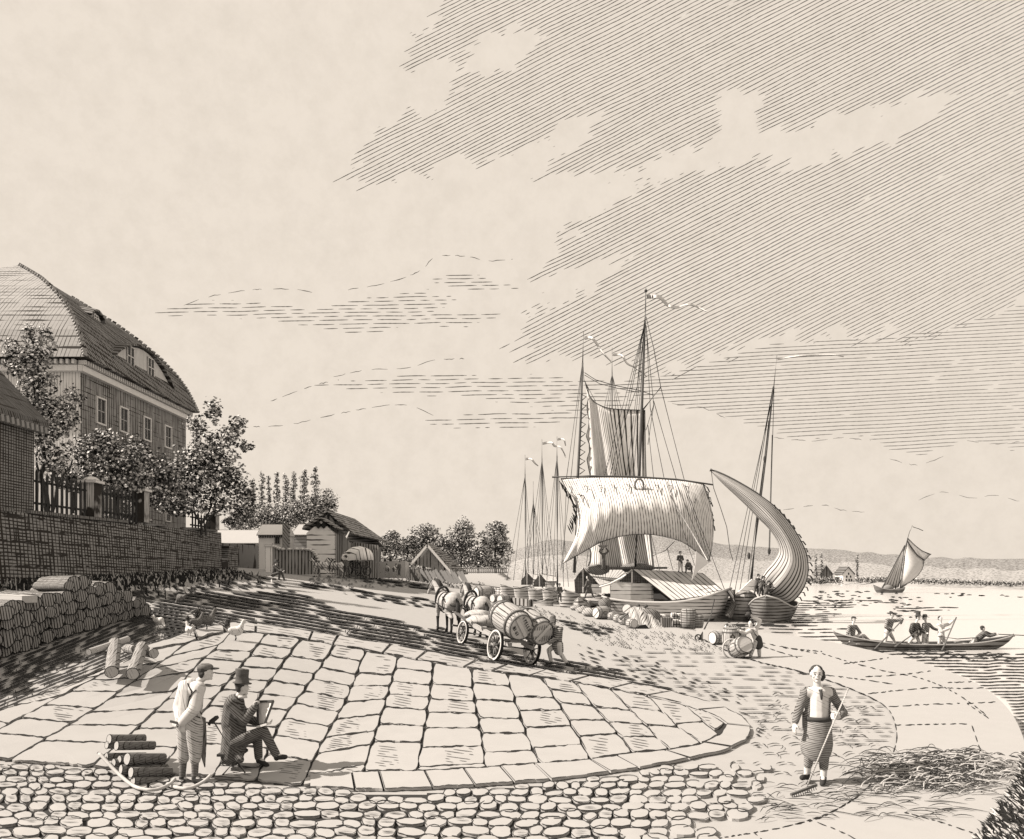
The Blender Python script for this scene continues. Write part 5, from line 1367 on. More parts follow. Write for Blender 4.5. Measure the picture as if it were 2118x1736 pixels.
for a, b in (((1398,996),(1463,1160)),((1412,1000),(1470,1162)),((1380,996),(1440,1180)),((1416,1003),(1500,1224)),((1380,1135),(1392,1180))): rp(A, YA - 3.2, [a, b], 1.5, name='shroud')
rp(A, YA - 3.4, [(1386,1025),(1463,1158)], 3.4, name='boom', mat=ink('pale_rope', base=1.3))
rp(A, YA, [(1350,1150),(1375,1140),(1395,1120)], 1.4)
m = MB(); m.prism([W(1440, 1140, YA - 3.5), W(1466, 1162, YA - 3.5), W(1462, 1168, YA - 3.5), W(1446, 1180, YA - 3.5), W(1431, 1200, YA - 3.5), W(1438, 1168, YA - 3.5)], (0, .08, 0)); m.build('loose_cloth', M_PENN, A)
pennant(A, YA, [(1338,614),(1352,613),(1366,616),(1382,632),(1400,636),(1420,630),(1440,634),(1462,645)], 8, 1.5)
pennant(A, YA + 1.5, [(1209,700),(1222,698),(1232,708),(1245,728),(1264,748)], 6, 1.5)
m = MB()
for i in range(7): m.beam(W(1339 + i * 3.4, 611, YA - .05), W(1339 + i * 3.4, 618, YA - .05), .05, .05)
m.build('pennant_stripes', M_INK, A)
# bow cable to the ring on the quay
rp(A, 57, [(1478,1240,0),(1470,1275,-8),(1455,1305,-18),(1446,1322,-24.5)], 2.2, name='mooring_cable')

# ---- barge behind it at the left, with its own tent and small deck house
B2 = thing('river_barge', 'river barge with boarded tent roof lying left of the largest barge', 'ship', W(1215, 1250, 66))
hull('hull', B2, (XX(1250, 67), 67), (XX(1168, 61), 61), 3.2, .15, 1.35, -1.25, M_HULL, blunt=.5, rise_s=.2)
quadsheet('tent_roof', B2, [(1206,1176,65),(1300,1180,66.5),(1262,1210,62.6),(1240,1212,62.6)], M_TENT)
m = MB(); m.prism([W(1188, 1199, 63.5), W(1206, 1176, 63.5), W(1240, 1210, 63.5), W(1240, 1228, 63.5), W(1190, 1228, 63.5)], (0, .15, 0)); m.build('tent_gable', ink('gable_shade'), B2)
m = MB(); m.beam(W(1206, 1178, 63.3), W(1206, 1226, 63.3), .14, .12); m.build('tent_post', M_TRIM, B2)
m = MB(); m.tube([W(1188, 1199, 63.2), W(1206, 1176, 63.2)], .08, 6); m.build('tent_pole', M_TRIM, B2)
m = MB(); m.prism([W(1222, 1208, 63.2), W(1244, 1209, 63.2), W(1244, 1228, 63.2), W(1222, 1226, 63.2)], (0, .15, 0)); m.build('side_planks', M_WPL, B2)
# mast of a barge behind
Cm = thing('distant_mast_barge', 'barge hidden behind the hanging sail, only its thin mast with long pennant showing', 'ship', W(1266, 1205, 78))
hull('hull', Cm, (XX(1215, 78), 78), (XX(1330, 80), 80), 3.5, .1, .8, -1.2, M_HULL)
spar(Cm, 78, [(1266,1195),(1266,900),(1266,770)], 4, 2.2); spar(Cm, 78, [(1266,775),(1266,719)], 1.8, .9, 'topmast')
for b in ((1252,833),(1256,840),(1261,842),(1273,842),(1278,842),(1284,842)): rp(Cm, 78, [(1266,775), b, (b[0] + (b[0] - 1266) * 4.6, 1190)], 1.2, name='shroud')
pennant(Cm, 78, [(1267,734),(1286,735),(1297,752),(1316,762),(1338,779)], 4.5, 1)

# ---- small barges with bare masts at the left
def mast_barge(label, Y, mx, top, yb, hx0, hx1, spread, pen, tent=None, mw=3.2):
    t = thing('river_barge', label, 'ship', W((hx0 + hx1) / 2, yb, Y), 'bare-masted barges moored at the left')
    hull('hull', t, (XX(hx1, Y), Y + 1.2), (XX(hx0, Y), Y - 1.2), 1.7, CH - (yb + 5 - HY) * Y / FX, .5, WZ - .3, M_HULL, rise_s=.3)
    spar(t, Y, [(mx + 1, yb - 6), (mx + .5, (yb + top) / 2), (mx, top + 40)], mw, mw * .6); spar(t, Y, [(mx, top + 44), (mx, top)], 1.5, .8, 'topmast')
    for s in spread: rp(t, Y, [(mx, top + 44), (mx + s, yb - 12)], 1.25, name='shroud')
    if pen: pennant(t, Y, pen, 4, 1)
    if tent:
        x0, x1, yr, ye = tent
        quadsheet('tent_roof', t, [(x0 + 12, yr, Y), (x1 + 6, yr + 1, Y + 1), (x1 + 14, ye, Y - 1.5), (x0 + 26, ye, Y - 1.5)], M_TENT)
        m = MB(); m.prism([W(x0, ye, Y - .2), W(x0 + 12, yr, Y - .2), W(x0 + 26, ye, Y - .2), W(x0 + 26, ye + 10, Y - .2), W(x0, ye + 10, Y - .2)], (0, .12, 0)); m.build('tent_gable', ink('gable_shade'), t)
        m = MB(); m.beam(W(x0 + 12, yr, Y - .4), W(x0 + 12, ye + 10, Y - .4), .14, .1); m.build('tent_post', M_TRIM, t)
        m = MB(); m.prism([W(x0 + 24, ye, Y - 1.2), W(x1 + 10, ye, Y - 1.2), W(x1 + 6, ye + 11, Y - 1.2), W(x0 + 24, ye + 12, Y - 1.2)], (0, .12, 0)); m.build('side_planks', M_WPL, t)
    return t
mast_barge('leftmost bare-masted barge, the shortest hull nearest the round trees', 80, 1086, 941, 1213, 1036, 1098, (-38, -24, 8, 18), [(1087,950),(1098,949),(1106,958),(1113,964)])
mast_barge('bare-masted barge with the shortest mast, second from the left', 76, 1103, 996, 1217, 1062, 1150, (-24, -16, 14, 22, 34), None, (1078, 1110, 1186, 1200))
mast_barge('bare-masted barge with the tallest tapering mast, third from the left', 72, 1121, 909, 1222, 1092, 1172, (-36, -20, -10, 10, 20, 30), [(1122,918),(1140,915),(1147,923),(1158,924),(1166,936),(1170,946)], (1104, 1140, 1188, 1204))
mast_barge('bare-masted barge whose mast stands nearest the big square sail', 69, 1152, 903, 1226, 1122, 1200, (-34, -22, -8, 14, 24), [(1153,909),(1166,909),(1170,922)], None, 4)
# small open boat drawn up by the gangplank
t = thing('rowing_boat', 'small pale rowing boat lying bow-on beside the gangplank', 'boat', W(1205, 1236, 59)); hull('hull', t, (XX(1222, 63), 63), (XX(1196, 57), 57), 1.5, .0, .95, -1.1, M_HULL, rise_s=.2)
t = thing('rowing_boat', 'pale rowing boat by the big cask left of the standing woman', 'boat', W(1120, 1226, 66)); hull('hull', t, (XX(1098, 65), 65), (XX(1142, 63), 63), 1.5, .35, .5, -.9, M_HULL, rise_s=.2)

# ---- right-hand boat with bent lug sail
YC = 58.0
C_ = thing('lugger', 'sailing boat at right with bent crescent lug sail and tall thin mast', 'ship', W(1580, 1262, YC))
hull('hull', C_, (XX(1612, 63), 63), (XX(1584, 54.5), 54.5), 3.3, .25, .95, -1.3, M_HULLD, blunt=.5, rise_s=.4)
spar(C_, YC, [(1552,1215),(1567,1073),(1583,951),(1600,800)], 7.5, 3.0); spar(C_, YC, [(1600,805),(1607,735)], 2.2, 1.0, 'topmast')
pennant(C_, YC, [(1608,744),(1640,738),(1680,735),(1720,734),(1745,738)], 2.5, .8)
OUTC = [(1469,972),(1506,988),(1554,1015),(1596,1044),(1622,1070),(1647,1105),(1666,1144),(1671,1182),(1663,1214),(1644,1240),(1625,1247),(1598,1236)]
INC = [(1470,974),(1496,1001),(1522,1025),(1548,1050),(1570,1073),(1590,1093),(1606,1116),(1612,1140),(1600,1162),(1584,1180),(1575,1198),(1582,1222)]
surf('lug_sail', C_, M_CLOTHC, OUTC, INC, 60, 14, lambda u, v: -2.2 * math.sin(math.pi * u) * math.sin(math.pi * (v * .8 + .1)) - .35 * math.sin(v * 20 + u * 4) * max(0, u - .5), YC - 1.2)
m = MB(); m.tube([W(a, b, YC - 1.2) for a, b in smooth_line(OUTC[:8], 4)], [.13] * 10 + [.09] * 19, 6); m.build('yard', M_SPAR, C_, True)
for k in range(16):
    m = MB(); u = .28 + k * .035; L = smooth_line(OUTC, 8); p = L[int(u * (len(L) - 1))]; m.tube([W(p[0], p[1], YC - 2.4), W(p[0] + 6, p[1] + 1, YC - 2.4), W(p[0] + 10 + jit(2), p[1] + 8, YC - 2.3)], .05, 4); m.build('roband', M_ROPE, C_)
for a, b in (((1599,800),(1520,1222)),((1598,806),(1530,1222)),((1600,805),(1544,1226)),((1594,840),(1508,1222)),((1601,800),(1592,1140)),((1597,900),(1590,1150)),((1590,870),(1552,1205))): rp(C_, YC - .3, [a, b], 1.5, name='shroud')
rp(C_, YC - .5, [(1471,974),(1476,1010),(1490,1050),(1503,1090),(1510,1140),(1516,1160)], 1.5, name='sheet')
for p in ((1549,1150),(1591,1058),(1591,1140),(1582,950)):
    m = MB(); m.ell(W(p[0], p[1], YC - .4), (.12, .12, .26), 8, 6); m.build('block', M_ROPE, C_)
m = MB(); m.prism([W(1520, 1232, 57), W(1556, 1198, 57), W(1600, 1222, 57), W(1598, 1240, 57), W(1556, 1220, 57)], (0, .2, 0)); m.build('tent_end', M_WPL, C_)
# second bow between
t = thing('river_barge', 'barge bow wedged between the largest barge and the lugger', 'ship', W(1525, 1272, 62)); hull('hull', t, (XX(1480, 68), 68), (XX(1548, 57), 57), 3.0, .35, 1.1, -1.2, M_HULL, rise_s=.2)
m = MB(); m.tube([W(1512, 1222, 57.2), W(1518, 1250, 57), W(1506, 1276, 56.8)], [.35, .22, .3], 7); m.build('hanging_nets', ink('net_dark', base=.35, lines=[((1, 0, .6), .12, .4, .3)]), t, True)

# ---- little sailing boat far out on the river
YF = 132.0
F_ = thing('sailing_boat', 'small distant sailing boat with pale leaning sail far out on the river', 'boat', W(1840, 1227, YF))
hull('hull', F_, (XX(1872, YF), YF), (XX(1806, YF), YF), 2.0, -.25, .85, -1.1, M_HULLD, rise_s=.35)
spar(F_, YF, [(1852,1218),(1864,1160),(1882,1098)], 2.2, 1.3); rp(F_, YF, [(1883,1098),(1887,1087)], 1.0, name='topmast')
surf('mainsail', F_, ink('plain_sail', base=1.35), [(1876,1120),(1885,1134),(1898,1150),(1911,1160)], [(1861,1216),(1868,1214),(1876,1208),(1884,1203)], 10, 10, lambda u, v: -1.2 * math.sin(math.pi * v) * math.sin(math.pi * (u * .8 + .1)), YF, .06, edges=lambda u, v: (7 * math.sin(math.pi * v) * u, 0))
surf('topsail', F_, ink('plain_sail'), [(1877,1113),(1892,1128),(1908,1140),(1924,1147)], [(1876,1119),(1886,1134),(1898,1149),(1912,1159)], 8, 3, lambda u, v: 0, YF, .06)
surf('foresail', F_, ink('striped_sail', base=1.25, uvlines=[((1, 0, 0), .2, .3, .1)]), [(1870,1130),(1871,1128)], [(1824,1217),(1858,1215)], 8, 10, lambda u, v: -.6 * math.sin(math.pi * v), YF, .06)
for L in ([(1877,1113),(1892,1128),(1908,1140),(1926,1147)], [(1876,1120),(1885,1134),(1898,1150),(1911,1160)], [(1911,1160),(1926,1146)], [(1911,1160),(1903,1182),(1884,1204),(1861,1216)], [(1870,1130),(1846,1180),(1824,1216)], [(1864,1160),(1866,1190),(1858,1215)]): rp(F_, YF - .3, L, 1.3)
rp(F_, YF, [(1888,1090),(1900,1094),(1909,1098)], 1.6, name='pennant')
m = MB(); m.ell(W(1835, 1217, YF), (1.1, .6, .75), 9, 6); m.build('tilt', ink('tilt_cloth', base=.8), F_, True)
# ================================================================ LOGS, BARRELS, CARTS, GOODS
M_LOGEND = ink('log_end', base=.95, lines=[((0, 1, .15), .052, .40, .12)], coord='Object')
M_LOGBARK = ink('log_bark', base=.7, lines=[((1, 0, 0), .05, .34, .5, .4), ((0, .6, 1), .045, .40, .2)])
M_LOGTOP = ink('log_pale_bark', base=1.2, lines=[((0, .6, 1), .06, .22, .2, .3)])
def make_log(name, label, loc, axis, L, r, grp, mb=None, me=None, rough=.05):
    """log from loc (front end centre) running along axis"""
    d = Vector(axis).normalized(); t = thing(name, label, 'log', loc, grp)
    _, a, b = frame_of(d); n = 12; prof = [r * (1 + jit(rough)) for _ in range(n)]; rings = []
    for k in range(5):
        rings.append([Vector(loc) + d * (L * k / 4) + (a * math.cos(6.2832 * i / n) + b * math.sin(6.2832 * i / n)) * prof[i] * (1 + jit(.02)) for i in range(n)])
    m = MB(); m.loft(rings, cap=False); m.build('bark', mb or M_LOGBARK, t, False)
    for s, R in ((-1, rings[0]), (1, rings[-1])):
        m = MB(); c = sum(R, Vector()) / n + d * s * .004; m.add([c] + [p * 1.0 + d * s * .003 for p in R], [(0, i + 1, (i + 1) % n + 1) for i in range(n)]); m.build('cut_end', me or M_LOGEND, t)
    m = MB(); m.tube([p * 1.0 for p in rings[0]] + [rings[0][0]], max(.006, r * .07), 4); m.build('end_rim', M_INK, t)
    return t
# big wood stack: every log its own; laid pyramid-wise from the left edge
GL = 'sawn logs in the long stack below the garden wall'
P0 = Vector((-9.95, 14.6, 0)); P1 = Vector((-10.55, 22.4, 0))     # foot of the stack, near to far
Ld = (P1 - P0).normalized(); Lx = Vector((-Ld.y, Ld.x, 0))       # logs run away to the left
def stack():
    protos = []
    for q in range(5):
        r = .165; t = make_log('log', 'round sawn log in the long stack below the garden wall', Vector((0, 0, 0)), (-1, 0, 0), 1.9, r, GL, rough=.10); protos.append(t)
    used = [False] * 5; ang = math.atan2(.62, -.78) - math.pi; n0 = 24; row = 0; z = 0
    hts = lambda s: 3.6 - 2.9 * max(0, (s - 4.2) / 3.8) + (.7 * math.exp(-((s - 3.4) / .9) ** 2)) - (1.0 * math.exp(-((s - 1.9) / .4) ** 2))
    for row in range(7):
        s = -1.6 + (row % 2) * .16
        while s < 7.8 - row * .30:
            r = rnd.uniform(.115, .185)
            if row <= hts(s):
                p = P0 + Ld * s; g = float(gz(p.x - .2, p.y)); k = rnd.randrange(5)
                loc = Vector((p.x, p.y, g + .15 + row * .262)) + Lx * (jit(.10) - row * .015) + Vector((0, 0, jit(.03)))
                rot = (rnd.uniform(0, 6.28) * 0, jit(.03), ang + jit(.05)); sc_ = (rnd.uniform(.85, 1.1), r / .165, r / .165 * rnd.uniform(.9, 1.1))
                if not used[k]:
                    used[k] = True; o = protos[k]; o.location = loc; o.rotation_euler = rot; o.scale = sc_
                else: o = copy_tree(protos[k], loc, rot, sc_)
                if row >= 4 and hts(s) - row < 1: o['label'] = 'round sawn log in the topmost layer of the long stack'
            s += r * 2 * 1.02
stack()
# long pale beams lying on top of the stack
for (a, b, Ya, c, d_, Yb_, lab) in ((82, 1222, 19.8, 168, 1229, 18.4, 'upper of the two pale squared beams on top of the wood stack'), (112, 1212, 20.6, 194, 1218, 19.2, 'lower of the two pale squared beams on top of the wood stack'), (-30, 1236, 17.0, 62, 1240, 15.9, 'pale squared beam on the near end of the wood stack')):
    m = MB(); m.beam(W(a, b, Ya), W(c, d_, Yb_), .30, .15); o = m.build('beam', ink('beam_pale', base=1.25, edge=.02), None); tag(o, lab, 'beam', 'squared beams on the wood stack')
# four logs lying and leaning in the fore court
M_LG = ink('near_bark', base=.95, lines=[((0, 1, .9), .030, .30, .2), ((1, .2, 0), .05, .22, .5, .3)]); M_LE = ink('near_cut', base=1.15, lines=[((1, 0, .2), .05, .16, .8, .5)])
def log_px(lab, a, b, Y0, c, d_, Y1, rpx, mat=M_LG):
    p, q = W(a, b, Y0), W(c, d_, Y1); return make_log('log', lab, p, q - p, (q - p).length, rpx * Y0 / FX, 'loose logs between stack and pavement', mat, M_LE, .05)
log_px('upright-looking dark log under the leaning rail', 231, 1390, 14.0, 238, 1330, 15.3, 13)
log_px('stout pale log lying beside the dark one', 274, 1394, 13.9, 294, 1338, 15.2, 13)
log_px('thin pale rail resting across the dark log', 183, 1349, 14.5, 264, 1322, 15.6, 7, ink('rail_pale', base=1.2, lines=[((0, 1, .9), .030, .16, .2)]))
log_px('short pale log end behind the stout pale log', 318, 1352, 15.0, 262, 1342, 15.9, 10)

# ---- barrels
M_STAVE = ink('barrel_staves', base=1.05, lines=[((0, 0, 1), .10, .20, .15), ((0, 1, 0), .10, .16, .15)], edge=0)
M_BHEAD = ink('barrel_head', base=1.3, mottle=.04); M_HOOP = ink('barrel_hoop', base=.35)
def barrel(label, loc, axis, L, R, grp=None, name='barrel', up=None, batten=None, heads=True, hoops=4, stave=None):
    """barrel centre loc; built along +x at the origin, then turned"""
    t = thing(name, label, 'barrel', (0, 0, 0), grp)
    prof = [(-L / 2, R * .80), (-L * .3, R * .94), (-L * .12, R), (L * .12, R), (L * .3, R * .94), (L / 2, R * .80)]
    m = MB(); m.lathe((0, 0, 0), (1, 0, 0), prof, 20, cap=False); m.build('staves', stave or M_STAVE, t, True)
    for s in (-1, 1):
        m = MB(); m.lathe((s * (L / 2 - .03 * L), 0, 0), (1, 0, 0), [(0, R * .79), (.01, R * .79)], 20); m.build('head', M_BHEAD, t)
    for h, w in ((-.47, .81), (-.30, .945), (.30, .945), (.47, .81))[:hoops]:
        m = MB(); m.lathe((h * L, 0, 0), (1, 0, 0), [(-.028 * L, R * w * 1.0), (-.028 * L, R * w + R * .05), (.028 * L, R * w + R * .05), (.028 * L, R * w)], 20, cap=False); m.build('hoop', M_HOOP, t, True)
    if batten is not None:
        for s in (-1, 1):
            m = MB(); m.beam((s * (L / 2 + .0), -math.cos(batten) * R * .74, -math.sin(batten) * R * .74), (s * (L / 2), math.cos(batten) * R * .74, math.sin(batten) * R * .74), R * .26, .03, up=(1, 0, 0)); m.build('batten', ink('batten_wood', base=1.3, edge=.012), t)
    q = Vector(axis).to_track_quat('X', 'Z'); t.rotation_mode = 'XYZ'; t.rotation_euler = q.to_euler(); t.location = loc
    return t
def barrel_copy(src, label, loc, axis, sc_=1.0):
    c = copy_tree(src, loc, Vector(axis).to_track_quat('X', 'Z').to_euler(), sc_, label); return c

# the two great casks on the dray
def W2(px, py, Y): return W(px, py, Y)
hA = W2(1079, 1299, 21.3); hB = W2(1122, 1309, 21.6); ax = Vector((.50, -.80, -.30)).normalized()
cA = hA - ax * .62; cB = hB - ax * .60 + Vector((.02, 0, -.02))
BA = barrel('nearer great cask with diagonal batten and painted marks on its head, on the dray', cA, ax, 1.24, .44, 'great casks on the dray', 'cask', batten=-.95)
BB = barrel('farther great cask on the dray, partly behind the pushing man', cB, ax, 1.20, .42, 'great casks on the dray', 'cask', batten=.85)
# painted marks on the nearer head (strokes as on the picture), built in the cask's own frame
def marks(bar, rows):
    m = MB()
    for (y0, z0, y1, z1) in rows: m.beam((.626 if True else 0, y0, z0), (.626, y1, z1), .016, .010, up=(1, 0, 0))
    m.build('painted_marks', M_INK, bar, origin=(0, 0, 0))
def lettering(bar, word, y, z, dy, dz, h):
    G_ = {'I': [((0,0),(0,1))], 'N': [((0,0),(0,1)),((0,1),(.6,0)),((.6,0),(.6,1))], 'R': [((0,0),(0,1)),((0,1),(.5,.8)),((.5,.8),(0,.5)),((0,.5),(.6,0))], 'A': [((0,0),(.3,1)),((.3,1),(.6,0)),((.15,.4),(.45,.4))],
          'L': [((0,1),(0,0)),((0,0),(.5,0))], 'C': [((.6,.9),(0,.7)),((0,.7),(0,.3)),((0,.3),(.6,.1))], 'G': [((.6,.9),(0,.7)),((0,.7),(0,.2)),((0,.2),(.5,.0)),((.5,0),(.5,.45))], 'S': [((.6,.9),(.1,.8)),((.1,.8),(.5,.4)),((.5,.4),(0,.05))], 'E': [((0,0),(0,1)),((0,1),(.5,1)),((0,.5),(.4,.5)),((0,0),(.5,0))], 'P': [((0,0),(0,1)),((0,1),(.5,.8)),((.5,.8),(0,.5))], '.': [((0,0),(.05,.08))]}
    n = math.hypot(dy, dz); ey, ez = dy / n, dz / n; uy, uz = -ez, ey; out = []
    for i, c in enumerate(word):
        for (a, b) in G_[c]:
            f = lambda p: (y + dy * i + ey * p[0] * h * .75 + uy * p[1] * h, z + dz * i + ez * p[0] * h * .75 + uz * p[1] * h)
            p, q = f(a), f(b); out.append((p[0], p[1], q[0], q[1]))
    return out
_b = -.95; e_ = Vector((math.cos(_b), math.sin(_b))); n_ = Vector((-e_.y, e_.x))
s0 = e_ * -.22 + n_ * .13; s1 = e_ * -.17 + n_ * -.24
marks(BA, lettering(BA, 'IPELLG', s0.x, s0.y, e_.x * .082, e_.y * .082, .095) + lettering(BA, 'NIGI', s1.x, s1.y, e_.x * .09, e_.y * .09, .10))
m = MB()
for k in range(9):
    u_ = -.30 + k * .075
    if abs(u_) < .38: m.beam((.605, u_, -.26 + abs(u_) * .3), (.605, u_, -.08), .010, .01, up=(1, 0, 0)); m.beam((.605, u_, .10), (.605, u_, .26 - abs(u_) * .3), .010, .01, up=(1, 0, 0))
m.build('painted_marks', M_INK, BB, origin=(0, 0, 0))

# ---- the dray
def wheel(parent, c, axis, r, w, nsp, mat_rim=None):
    d, a, b = frame_of(axis)
    m = MB(); n = 28; rings = []
    for i in range(n + 1):
        t = 6.28318 * i / n; e = a * math.cos(t) + b * math.sin(t)
        rings.append([Vector(c) + e * r + d * w / 2, Vector(c) + e * r - d * w / 2, Vector(c) + e * r * .87 - d * w / 2, Vector(c) + e * r * .87 + d * w / 2])
    m.loft(rings, cap=False); wh = m.build('wheel', mat_rim or ink('wheel_rim', base=1.3, edge=.008), parent)
    m = MB(); 
    for s in (1.0,): m.lathe(c, axis, [(-w * .9, r * .10), (-w * .6, r * .17), (w * .6, r * .17), (w * .9, r * .10)], 12)
    m.build('hub', ink('hub_wood', base=.4), wh, True, origin=ORG[parent.name])
    m = MB(); m.lathe(c, axis, [(-w * .55, r * 1.0), (-w * .55, r * 1.035), (w * .55, r * 1.035), (w * .55, r * 1.0)], 28, cap=False); m.build('tyre', M_INK, wh, True, origin=ORG[parent.name])
    for i in range(nsp):
        t = 6.28318 * (i + .3) / nsp; e = a * math.cos(t) + b * math.sin(t); m = MB(); m.tube([Vector(c) + e * r * .15, Vector(c) + e * r * .88], [r * .065, r * .045], 6); m.build('spoke', ink('spoke_wood', base=.55), wh, True, origin=ORG[parent.name])
    return wh
def on(px, py, dz=0): g = G(px, py); return Vector((g.x, g.y, g.z + dz))
def gp(x, y): return Vector((x, y, float(gz(x, y))))
rl_, rr_, fl_ = gp(-.56, 21.9), gp(.50, 22.45), gp(-1.40, 24.0)
R_ = 32 * rl_.y / FX; axl = (rr_ - rl_).normalized(); hd = (fl_ - rl_).normalized(); hd = (hd - axl * hd.dot(axl)).normalized(); upv = axl.cross(hd).normalized()
if upv.z < 0: upv = -upv
D = thing('dray', 'four-wheeled horse-drawn dray carrying two great casks and sacks', 'cart', rl_, None)
cRL = rl_ + upv * R_; cRR = rr_ + upv * R_; Rf = R_ * .82; cFL = rl_ + hd * 2.35 + upv * Rf; cFR = rr_ + hd * 2.35 + upv * Rf
for c_, r_ in ((cRL, R_), (cRR, R_), (cFL, Rf), (cFR, Rf)): wheel(D, c_, axl, r_, .075, 10)
m = MB(); m.tube([cRL, cRR], .045, 8); m.build('rear_axle', M_SPAR, D, True)
m = MB(); m.tube([cFL, cFR], .045, 8); m.build('front_axle', M_SPAR, D, True)
for s in (.20, .80):
    m = MB(); p = cRL * (1 - s) + cRR * s; m.beam(p - hd * .45 + upv * .12, p + hd * 2.7 + upv * .22, .10, .12); m.build('side_beam', ink('beam_wood', base=1.0, edge=.012), D)
for k in range(4):
    m = MB(); p = cRL * .5 + cRR * .5 + hd * (-.2 + .8 * k) + upv * (.21 + .02 * k); m.beam(p - axl * .48, p + axl * .48, .09, .07); m.build('crossbar', ink('beam_wood'), D)
m = MB(); p = cFL * .5 + cFR * .5; m.beam(p + upv * .1, p + hd * 2.3 + upv * .35, .07, .07); m.build('pole', M_SPAR, D)
m = MB(); m.beam(p + hd * .55 + upv * .1 - axl * .75, p + hd * .55 + upv * .1 + axl * .75, .06, .06); m.build('whippletree', M_SPAR, D)
m = MB(); m.ell(W(996, 1283, 24.2), (.42, .40, .17), 14, 9, lump=.35, seed=2); o = m.build('sack', ink('sack_cloth', base=1.2, lines=[((1, .5, 0), .07, .16, .4, .5)]), None, True); tag(o, 'lower plump sack on the dray in front of the casks', 'sack', 'sacks on the dray')
m = MB(); m.ell(W(988, 1272, 24.9), (.40, .36, .15), 14, 9, lump=.4, seed=5); o = m.build('sack', ink('sack_cloth'), None, True); tag(o, 'upper flat sack on the dray right behind the horses', 'sack', 'sacks on the dray')

# ---- goods along the shore
YG = 43.6
def gd(px, py): return on(px, py)
bx = lambda lab, px, py, r, L, ax_, grp='barrels among the goods heaped on the shore', **k: barrel(lab, on(px, py) + Vector((0, 0, r)), ax_, L, r, grp, **k)
B0 = bx('barrel with crossed batten lying among the sacks on the shore', 1245, 1281, .40, 1.0, (-.75, -.5, 0), batten=.7)
kp = bx('leftmost small keg in the row before the tarpaulin heap', 1278, 1288, .24, .6, (.35, -.9, 0), 'small kegs before the tarpaulin heap')
for i, (a, b, lab) in enumerate(((1291, 1293, 'middle small keg in the row before the tarpaulin heap'), (1306, 1300, 'small keg nearest the front of the tarpaulin heap'), (1266, 1283, 'small keg half behind the battened barrel'))): barrel_copy(kp, lab, on(a, b) + Vector((0, 0, .26)), (.35, -.9, 0), 1.15 - .1 * i)
barrel_copy(B0, 'barrel standing behind the tarpaulin heap, crossed by two poles', on(1300, 1280) + Vector((0, 0, .55)), (-.4, -.9, .2), .9)
for i, (a, b, rx, rz, lab) in enumerate(((1192, 1263, .42, .20, 'flat end of the sack row, farthest left on the shore'), (1206, 1269, .50, .26, 'second sack from the left on the shore'), (1224, 1276, .52, .32, 'rounded sack touching the battened barrel'), (1212, 1258, .45, .30, 'sack lying behind the other sacks on the shore'), (1252, 1262, .5, .5, 'dark lumpy bundle above the battened barrel'))):
    m = MB(); c = on(a, b); m.ell(c + Vector((0, 0, rz * .9)), (rx, .4, rz), 12, 8, lump=.4, seed=i); o = m.build('sack', ink('shore_sack', base=1.0, lines=[((1, 0, .8), .13, .26, .3, .3)]) if i < 4 else ink('dark_bundle', base=.6, lines=[((1, 0, .8), .10, .4, .4)]), None, True); tag(o, lab, 'sack', 'sacks heaped on the shore')
# tarpaulin over a heap
T_ = thing('covered_heap', 'heap of goods under a draped tarpaulin with two poles on top', 'heap', on(1330, 1302))
P_ = [[(1300,1262),(1312,1256),(1330,1258),(1352,1268)], [(1300,1272),(1318,1266),(1340,1272),(1362,1284)], [(1306,1286),(1322,1284),(1348,1290),(1370,1297)], [(1312,1302),(1330,1304),(1352,1304),(1378,1303)]]
V = []; UV = []; rows = 12; cols = 20
for j in range(rows + 1):
    for i in range(cols + 1):
        u, v = i / cols, j / rows; jj = min(2, int(v * 3)); fv = v * 3 - jj; ii = min(2, int(u * 3)); fu = u * 3 - ii
        a, b, c, d = P_[jj][ii], P_[jj][ii + 1], P_[jj + 1][ii + 1], P_[jj + 1][ii]
        x = (a[0] * (1 - fu) + b[0] * fu) * (1 - fv) + (d[0] * (1 - fu) + c[0] * fu) * fv; y = (a[1] * (1 - fu) + b[1] * fu) * (1 - fv) + (d[1] * (1 - fu) + c[1] * fu) * fv
        V.append(W(x, y, 41.2 - 1.3 * v + 1.0 * (1 - v) + .10 * math.sin(u * 22))); UV.append((u, v))
F = [(j * (cols + 1) + i, j * (cols + 1) + i + 1, (j + 1) * (cols + 1) + i + 1, (j + 1) * (cols + 1) + i) for j in range(rows) for i in range(cols)]
o = link_mesh('tarpaulin', V, F, ink('tarp_uv', base=1.1, uvlines=[((1, .5, 0), .06, .34, .3, .35)]), T_, True, None, UV); mm = o.modifiers.new('t', 'SOLIDIFY'); mm.thickness = .05
m = MB(); m.ell(on(1340, 1296) + Vector((0, .6, .35)), (.95, .6, .55), lump=.3); m.build('covered_goods', ink('dark_bundle'), T_, True)
for k in (0, 1):
    m = MB(); m.tube([W(1283 + k * 12, 1280 + k * 2, 41.5), W(1322 + k * 16, 1252 + k * 1, 42.5)], .09, 6); m.build('pole', M_SPAR, T_, True)
m = MB(); m.prism([W(1315, 1303, 39.7), W(1324, 1294, 39.7), W(1336, 1292, 39.7), W(1345, 1303, 39.7)], (0, .1, 0)); m.build('mouth', M_INK, T_)
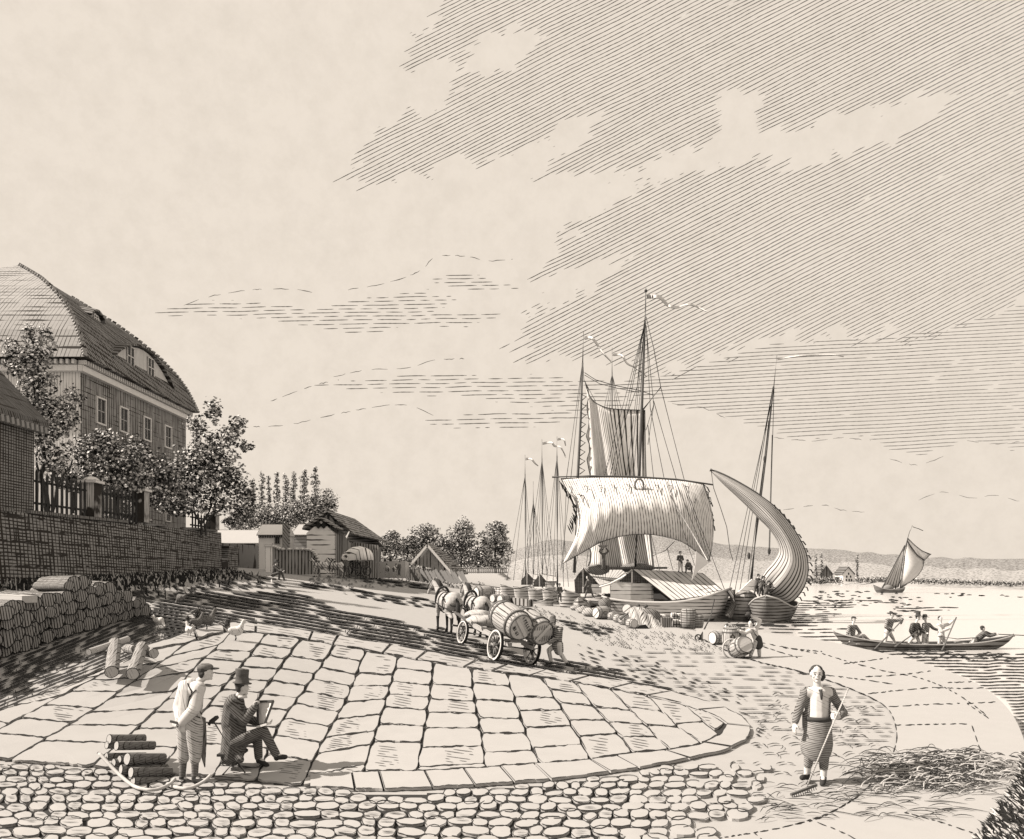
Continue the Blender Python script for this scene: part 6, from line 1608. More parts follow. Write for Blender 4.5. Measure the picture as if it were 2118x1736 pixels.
# bales and crates
def bale(lab, x0, x1, y0, y1, Y, dark=False, cords=True, cat='bale'):
    t = thing('bale' if not dark else 'crate', lab, cat, W((x0 + x1) / 2, y1, Y), 'bales and crates on the shore')
    a, b = W(x0, y0, Y), W(x1, y1, Y); dp = min(.9, abs(b.x - a.x)); m = MB(); m.box(((a.x + b.x) / 2, Y + dp / 2, (a.z + b.z) / 2), (b.x - a.x, dp, a.z - b.z))
    m.build('cover' if not dark else 'box', M_BALE if not dark else ink('crate_dark', base=.55, lines=[((1, 0, 0), .11, .40, .2)], edge=.04), t, bevel=.04)
    if cords:
        for k in range(2):
            m = MB()
            if k == 0: m.beam(((a.x + b.x) / 2, Y - .02, a.z), ((a.x + b.x) / 2, Y - .02, b.z), .05, .03)
            else: m.beam((a.x, Y - .022, (a.z + b.z) / 2), (b.x, Y - .022, (a.z + b.z) / 2), .05, .03)
            m.build('cord', M_INK, t)
    return t
M_BALE = ink('bale_cover', base=1.6, edge=.05)
bale('rounded pale bale just right of the tarpaulin heap', 1357, 1378, 1272, 1292, 42.2)
bale('dark slatted crate in front of the pale bale', 1370, 1390, 1277, 1302, 40.6, True, False, 'crate')
bale('upper left of the corded white bales', 1389, 1401, 1268, 1281, 41.4); bale('upper right of the corded white bales', 1402, 1414, 1269, 1282, 41.4)
bale('lower left of the corded white bales', 1393, 1405, 1282, 1301, 40.9); bale('lower right of the corded white bales', 1406, 1418, 1283, 1301, 40.9)
for (a, b, r, h, lab) in ((1424, 1301, .42, 1.05, 'taller corded basket right of the white bales'), (1441, 1299, .36, .72, 'shorter ribbed basket at the right end of the goods')):
    m = MB(); m.lathe(W(a, b, 40.6), (0, 0, 1), [(0, r * .85), (h * .3, r), (h * .8, r), (h, r * .8), (h, .01)], 18); o = m.build('basket', ink('wicker', base=.8, lines=[((0, 0, 1), .12, .36, .3), ((1, 0, 0), .2, .2, .3)]), None, True); tag(o, lab, 'basket', 'baskets at the end of the goods')
# far left barrels: a long row, big ones in front
GR = 'row of barrels on the far shore'
rb = barrel('first barrel at the left end of the long row on the far shore', on(1000, 1232) + Vector((0, 0, .5)), (0, 0, 1), 1.0, .42, GR, stave=ink('row_staves', base=1.4, lines=[((1, 0, 0), .30, .25, .1)]), hoops=4)
for i in range(11):
    a = 1012 + i * 7.4; b = 1230 + i * 1.1; g = on(a, b); copy_tree(rb, g + Vector((0, 0, .46)), rb.rotation_euler, .95, ORD[i + 1] + ' barrel from the left in the long row on the far shore')
GB = 'large barrels lying before the long barrel row'
Bg = barrel('large barrel lying leftmost before the long barrel row', on(1001, 1243) + Vector((0, 0, .6)), (-.85, -.5, 0), 1.5, .62, GB)
barrel_copy(Bg, 'small barrel lying in front of the large pair, left of the plank', on(1042, 1250) + Vector((0, 0, .4)), (-.7, -.7, 0), .62)
barrel_copy(Bg, 'small barrel lying between the large one and the front one', on(1026, 1247) + Vector((0, 0, .36)), (-.7, -.7, 0), .58)
barrel_copy(Bg, 'large round cask under the bow of the pale rowing boat', on(1117, 1241) + Vector((0, 0, .58)), (.75, -.65, 0), .95)
barrel_copy(Bg, 'large cask half hidden behind the cask under the rowing boat', on(1103, 1236) + Vector((0, 0, .5)), (.75, -.65, 0), .8)
m = MB(); m.beam(on(1052, 1250, .3), on(1098, 1256, .3), .5, .5); o = m.build('timber_stack', ink('slat_stack', base=.8, lines=[((1, 0, 0), .30, .42, .1)]), None); tag(o, 'low dark slatted timber stack lying right of the small barrels', 'timber')
# gangplanks
m = MB(); m.beam(on(1136, 1247, .10), W(1244, 1232, 60.5), .7, .10); o = m.build('gangplank', ink('plank_dark', base=.4, edge=.04), None); tag(o, 'long dark gangplank from the shore up to the barge', 'plank', 'gangplanks to the barges')
m = MB(); m.beam(on(1160, 1250, .08), on(1240, 1256, .10), .4, .08); o = m.build('gangplank', ink('plank_pale'), None); tag(o, 'shorter pale plank lying on the sand before the gangplank', 'plank', 'gangplanks to the barges')
# mooring ring
m = MB(); c = on(1444, 1324, .10); m.tube([c + Vector((.13 * math.cos(t), 0, .13 * math.sin(t))) for t in np.linspace(0, 6.283, 15)], .03, 6); o = m.build('mooring_ring', M_IRON, None, True); tag(o, 'iron mooring ring holding the bow cable on the quay', 'ring')
# coopers' barrels
q1 = on(1488, 1334); barrel('barrel lying on its side left of the draped barrel', q1 + Vector((0, 0, .29)), (-.9, -.42, 0), .74, .29, 'barrels of the quay workers')
q2 = on(1531, 1362); barrel('barrel tilted toward the viewer in front of the standing workman', q2 + Vector((0, 0, .38)), (.25, -.9, .38), .72, .34, 'barrels of the quay workers', batten=.4)
q3 = on(1528, 1338); barrel('barrel standing upright behind the tilted one', q3 + Vector((.1, .3, .36)), (0, 0, 1), .72, .28, 'barrels of the quay workers')
q4 = on(1511, 1342); barrel('upright barrel with clothes draped over its top', q4 + Vector((0, 0, .40)), (0, 0, 1), .80, .32, 'barrels of the quay workers')
m = MB(); m.tube([q2 + Vector((-.28 + .30 * math.cos(t), .05, .33 + .32 * math.sin(t))) for t in np.linspace(0, 6.283, 25)], .03, 6); o = m.build('barrel_hoop', ink('hoop_wood', base=1.2), None, True); tag(o, 'loose wooden hoop leaning on the tilted barrel', 'hoop')

# ---- covered wagon at the end of the road
YV = 61.5
V_ = thing('covered_wagon', 'four-wheeled covered wagon with white canvas tilt before the barn', 'wagon', W(738, 1190, YV))
rings = []
for i in range(7):
    s = i / 6; cx_ = 712 + 42 * s; rr_x = 1.45 - .25 * abs(s - .6); yc = YV + 1.2 - 2.4 * s
    ring = []
    for k in range(13):
        t = math.pi * k / 12; ring.append(Vector((XX(cx_ + 6, YV) + math.cos(t) * .55 , yc + .0 + math.sin(t) * 0 + math.cos(t) * .9, ZZ(1162 - 3 * s, YV) + math.sin(t) ** .8 * (.95 + .22 * math.sin(math.pi * s)))))
    rings.append(ring)
m = MB(); m.loft(rings, closed=False, cap=False); m.prism(rings[-1], (.0, -.05, 0)); o = m.build('canvas_tilt', ink('canvas', base=2.2, lines=[((1, .6, .3), .34, .26, .2, .2)]), V_, True)
m = MB(); m.prism([W(704, 1160, YV + .2), W(716, 1138, YV + .2), W(728, 1134, YV + .2), W(730, 1164, YV + .2)], (0, .1, 0)); m.build('opening', M_DARKIN, V_)
m = MB(); m.box(W(734, 1168, YV), (1.9, 1.3, .5)); m.build('wagon_box', ink('wagon_dark', base=.9, lines=[((1, 0, 0), .2, .4, .2)]), V_)
for a, b, r, yy in ((733, 1177, .58, -.8), (757, 1181, .42, -.9), (718, 1178, .5, .7), (746, 1179, .5, .7)): wheel(V_, W(a, b, YV + yy), (.35, 1, 0), r, .14, 8, ink('wheel_dark', base=.5))
# ================================================================ PEOPLE AND ANIMALS
M_SKIN = ink('skin', base=1.35, mottle=.04)
M_HAIR = ink('hair', base=.14, mottle=.4)
M_SHOE = ink('shoe_leather', base=.11)
M_HAT = ink('hat_felt', base=.16)
def mclo(name, base, d=(0, 0, 1), sp=.034, w=.3, brk=.2, d2=None, w2=.3):
    return ink(name, base=base, lines=[(d, sp, w, .14, brk)] + ([(d2, sp, w2, .14, .1)] if d2 else []))
def hand_caps(w, d, n, curl=.5, s=1.0, thumb=1, spread=1.0):
    """palm, four bent fingers of unequal length and a thumb; w wrist, d pointing direction, n palm normal"""
    w = Vector(w); d = Vector(d).normalized(); n = Vector(n); n = (n - d * n.dot(d)).normalized(); sd = d.cross(n).normalized(); C = []
    offs = [-.033, -.011, .011, .032]; Ls = [.066, .078, .074, .056]
    C.append((w - d * .02 * s, w + d * .03 * s, .021 * s, .024 * s))
    for o, L in zip(offs, Ls):
        k = w + (d * .082 + sd * o * spread) * s
        C.append((w + (d * .012 + sd * o * .55) * s, k, .015 * s, .013 * s))
        a1 = curl * 1.1; d1 = d * math.cos(a1) + n * math.sin(a1); p1 = k + d1 * L * .5 * s
        a2 = curl * 2.2; d2 = d * math.cos(a2) + n * math.sin(a2); p2 = p1 + d2 * L * .32 * s
        a3 = curl * 3.0; d3 = d * math.cos(a3) + n * math.sin(a3); p3 = p2 + d3 * L * .24 * s
        C += [(k, p1, .0105 * s, .0095 * s), (p1, p2, .0095 * s, .0085 * s), (p2, p3, .0085 * s, .007 * s)]
    b = w + (d * .022 + sd * .026 * thumb) * s; q = b + (d * .022 + sd * .030 * thumb + n * .012) * s; r = q + (d * .030 + sd * .006 * thumb + n * (.014 + .02 * curl)) * s
    C += [(w, b, .016 * s, .014 * s), (b, q, .014 * s, .0115 * s), (q, r, .0115 * s, .009 * s)]
    return C
class Fig:
    """a posed person: joints given where they were surveyed (picture x, y, depth offset in metres) at depth Y"""
    def __init__(s, label, Y, base, J, H=1.70, vox=.016, face=(1, 0, 0), group=None, name='person', cat='person'):
        s.Y = Y; s.k = H / 1.70; s.vox = vox; s.J = {}
        s.t = thing(name, label, cat, W(base[0], base[1], Y), group)
        for n, p in J.items(): s.J[n] = W(p[0], p[1], Y + (p[2] if len(p) > 2 else 0))
        s.face = Vector(face).normalized(); s.body_c = []
    def P(s, n): return s.J[n]
    def px(s, x, y, dy=0): return W(x, y, s.Y + dy)
    def head(s, c, r=1.0, detail=False):
        k = s.k * r; c = Vector(c); f = s.face; up = Vector((0, 0, 1)); sd = f.cross(up).normalized(); C = []
        R = Matrix((sd, f, up)).transposed()
        C.append((c + up * .022 * k, (.074 * k, .092 * k, .092 * k), R))
        C.append((c - up * .045 * k + f * .018 * k, (.056 * k, .066 * k, .064 * k), R))
        C.append((c - up * .018 * k + f * .088 * k, c - up * .002 * k + f * .078 * k, .013 * k, .009 * k))      # nose
        C.append((c + f * .066 * k - up * .088 * k, (.024 * k, .020 * k, .018 * k), R))                            # chin
        for q in (-1, 1):
            C.append((c + sd * q * .074 * k - up * .008 * k - f * .005 * k, (.010 * k, .020 * k, .030 * k), R))     # ears
            if detail:
                C.append((c + sd * q * .030 * k + f * .078 * k + up * .028 * k, (.024 * k, .012 * k, .008 * k), R))   # brow
                C.append((c + sd * q * .040 * k + f * .062 * k - up * .030 * k, (.018 * k, .016 * k, .018 * k), R))   # cheek
        if detail: C.append((c + f * .082 * k - up * .052 * k, (.022 * k, .012 * k, .009 * k), R))
        s.body_c += C; s.hc = c; s.hk = k; s.R = R
        return C
    def eyes(s):
        c, k, f = s.hc, s.hk, s.face; up = Vector((0, 0, 1)); sd = f.cross(up).normalized()
        for q in (-1, 1):
            m = MB(); m.ell(c + sd * q * .030 * k + f * .086 * k + up * .006 * k, (.011 * k, .008 * k, .0065 * k), 8, 6); m.build('eye', M_INK, s.t, True)
            m = MB(); p = c + f * .089 * k + up * .030 * k; m.tube([p + sd * q * .014 * k, p + sd * q * .030 * k + up * .005 * k, p + sd * q * .048 * k - f * .012 * k], .0035 * k, 5); m.build('eyebrow', M_INK, s.t, True)
        m = MB(); p = c + f * .092 * k - up * .052 * k; m.tube([p - sd * .020 * k - f * .006 * k, p, p + sd * .020 * k - f * .006 * k], .0035 * k, 5); m.build('mouth', M_INK, s.t, True)
    def body(s, torso=True, sleeves=True, legs=True, hands=None, detail=False):
        J = s.J; k = s.k; C = s.body_c
        ms = (J['sL'] + J['sR']) / 2; mh = (J['hL'] + J['hR']) / 2
        C.append((ms + (s.hc - ms) * .05, s.hc - Vector((0, 0, .05 * k)), .056 * k, .048 * k))
        C += [(ms - (ms - mh) * .12, ms - (ms - mh) * .55, .115 * k, .110 * k), (ms - (ms - mh) * .55, mh, .105 * k, .110 * k)]
        for a in 'LR':
            C += [(J['s' + a], ms, .055 * k, .08 * k), (J['s' + a], J['e' + a], .050 * k, .038 * k), (J['e' + a], J['w' + a], .037 * k, .024 * k),
                  (J['h' + a], J['k' + a], .080 * k, .052 * k), (J['k' + a], J['a' + a], .052 * k, .034 * k), (J['a' + a], J['t' + a], .034 * k, .026 * k)]
            h = (hands or {}).get(a, {}); d = (J['w' + a] - J['e' + a]).normalized()
            C += hand_caps(J['w' + a], h.get('d', d), h.get('n', (0, -1, 0)), h.get('curl', .45), k * h.get('s', 1.0), h.get('thumb', 1))
        s.b = blob('body', C, M_SKIN, s.t, s.vox, 2)
        return s.b
    def upper(s, name, mat, r=.018, sleeve=1.0, extra=(), length=.0, to='w', fat=1.0):
        J = s.J; k = s.k; ms = (J['sL'] + J['sR']) / 2; mh = (J['hL'] + J['hR']) / 2; C = []
        C += [(ms - (ms - mh) * .10, ms - (ms - mh) * .55, (.118 * fat + r) * k, (.115 * fat + r) * k), (ms - (ms - mh) * .55, mh + (mh - ms) * length, (.112 * fat + r) * k, (.118 * fat + r) * k)]
        for a in 'LR':
            C += [(J['s' + a], ms - (ms - mh) * .05, (.058 + r) * k, (.085 + r) * k)]
            if sleeve > 0:
                C.append((J['s' + a], J['e' + a], (.052 + r) * k, (.042 + r) * k))
                C.append((J['e' + a], J['e' + a] + (J['w' + a] - J['e' + a]) * sleeve, (.042 + r) * k, (.030 + r) * k))
        C += list(extra)
        return blob(name, C, mat, s.t, max(s.vox, .012), 3)
    def lower(s, mat, r=.016, to=1.0, name='trousers', fat=0.0):
        J = s.J; k = s.k; C = []; mh = (J['hL'] + J['hR']) / 2
        C.append((mh + Vector((0, 0, .05 * k)), mh - Vector((0, 0, .02 * k)), (.112 + r) * k, (.115 + r) * k))
        for a in 'LR':
            C += [(J['h' + a], J['k' + a], (.088 + r + fat) * k, (.056 + r + fat) * k), (J['k' + a], J['k' + a] + (J['a' + a] - J['k' + a]) * to, (.056 + r + fat) * k, (.042 + r + fat * .5) * k)]
        return blob(name, C, mat, s.t, max(s.vox, .012), 2)
    def stockings(s, mat, frm=.35):
        J = s.J; k = s.k
        for a in 'LR': blob('stocking', [(J['k' + a] + (J['a' + a] - J['k' + a]) * frm, J['a' + a], .054 * k, .042 * k)], mat, s.t, max(s.vox, .012), 1)
    def shoes(s, mat=None):
        J = s.J; k = s.k
        for a in 'LR':
            A, T = J['a' + a], J['t' + a]; blob('shoe', [(A - Vector((0, 0, .03 * k)), T, .045 * k, .038 * k), (A, A - Vector((0, 0, .045 * k)), .046 * k, .042 * k)], mat or M_SHOE, s.t, max(s.vox, .012), 1)
    def hair(s, curls=0, size=1.0, back=.5, mat=None, name='hair'):
        c, k, f = s.hc, s.hk, s.face; up = Vector((0, 0, 1)); sd = f.cross(up).normalized()
        C = [(c + up * .046 * k - f * .026 * k, (.086 * k * size, .090 * k * size, .080 * k * size), s.R), (c - up * .015 * k - f * .055 * k, (.070 * k, .045 * k, .065 * k), s.R)]
        for i in range(curls):
            a = rnd.uniform(1.9, 4.4); C.append((c + sd * math.cos(a - 1.57 + 1.57) * .0 + (-f * abs(math.cos(a)) + sd * math.sin(a) * .95) * .080 * k + up * rnd.uniform(-.06, .07) * k, (.027 * k, .027 * k, .027 * k), s.R))
        return blob(name, C, mat or M_HAIR, s.t, max(s.vox * .8, .009), 1)
    def tophat(s, h=.17, lean=0, mat=None):
        c, k, f = s.hc, s.hk, s.face; m = MB(); b = c + Vector((0, 0, .070 * k))
        ring = lambda z, rx, ry: [b + s.R @ Vector((math.cos(t) * rx * k, math.sin(t) * ry * k, z * k)) for t in np.linspace(0, 2 * math.pi, 20, endpoint=False)]
        m.loft([ring(.0, .080, .096), ring(-.012, .125, .135), ring(.0, .130, .142), ring(.012, .088, .102), ring(h * .5, .080, .094), ring(h, .088, .102), ring(h + .008, .080, .092)])
        return m.build('top_hat', mat or M_HAT, s.t, True)
    def roundhat(s, h=.10, brim=.15, mat=None, name='hat'):
        c, k = s.hc, s.hk; m = MB(); b = c + Vector((0, 0, .060 * k))
        ring = lambda z, r: [b + s.R @ Vector((math.cos(t) * r * k, math.sin(t) * r * 1.1 * k, z * k + .012 * math.sin(2 * t) * (r > .12))) for t in np.linspace(0, 2 * math.pi, 20, endpoint=False)]
        m.loft([ring(.0, .085), ring(-.010, brim), ring(.004, brim), ring(.012, .092), ring(h * .7, .088), ring(h, .060), ring(h + .004, .02)])
        return m.build(name, mat or M_HAT, s.t, True)
    def cap(s, mat=None, peak=True):
        c, k, f = s.hc, s.hk, s.face; C = [(c + Vector((0, 0, .070 * k)) - f * .010 * k, (.094 * k, .108 * k, .056 * k), s.R)]
        o = blob('cap', C, mat or ink('cap_cloth', base=.5, lines=[((0, 0, 1), .016, .42, .1)]), s.t, max(.008, s.vox * .7), 1)
        if peak:
            m = MB(); m.ell((0, 0, 0), (.072 * k, .070 * k, .014 * k), 14, 6); m.v = [tuple(c + f * .105 * k + Vector((0, 0, .048 * k)) + s.R @ Vector(v)) for v in m.v]; m.build('cap_peak', M_HAT, s.t, True)
        return o
    def rod(s, name, pts, r, mat=None):
        m = MB(); m.tube([s.px(*p) for p in pts], r, 7); return m.build(name, mat or M_SPAR, s.t, True)

C_SHIRT = mclo('shirt_linen', 1.35, (1, 0, 2), .045, .12, .6)
C_STRIPE = mclo('striped_coat', .95, (1, .2, -.9), .034, .40, .1)
C_DARK = mclo('dark_coat', .42, (1, 0, 1.2), .030, .44, .0)
C_TROUS = mclo('pale_breeches', 1.2, (.6, 0, 1), .030, .26, .3)
C_TROUD = mclo('dark_trousers', .45, (.5, 0, 1), .026, .44, .0)
C_APRON = mclo('apron_cloth', .80, (.12, 0, 1), .025, .38, .05)
C_SHIRTF = mclo('far_shirt', 1.45, (1, 0, 2), .12, .14, .6)
C_DARKF = mclo('far_coat', .4, (1, 0, 1.2), .085, .42, .0)
C_MIDF = mclo('far_jacket', .85, (1, 0, 1.2), .085, .38, .05)
C_TROUSF = mclo('far_breeches', 1.35, (.6, 0, 1), .10, .20, .4)
C_TROUDF = mclo('far_dark_trousers', .4, (.5, 0, 1), .09, .40, .0)

# ---- 1. the standing woodsman looking over the artist's shoulder
f = Fig('man in striped peaked cap and braces standing behind the seated artist, hands behind his back', 10.85, (392, 1628),
        dict(sL=(383,1420,.16), sR=(411,1424,-.10), eL=(370,1462,.10), eR=(402,1466,-.20), wL=(374,1490,-.04), wR=(378,1494,-.12),
             hL=(383,1498,.08), hR=(401,1498,-.06), kL=(381,1548,.06), kR=(404,1550,-.06), aL=(377,1608,.05), aR=(403,1608,-.07), tL=(392,1619,.03), tR=(418,1617,-.11)),
        H=1.72, vox=.007, face=(.93, .30, 0))
f.head(W(426, 1391, 10.85), 1.02, True); f.body(hands={'L': dict(d=(-.5, -.5, -.3), n=(0, .6, -.6), curl=.7), 'R': dict(d=(-.85, .1, -.2), n=(0, .6, -.6), curl=.7)})
f.upper('shirt', C_SHIRT, .040, .95); f.lower(C_TROUS, .030, .36, 'breeches', .008); f.stockings(ink('ribbed_stocking', base=.55, lines=[((0, 0, 1), .022, .42, .1)]), .36); f.shoes()
ms = (f.P('sL') + f.P('sR')) / 2; mh = (f.P('hL') + f.P('hR')) / 2
blob('waistcoat', [(ms - Vector((0, 0, .02)), ms + (mh - ms) * .55, .160, .165), (ms + (mh - ms) * .55, mh + Vector((0, 0, .05)), .160, .156)], mclo('striped_waistcoat', 1.25, (1, .2, .25), .040, .18, .3), f.t, .012, 2)
m = MB(); m.tube([f.px(388, 1414, -.10), f.px(396, 1430, -.20), f.px(394, 1455, -.22), f.px(397, 1482, -.19)], .011, 6); m.build('brace', M_HAT, f.t, True)
m = MB(); m.tube([f.px(418, 1414, -.02), f.px(405, 1428, -.20), f.px(392, 1440, -.22), f.px(386, 1478, -.18)], .011, 6); m.build('brace', M_HAT, f.t, True)
m = MB(); m.prism([f.px(410, 1480, .10), f.px(424, 1486, .10), f.px(426, 1530, .10), f.px(423, 1588, .10), f.px(414, 1560, .10)], (0, .03, 0)); m.build('apron', mclo('leather_apron', .75, (1, 0, .1), .022, .40, .1), f.t, False)
m = MB(); m.beam(f.px(352, 1492, -.15), f.px(372, 1497, -.15), .026, .03); m.build('mallet_handle', M_SPAR, f.t)
f.hair(3, 1.0); f.cap()

# ---- 2. the seated artist
YS2 = 11.35
f = Fig('seated artist in tall hat and dark tailcoat drawing on a board on his knee', YS2, (500, 1592),
        dict(sL=(492,1456,.16), sR=(478,1456,-.12), eL=(512,1487,.22), eR=(504,1492,-.16), wL=(545,1497,.10), wR=(526,1464,-.06),
             hL=(486,1537,.10), hR=(484,1537,-.08), kL=(532,1522,.14), kR=(545,1512,-.08), aL=(535,1568,.14), aR=(572,1562,-.10), tL=(552,1583,.08), tR=(590,1566,-.13)),
        H=1.66, vox=.007, face=(.86, .48, -.12))
f.head(W(501, 1422, YS2), 1.0, True); f.body(hands={'L': dict(d=(.9, 0, 0), n=(0, 0, 1), curl=.5), 'R': dict(d=(.15, 0, .95), n=(.9, 0, 0), curl=.8)})
f.lower(C_TROUD, .020, .96); 
ms = (f.P('sL') + f.P('sR')) / 2; mh = (f.P('hL') + f.P('hR')) / 2
f.upper('tailcoat', C_DARK, .030, .98, extra=[(ms, ms + (mh - ms) * .5 + Vector((-.03, 0, 0)), .150, .165), (ms + (mh - ms) * .5, mh, .160, .190), (mh, mh + Vector((-.02, -.04, -.16)), .19, .17), (mh + Vector((-.05, -.06, -.12)), W(463, 1574, YS2 - .12), .11, .05), (mh + Vector((.03, -.05, -.12)), W(498, 1572, YS2 - .18), .10, .05), (ms + Vector((0, 0, .03)), ms + Vector((.01, 0, .08)), .09, .072)])
m = MB(); m.lathe(W(503, 1440, YS2) - Vector((.01, 0, 0)), (0, 0, 1), [(-.025, .070), (.015, .062)], 14); m.build('collar', C_SHIRT, f.t, True)
f.shoes(); f.hair(2, .98); f.tophat(.20, mat=ink('silk_hat', base=.32, lines=[((0, 0, 1), .018, .42, .08)]))
# drawing board, pencil, portfolio
d_ = thing('drawing_board', "framed drawing board propped on the artist's knee", 'board', W(545, 1498, YS2 - .08))
q = [W(533, 1451, YS2 + .10), W(566, 1450, YS2 - .10), W(548, 1498, YS2 - .12), W(534, 1500, YS2 + .02)]
m = MB(); m.prism(q, (.006, .012, .0)); m.build('sheet', ink('paper_sheet', base=1.6), d_)
m = MB(); 
for i in range(4): m.beam(q[i] + Vector((0, -.012, 0)), q[(i + 1) % 4] + Vector((0, -.012, 0)), .030, .022, up=(0, 1, 0))
m.build('frame', ink('board_frame', base=.2), d_)
m = MB(); m.beam(W(535, 1503, YS2 - .08), W(556, 1497, YS2 - .16), .10, .03, up=(0, 0, 1)); m.build('ledge', C_SHIRT, d_)
m = MB(); m.tube([W(529, 1462, YS2 - .09), W(534, 1434, YS2 - .06)], [.007, .004], 6); o = m.build('pencil', M_SPAR, None); tag(o, "pencil raised in the artist's right hand", 'pencil')
# folding stool with crossed legs
s_ = thing('folding_stool', 'folding stool with crossed legs under the seated artist', 'stool', W(486, 1598, YS2))
m = MB(); m.box(mh + Vector((-.02, -.02, -.14)), (.34, .34, .035)); m.build('seat', M_HAT, s_)
for a in ([(455,1609,-.32),(510,1548,.02)], [(507,1598,-.10),(466,1548,-.1)], [(484,1600,.16),(490,1546,.0)]):
    m = MB(); m.tube([W(p[0], p[1], YS2 + p[2]) for p in a], .013, 7); m.build('leg', M_SPAR, s_, True)
h_ = thing('long_hammer', 'long-handled hammer leaning on the stool beside the artist', 'hammer', W(507, 1598, YS2 - .3))
m = MB(); m.tube([W(441, 1491, YS2 - .30), W(507, 1599, YS2 - .22)], .012, 7); m.build('handle', ink('handle_wood', base=.8), h_, True)
m = MB(); m.tube([W(432, 1499, YS2 - .30), W(436, 1494, YS2 - .30), W(447, 1485, YS2 - .30), W(451, 1483, YS2 - .30)], [.026, .036, .032, .024], 8); m.build('head', M_HAT, h_, True)

# ---- sled with its load of logs
YL = 10.8
SD = thing('sled', 'wooden sled with upturned runners standing beside the woodsman', 'sled', W(300, 1630, YL))
M_RUN = ink('runner_wood', base=1.25)
for pts in ([(203,1556,.15),(216,1570,.08),(240,1596,-.05),(270,1622,-.30),(290,1631,-.50),(310,1634,-.56),(332,1631,-.5),(352,1621,-.36),(362,1611,-.28)], [(346,1622,-.22),(365,1629,-.42),(385,1631,-.48),(402,1627,-.42),(422,1616,-.34),(437,1603,-.3)]):
    L = smooth_line([p[:2] for p in pts], 4); dz = np.interp(np.linspace(0, 1, len(L)), np.linspace(0, 1, len(pts)), [p[2] for p in pts])
    m = MB(); m.tube([W(a, b, YL + z) for (a, b), z in zip(L, dz)], .024, 8); m.build('runner', M_RUN, SD, True)
for a, b in (((268,1618,-.1),(345,1618,.2)), ((240,1592,.1),(330,1600,.3)), ((306,1632,-.2),(366,1628,.1))):
    m = MB(); m.tube([W(a[0], a[1], YL + a[2]), W(b[0], b[1], YL + b[2])], .018, 6); m.build('crossbar', M_RUN, SD, True)
GS = 'sawn logs loaded on the sled'
M_SL = ink('sled_bark', base=.62, lines=[((0, .5, 1), .020, .44, .14), ((1, 0, 0), .05, .22, .4, .5)]); M_SE = ink('sled_cut', base=1.2, lines=[((1, 0, .15), .022, .22, .2)])
for i, (a, b, c, r, dy, lab) in enumerate([(226,1529,298,9.5,.35,'topmost log on the sled load'), (241,1543,318,9.5,.22,'second log from the top of the sled load'), (221,1541,300,8,.36,'small log tucked under the topmost one on the sled'),
        (263,1570,338,12,.05,'thickest log of the sled load, its pale end facing out'), (247,1571,320,8,.18,'thin log just behind the thickest one on the sled'), (220,1566,300,8.5,.28,'small log end near the upturned runner tip, upper'), (235,1578,310,8.5,.16,'small log end near the upturned runner tip, lower'),
        (250,1592,345,10,.02,'log lying on the near runner of the sled, left'), (271,1598,352,10.5,-.08,'log lying on the near runner of the sled, middle'), (275,1617,358,9.5,-.12,'lowest log of the sled load')]):
    p, q = W(a, b, YL + dy - .1), W(c, b - 1, YL + dy + .34); make_log('log', lab, p, q - p, (q - p).length, r * YL / FX, GS, M_SL, M_SE, .04)

# ---- 3. the man with the rake
YR = 10.95
f = Fig('man in open jacket and long apron raking straw on the quay', YR, (1684, 1622),
        dict(sR=(1666,1432,.02), sL=(1718,1432,.02), eR=(1653,1466,.02), eL=(1744,1474,.0), wR=(1644,1496,-.06), wL=(1736,1483,-.22),
             hR=(1681,1494,0), hL=(1703,1494,0), kR=(1675,1552,-.03), kL=(1705,1556,-.02), aR=(1669,1601,.06), aL=(1703,1608,-.04), tR=(1659,1609,-.10), tL=(1701,1622,-.20)),
        H=1.72, vox=.007, face=(-.28, -.96, 0))
f.head(W(1689, 1394, YR), 1.08, True); f.body(hands={'R': dict(d=(-.15, -.1, -.95), n=(.9, .2, 0), curl=.3, s=1.05), 'L': dict(d=(-.85, -.25, .1), n=(-.1, .9, -.1), curl=1.0, s=1.05, thumb=-1)})
f.eyes()
f.upper('shirt', C_SHIRT, .018, 0, fat=1.05); f.lower(mclo('striped_breeches', .85, (.6, 0, 1), .023, .40, .1), .016, .62, 'breeches', .004); f.stockings(M_SKIN, .6); f.shoes()
ms = (f.P('sL') + f.P('sR')) / 2; mh = (f.P('hL') + f.P('hR')) / 2
cj = []
for a, q in (('R', -1), ('L', 1)):
    J = f.J; S_ = J['s' + a]
    cj += [(S_, ms + Vector((q * .09, .03, .0)), .078, .085), (S_, J['e' + a], .066, .056), (J['e' + a], J['e' + a] + (J['w' + a] - J['e' + a]) * .88, .064, .048),
           (ms + Vector((q * .120, .0, -.05)), mh + Vector((q * .125, .02, .10)), .060, .056), (ms + Vector((0, .08, -.05)), mh + Vector((0, .09, .08)), .11, .12),
           (mh + Vector((q * .15, .03, .10)), mh + Vector((q * .165, .04, -.10)), .062, .045)]
blob('jacket', cj, mclo('jacket_cloth', .62, (1, 0, -1.5), .025, .40, .05), f.t, .010, 3)
m = MB(); n = 26; rg = []
for z, rx, ry, sh in ((.05, .165, .135, 0), (-.02, .185, .15, 0), (-.15, .200, .165, -.01), (-.30, .222, .175, -.02), (-.38, .215, .170, -.025), (-.46, .20, .165, -.03), (-.50, .165, .14, -.035)):
    rg.append([mh + Vector((sh + math.cos(t) * rx * (1 + .02 * math.sin(5 * t)), -.015 + math.sin(t) * ry, z + (.03 * math.cos(2 * t) if z < -.4 else 0))) for t in np.linspace(0, 2 * math.pi, n, endpoint=False)])
m.loft(rg, cap=False); m.build('apron', C_APRON, f.t, True)
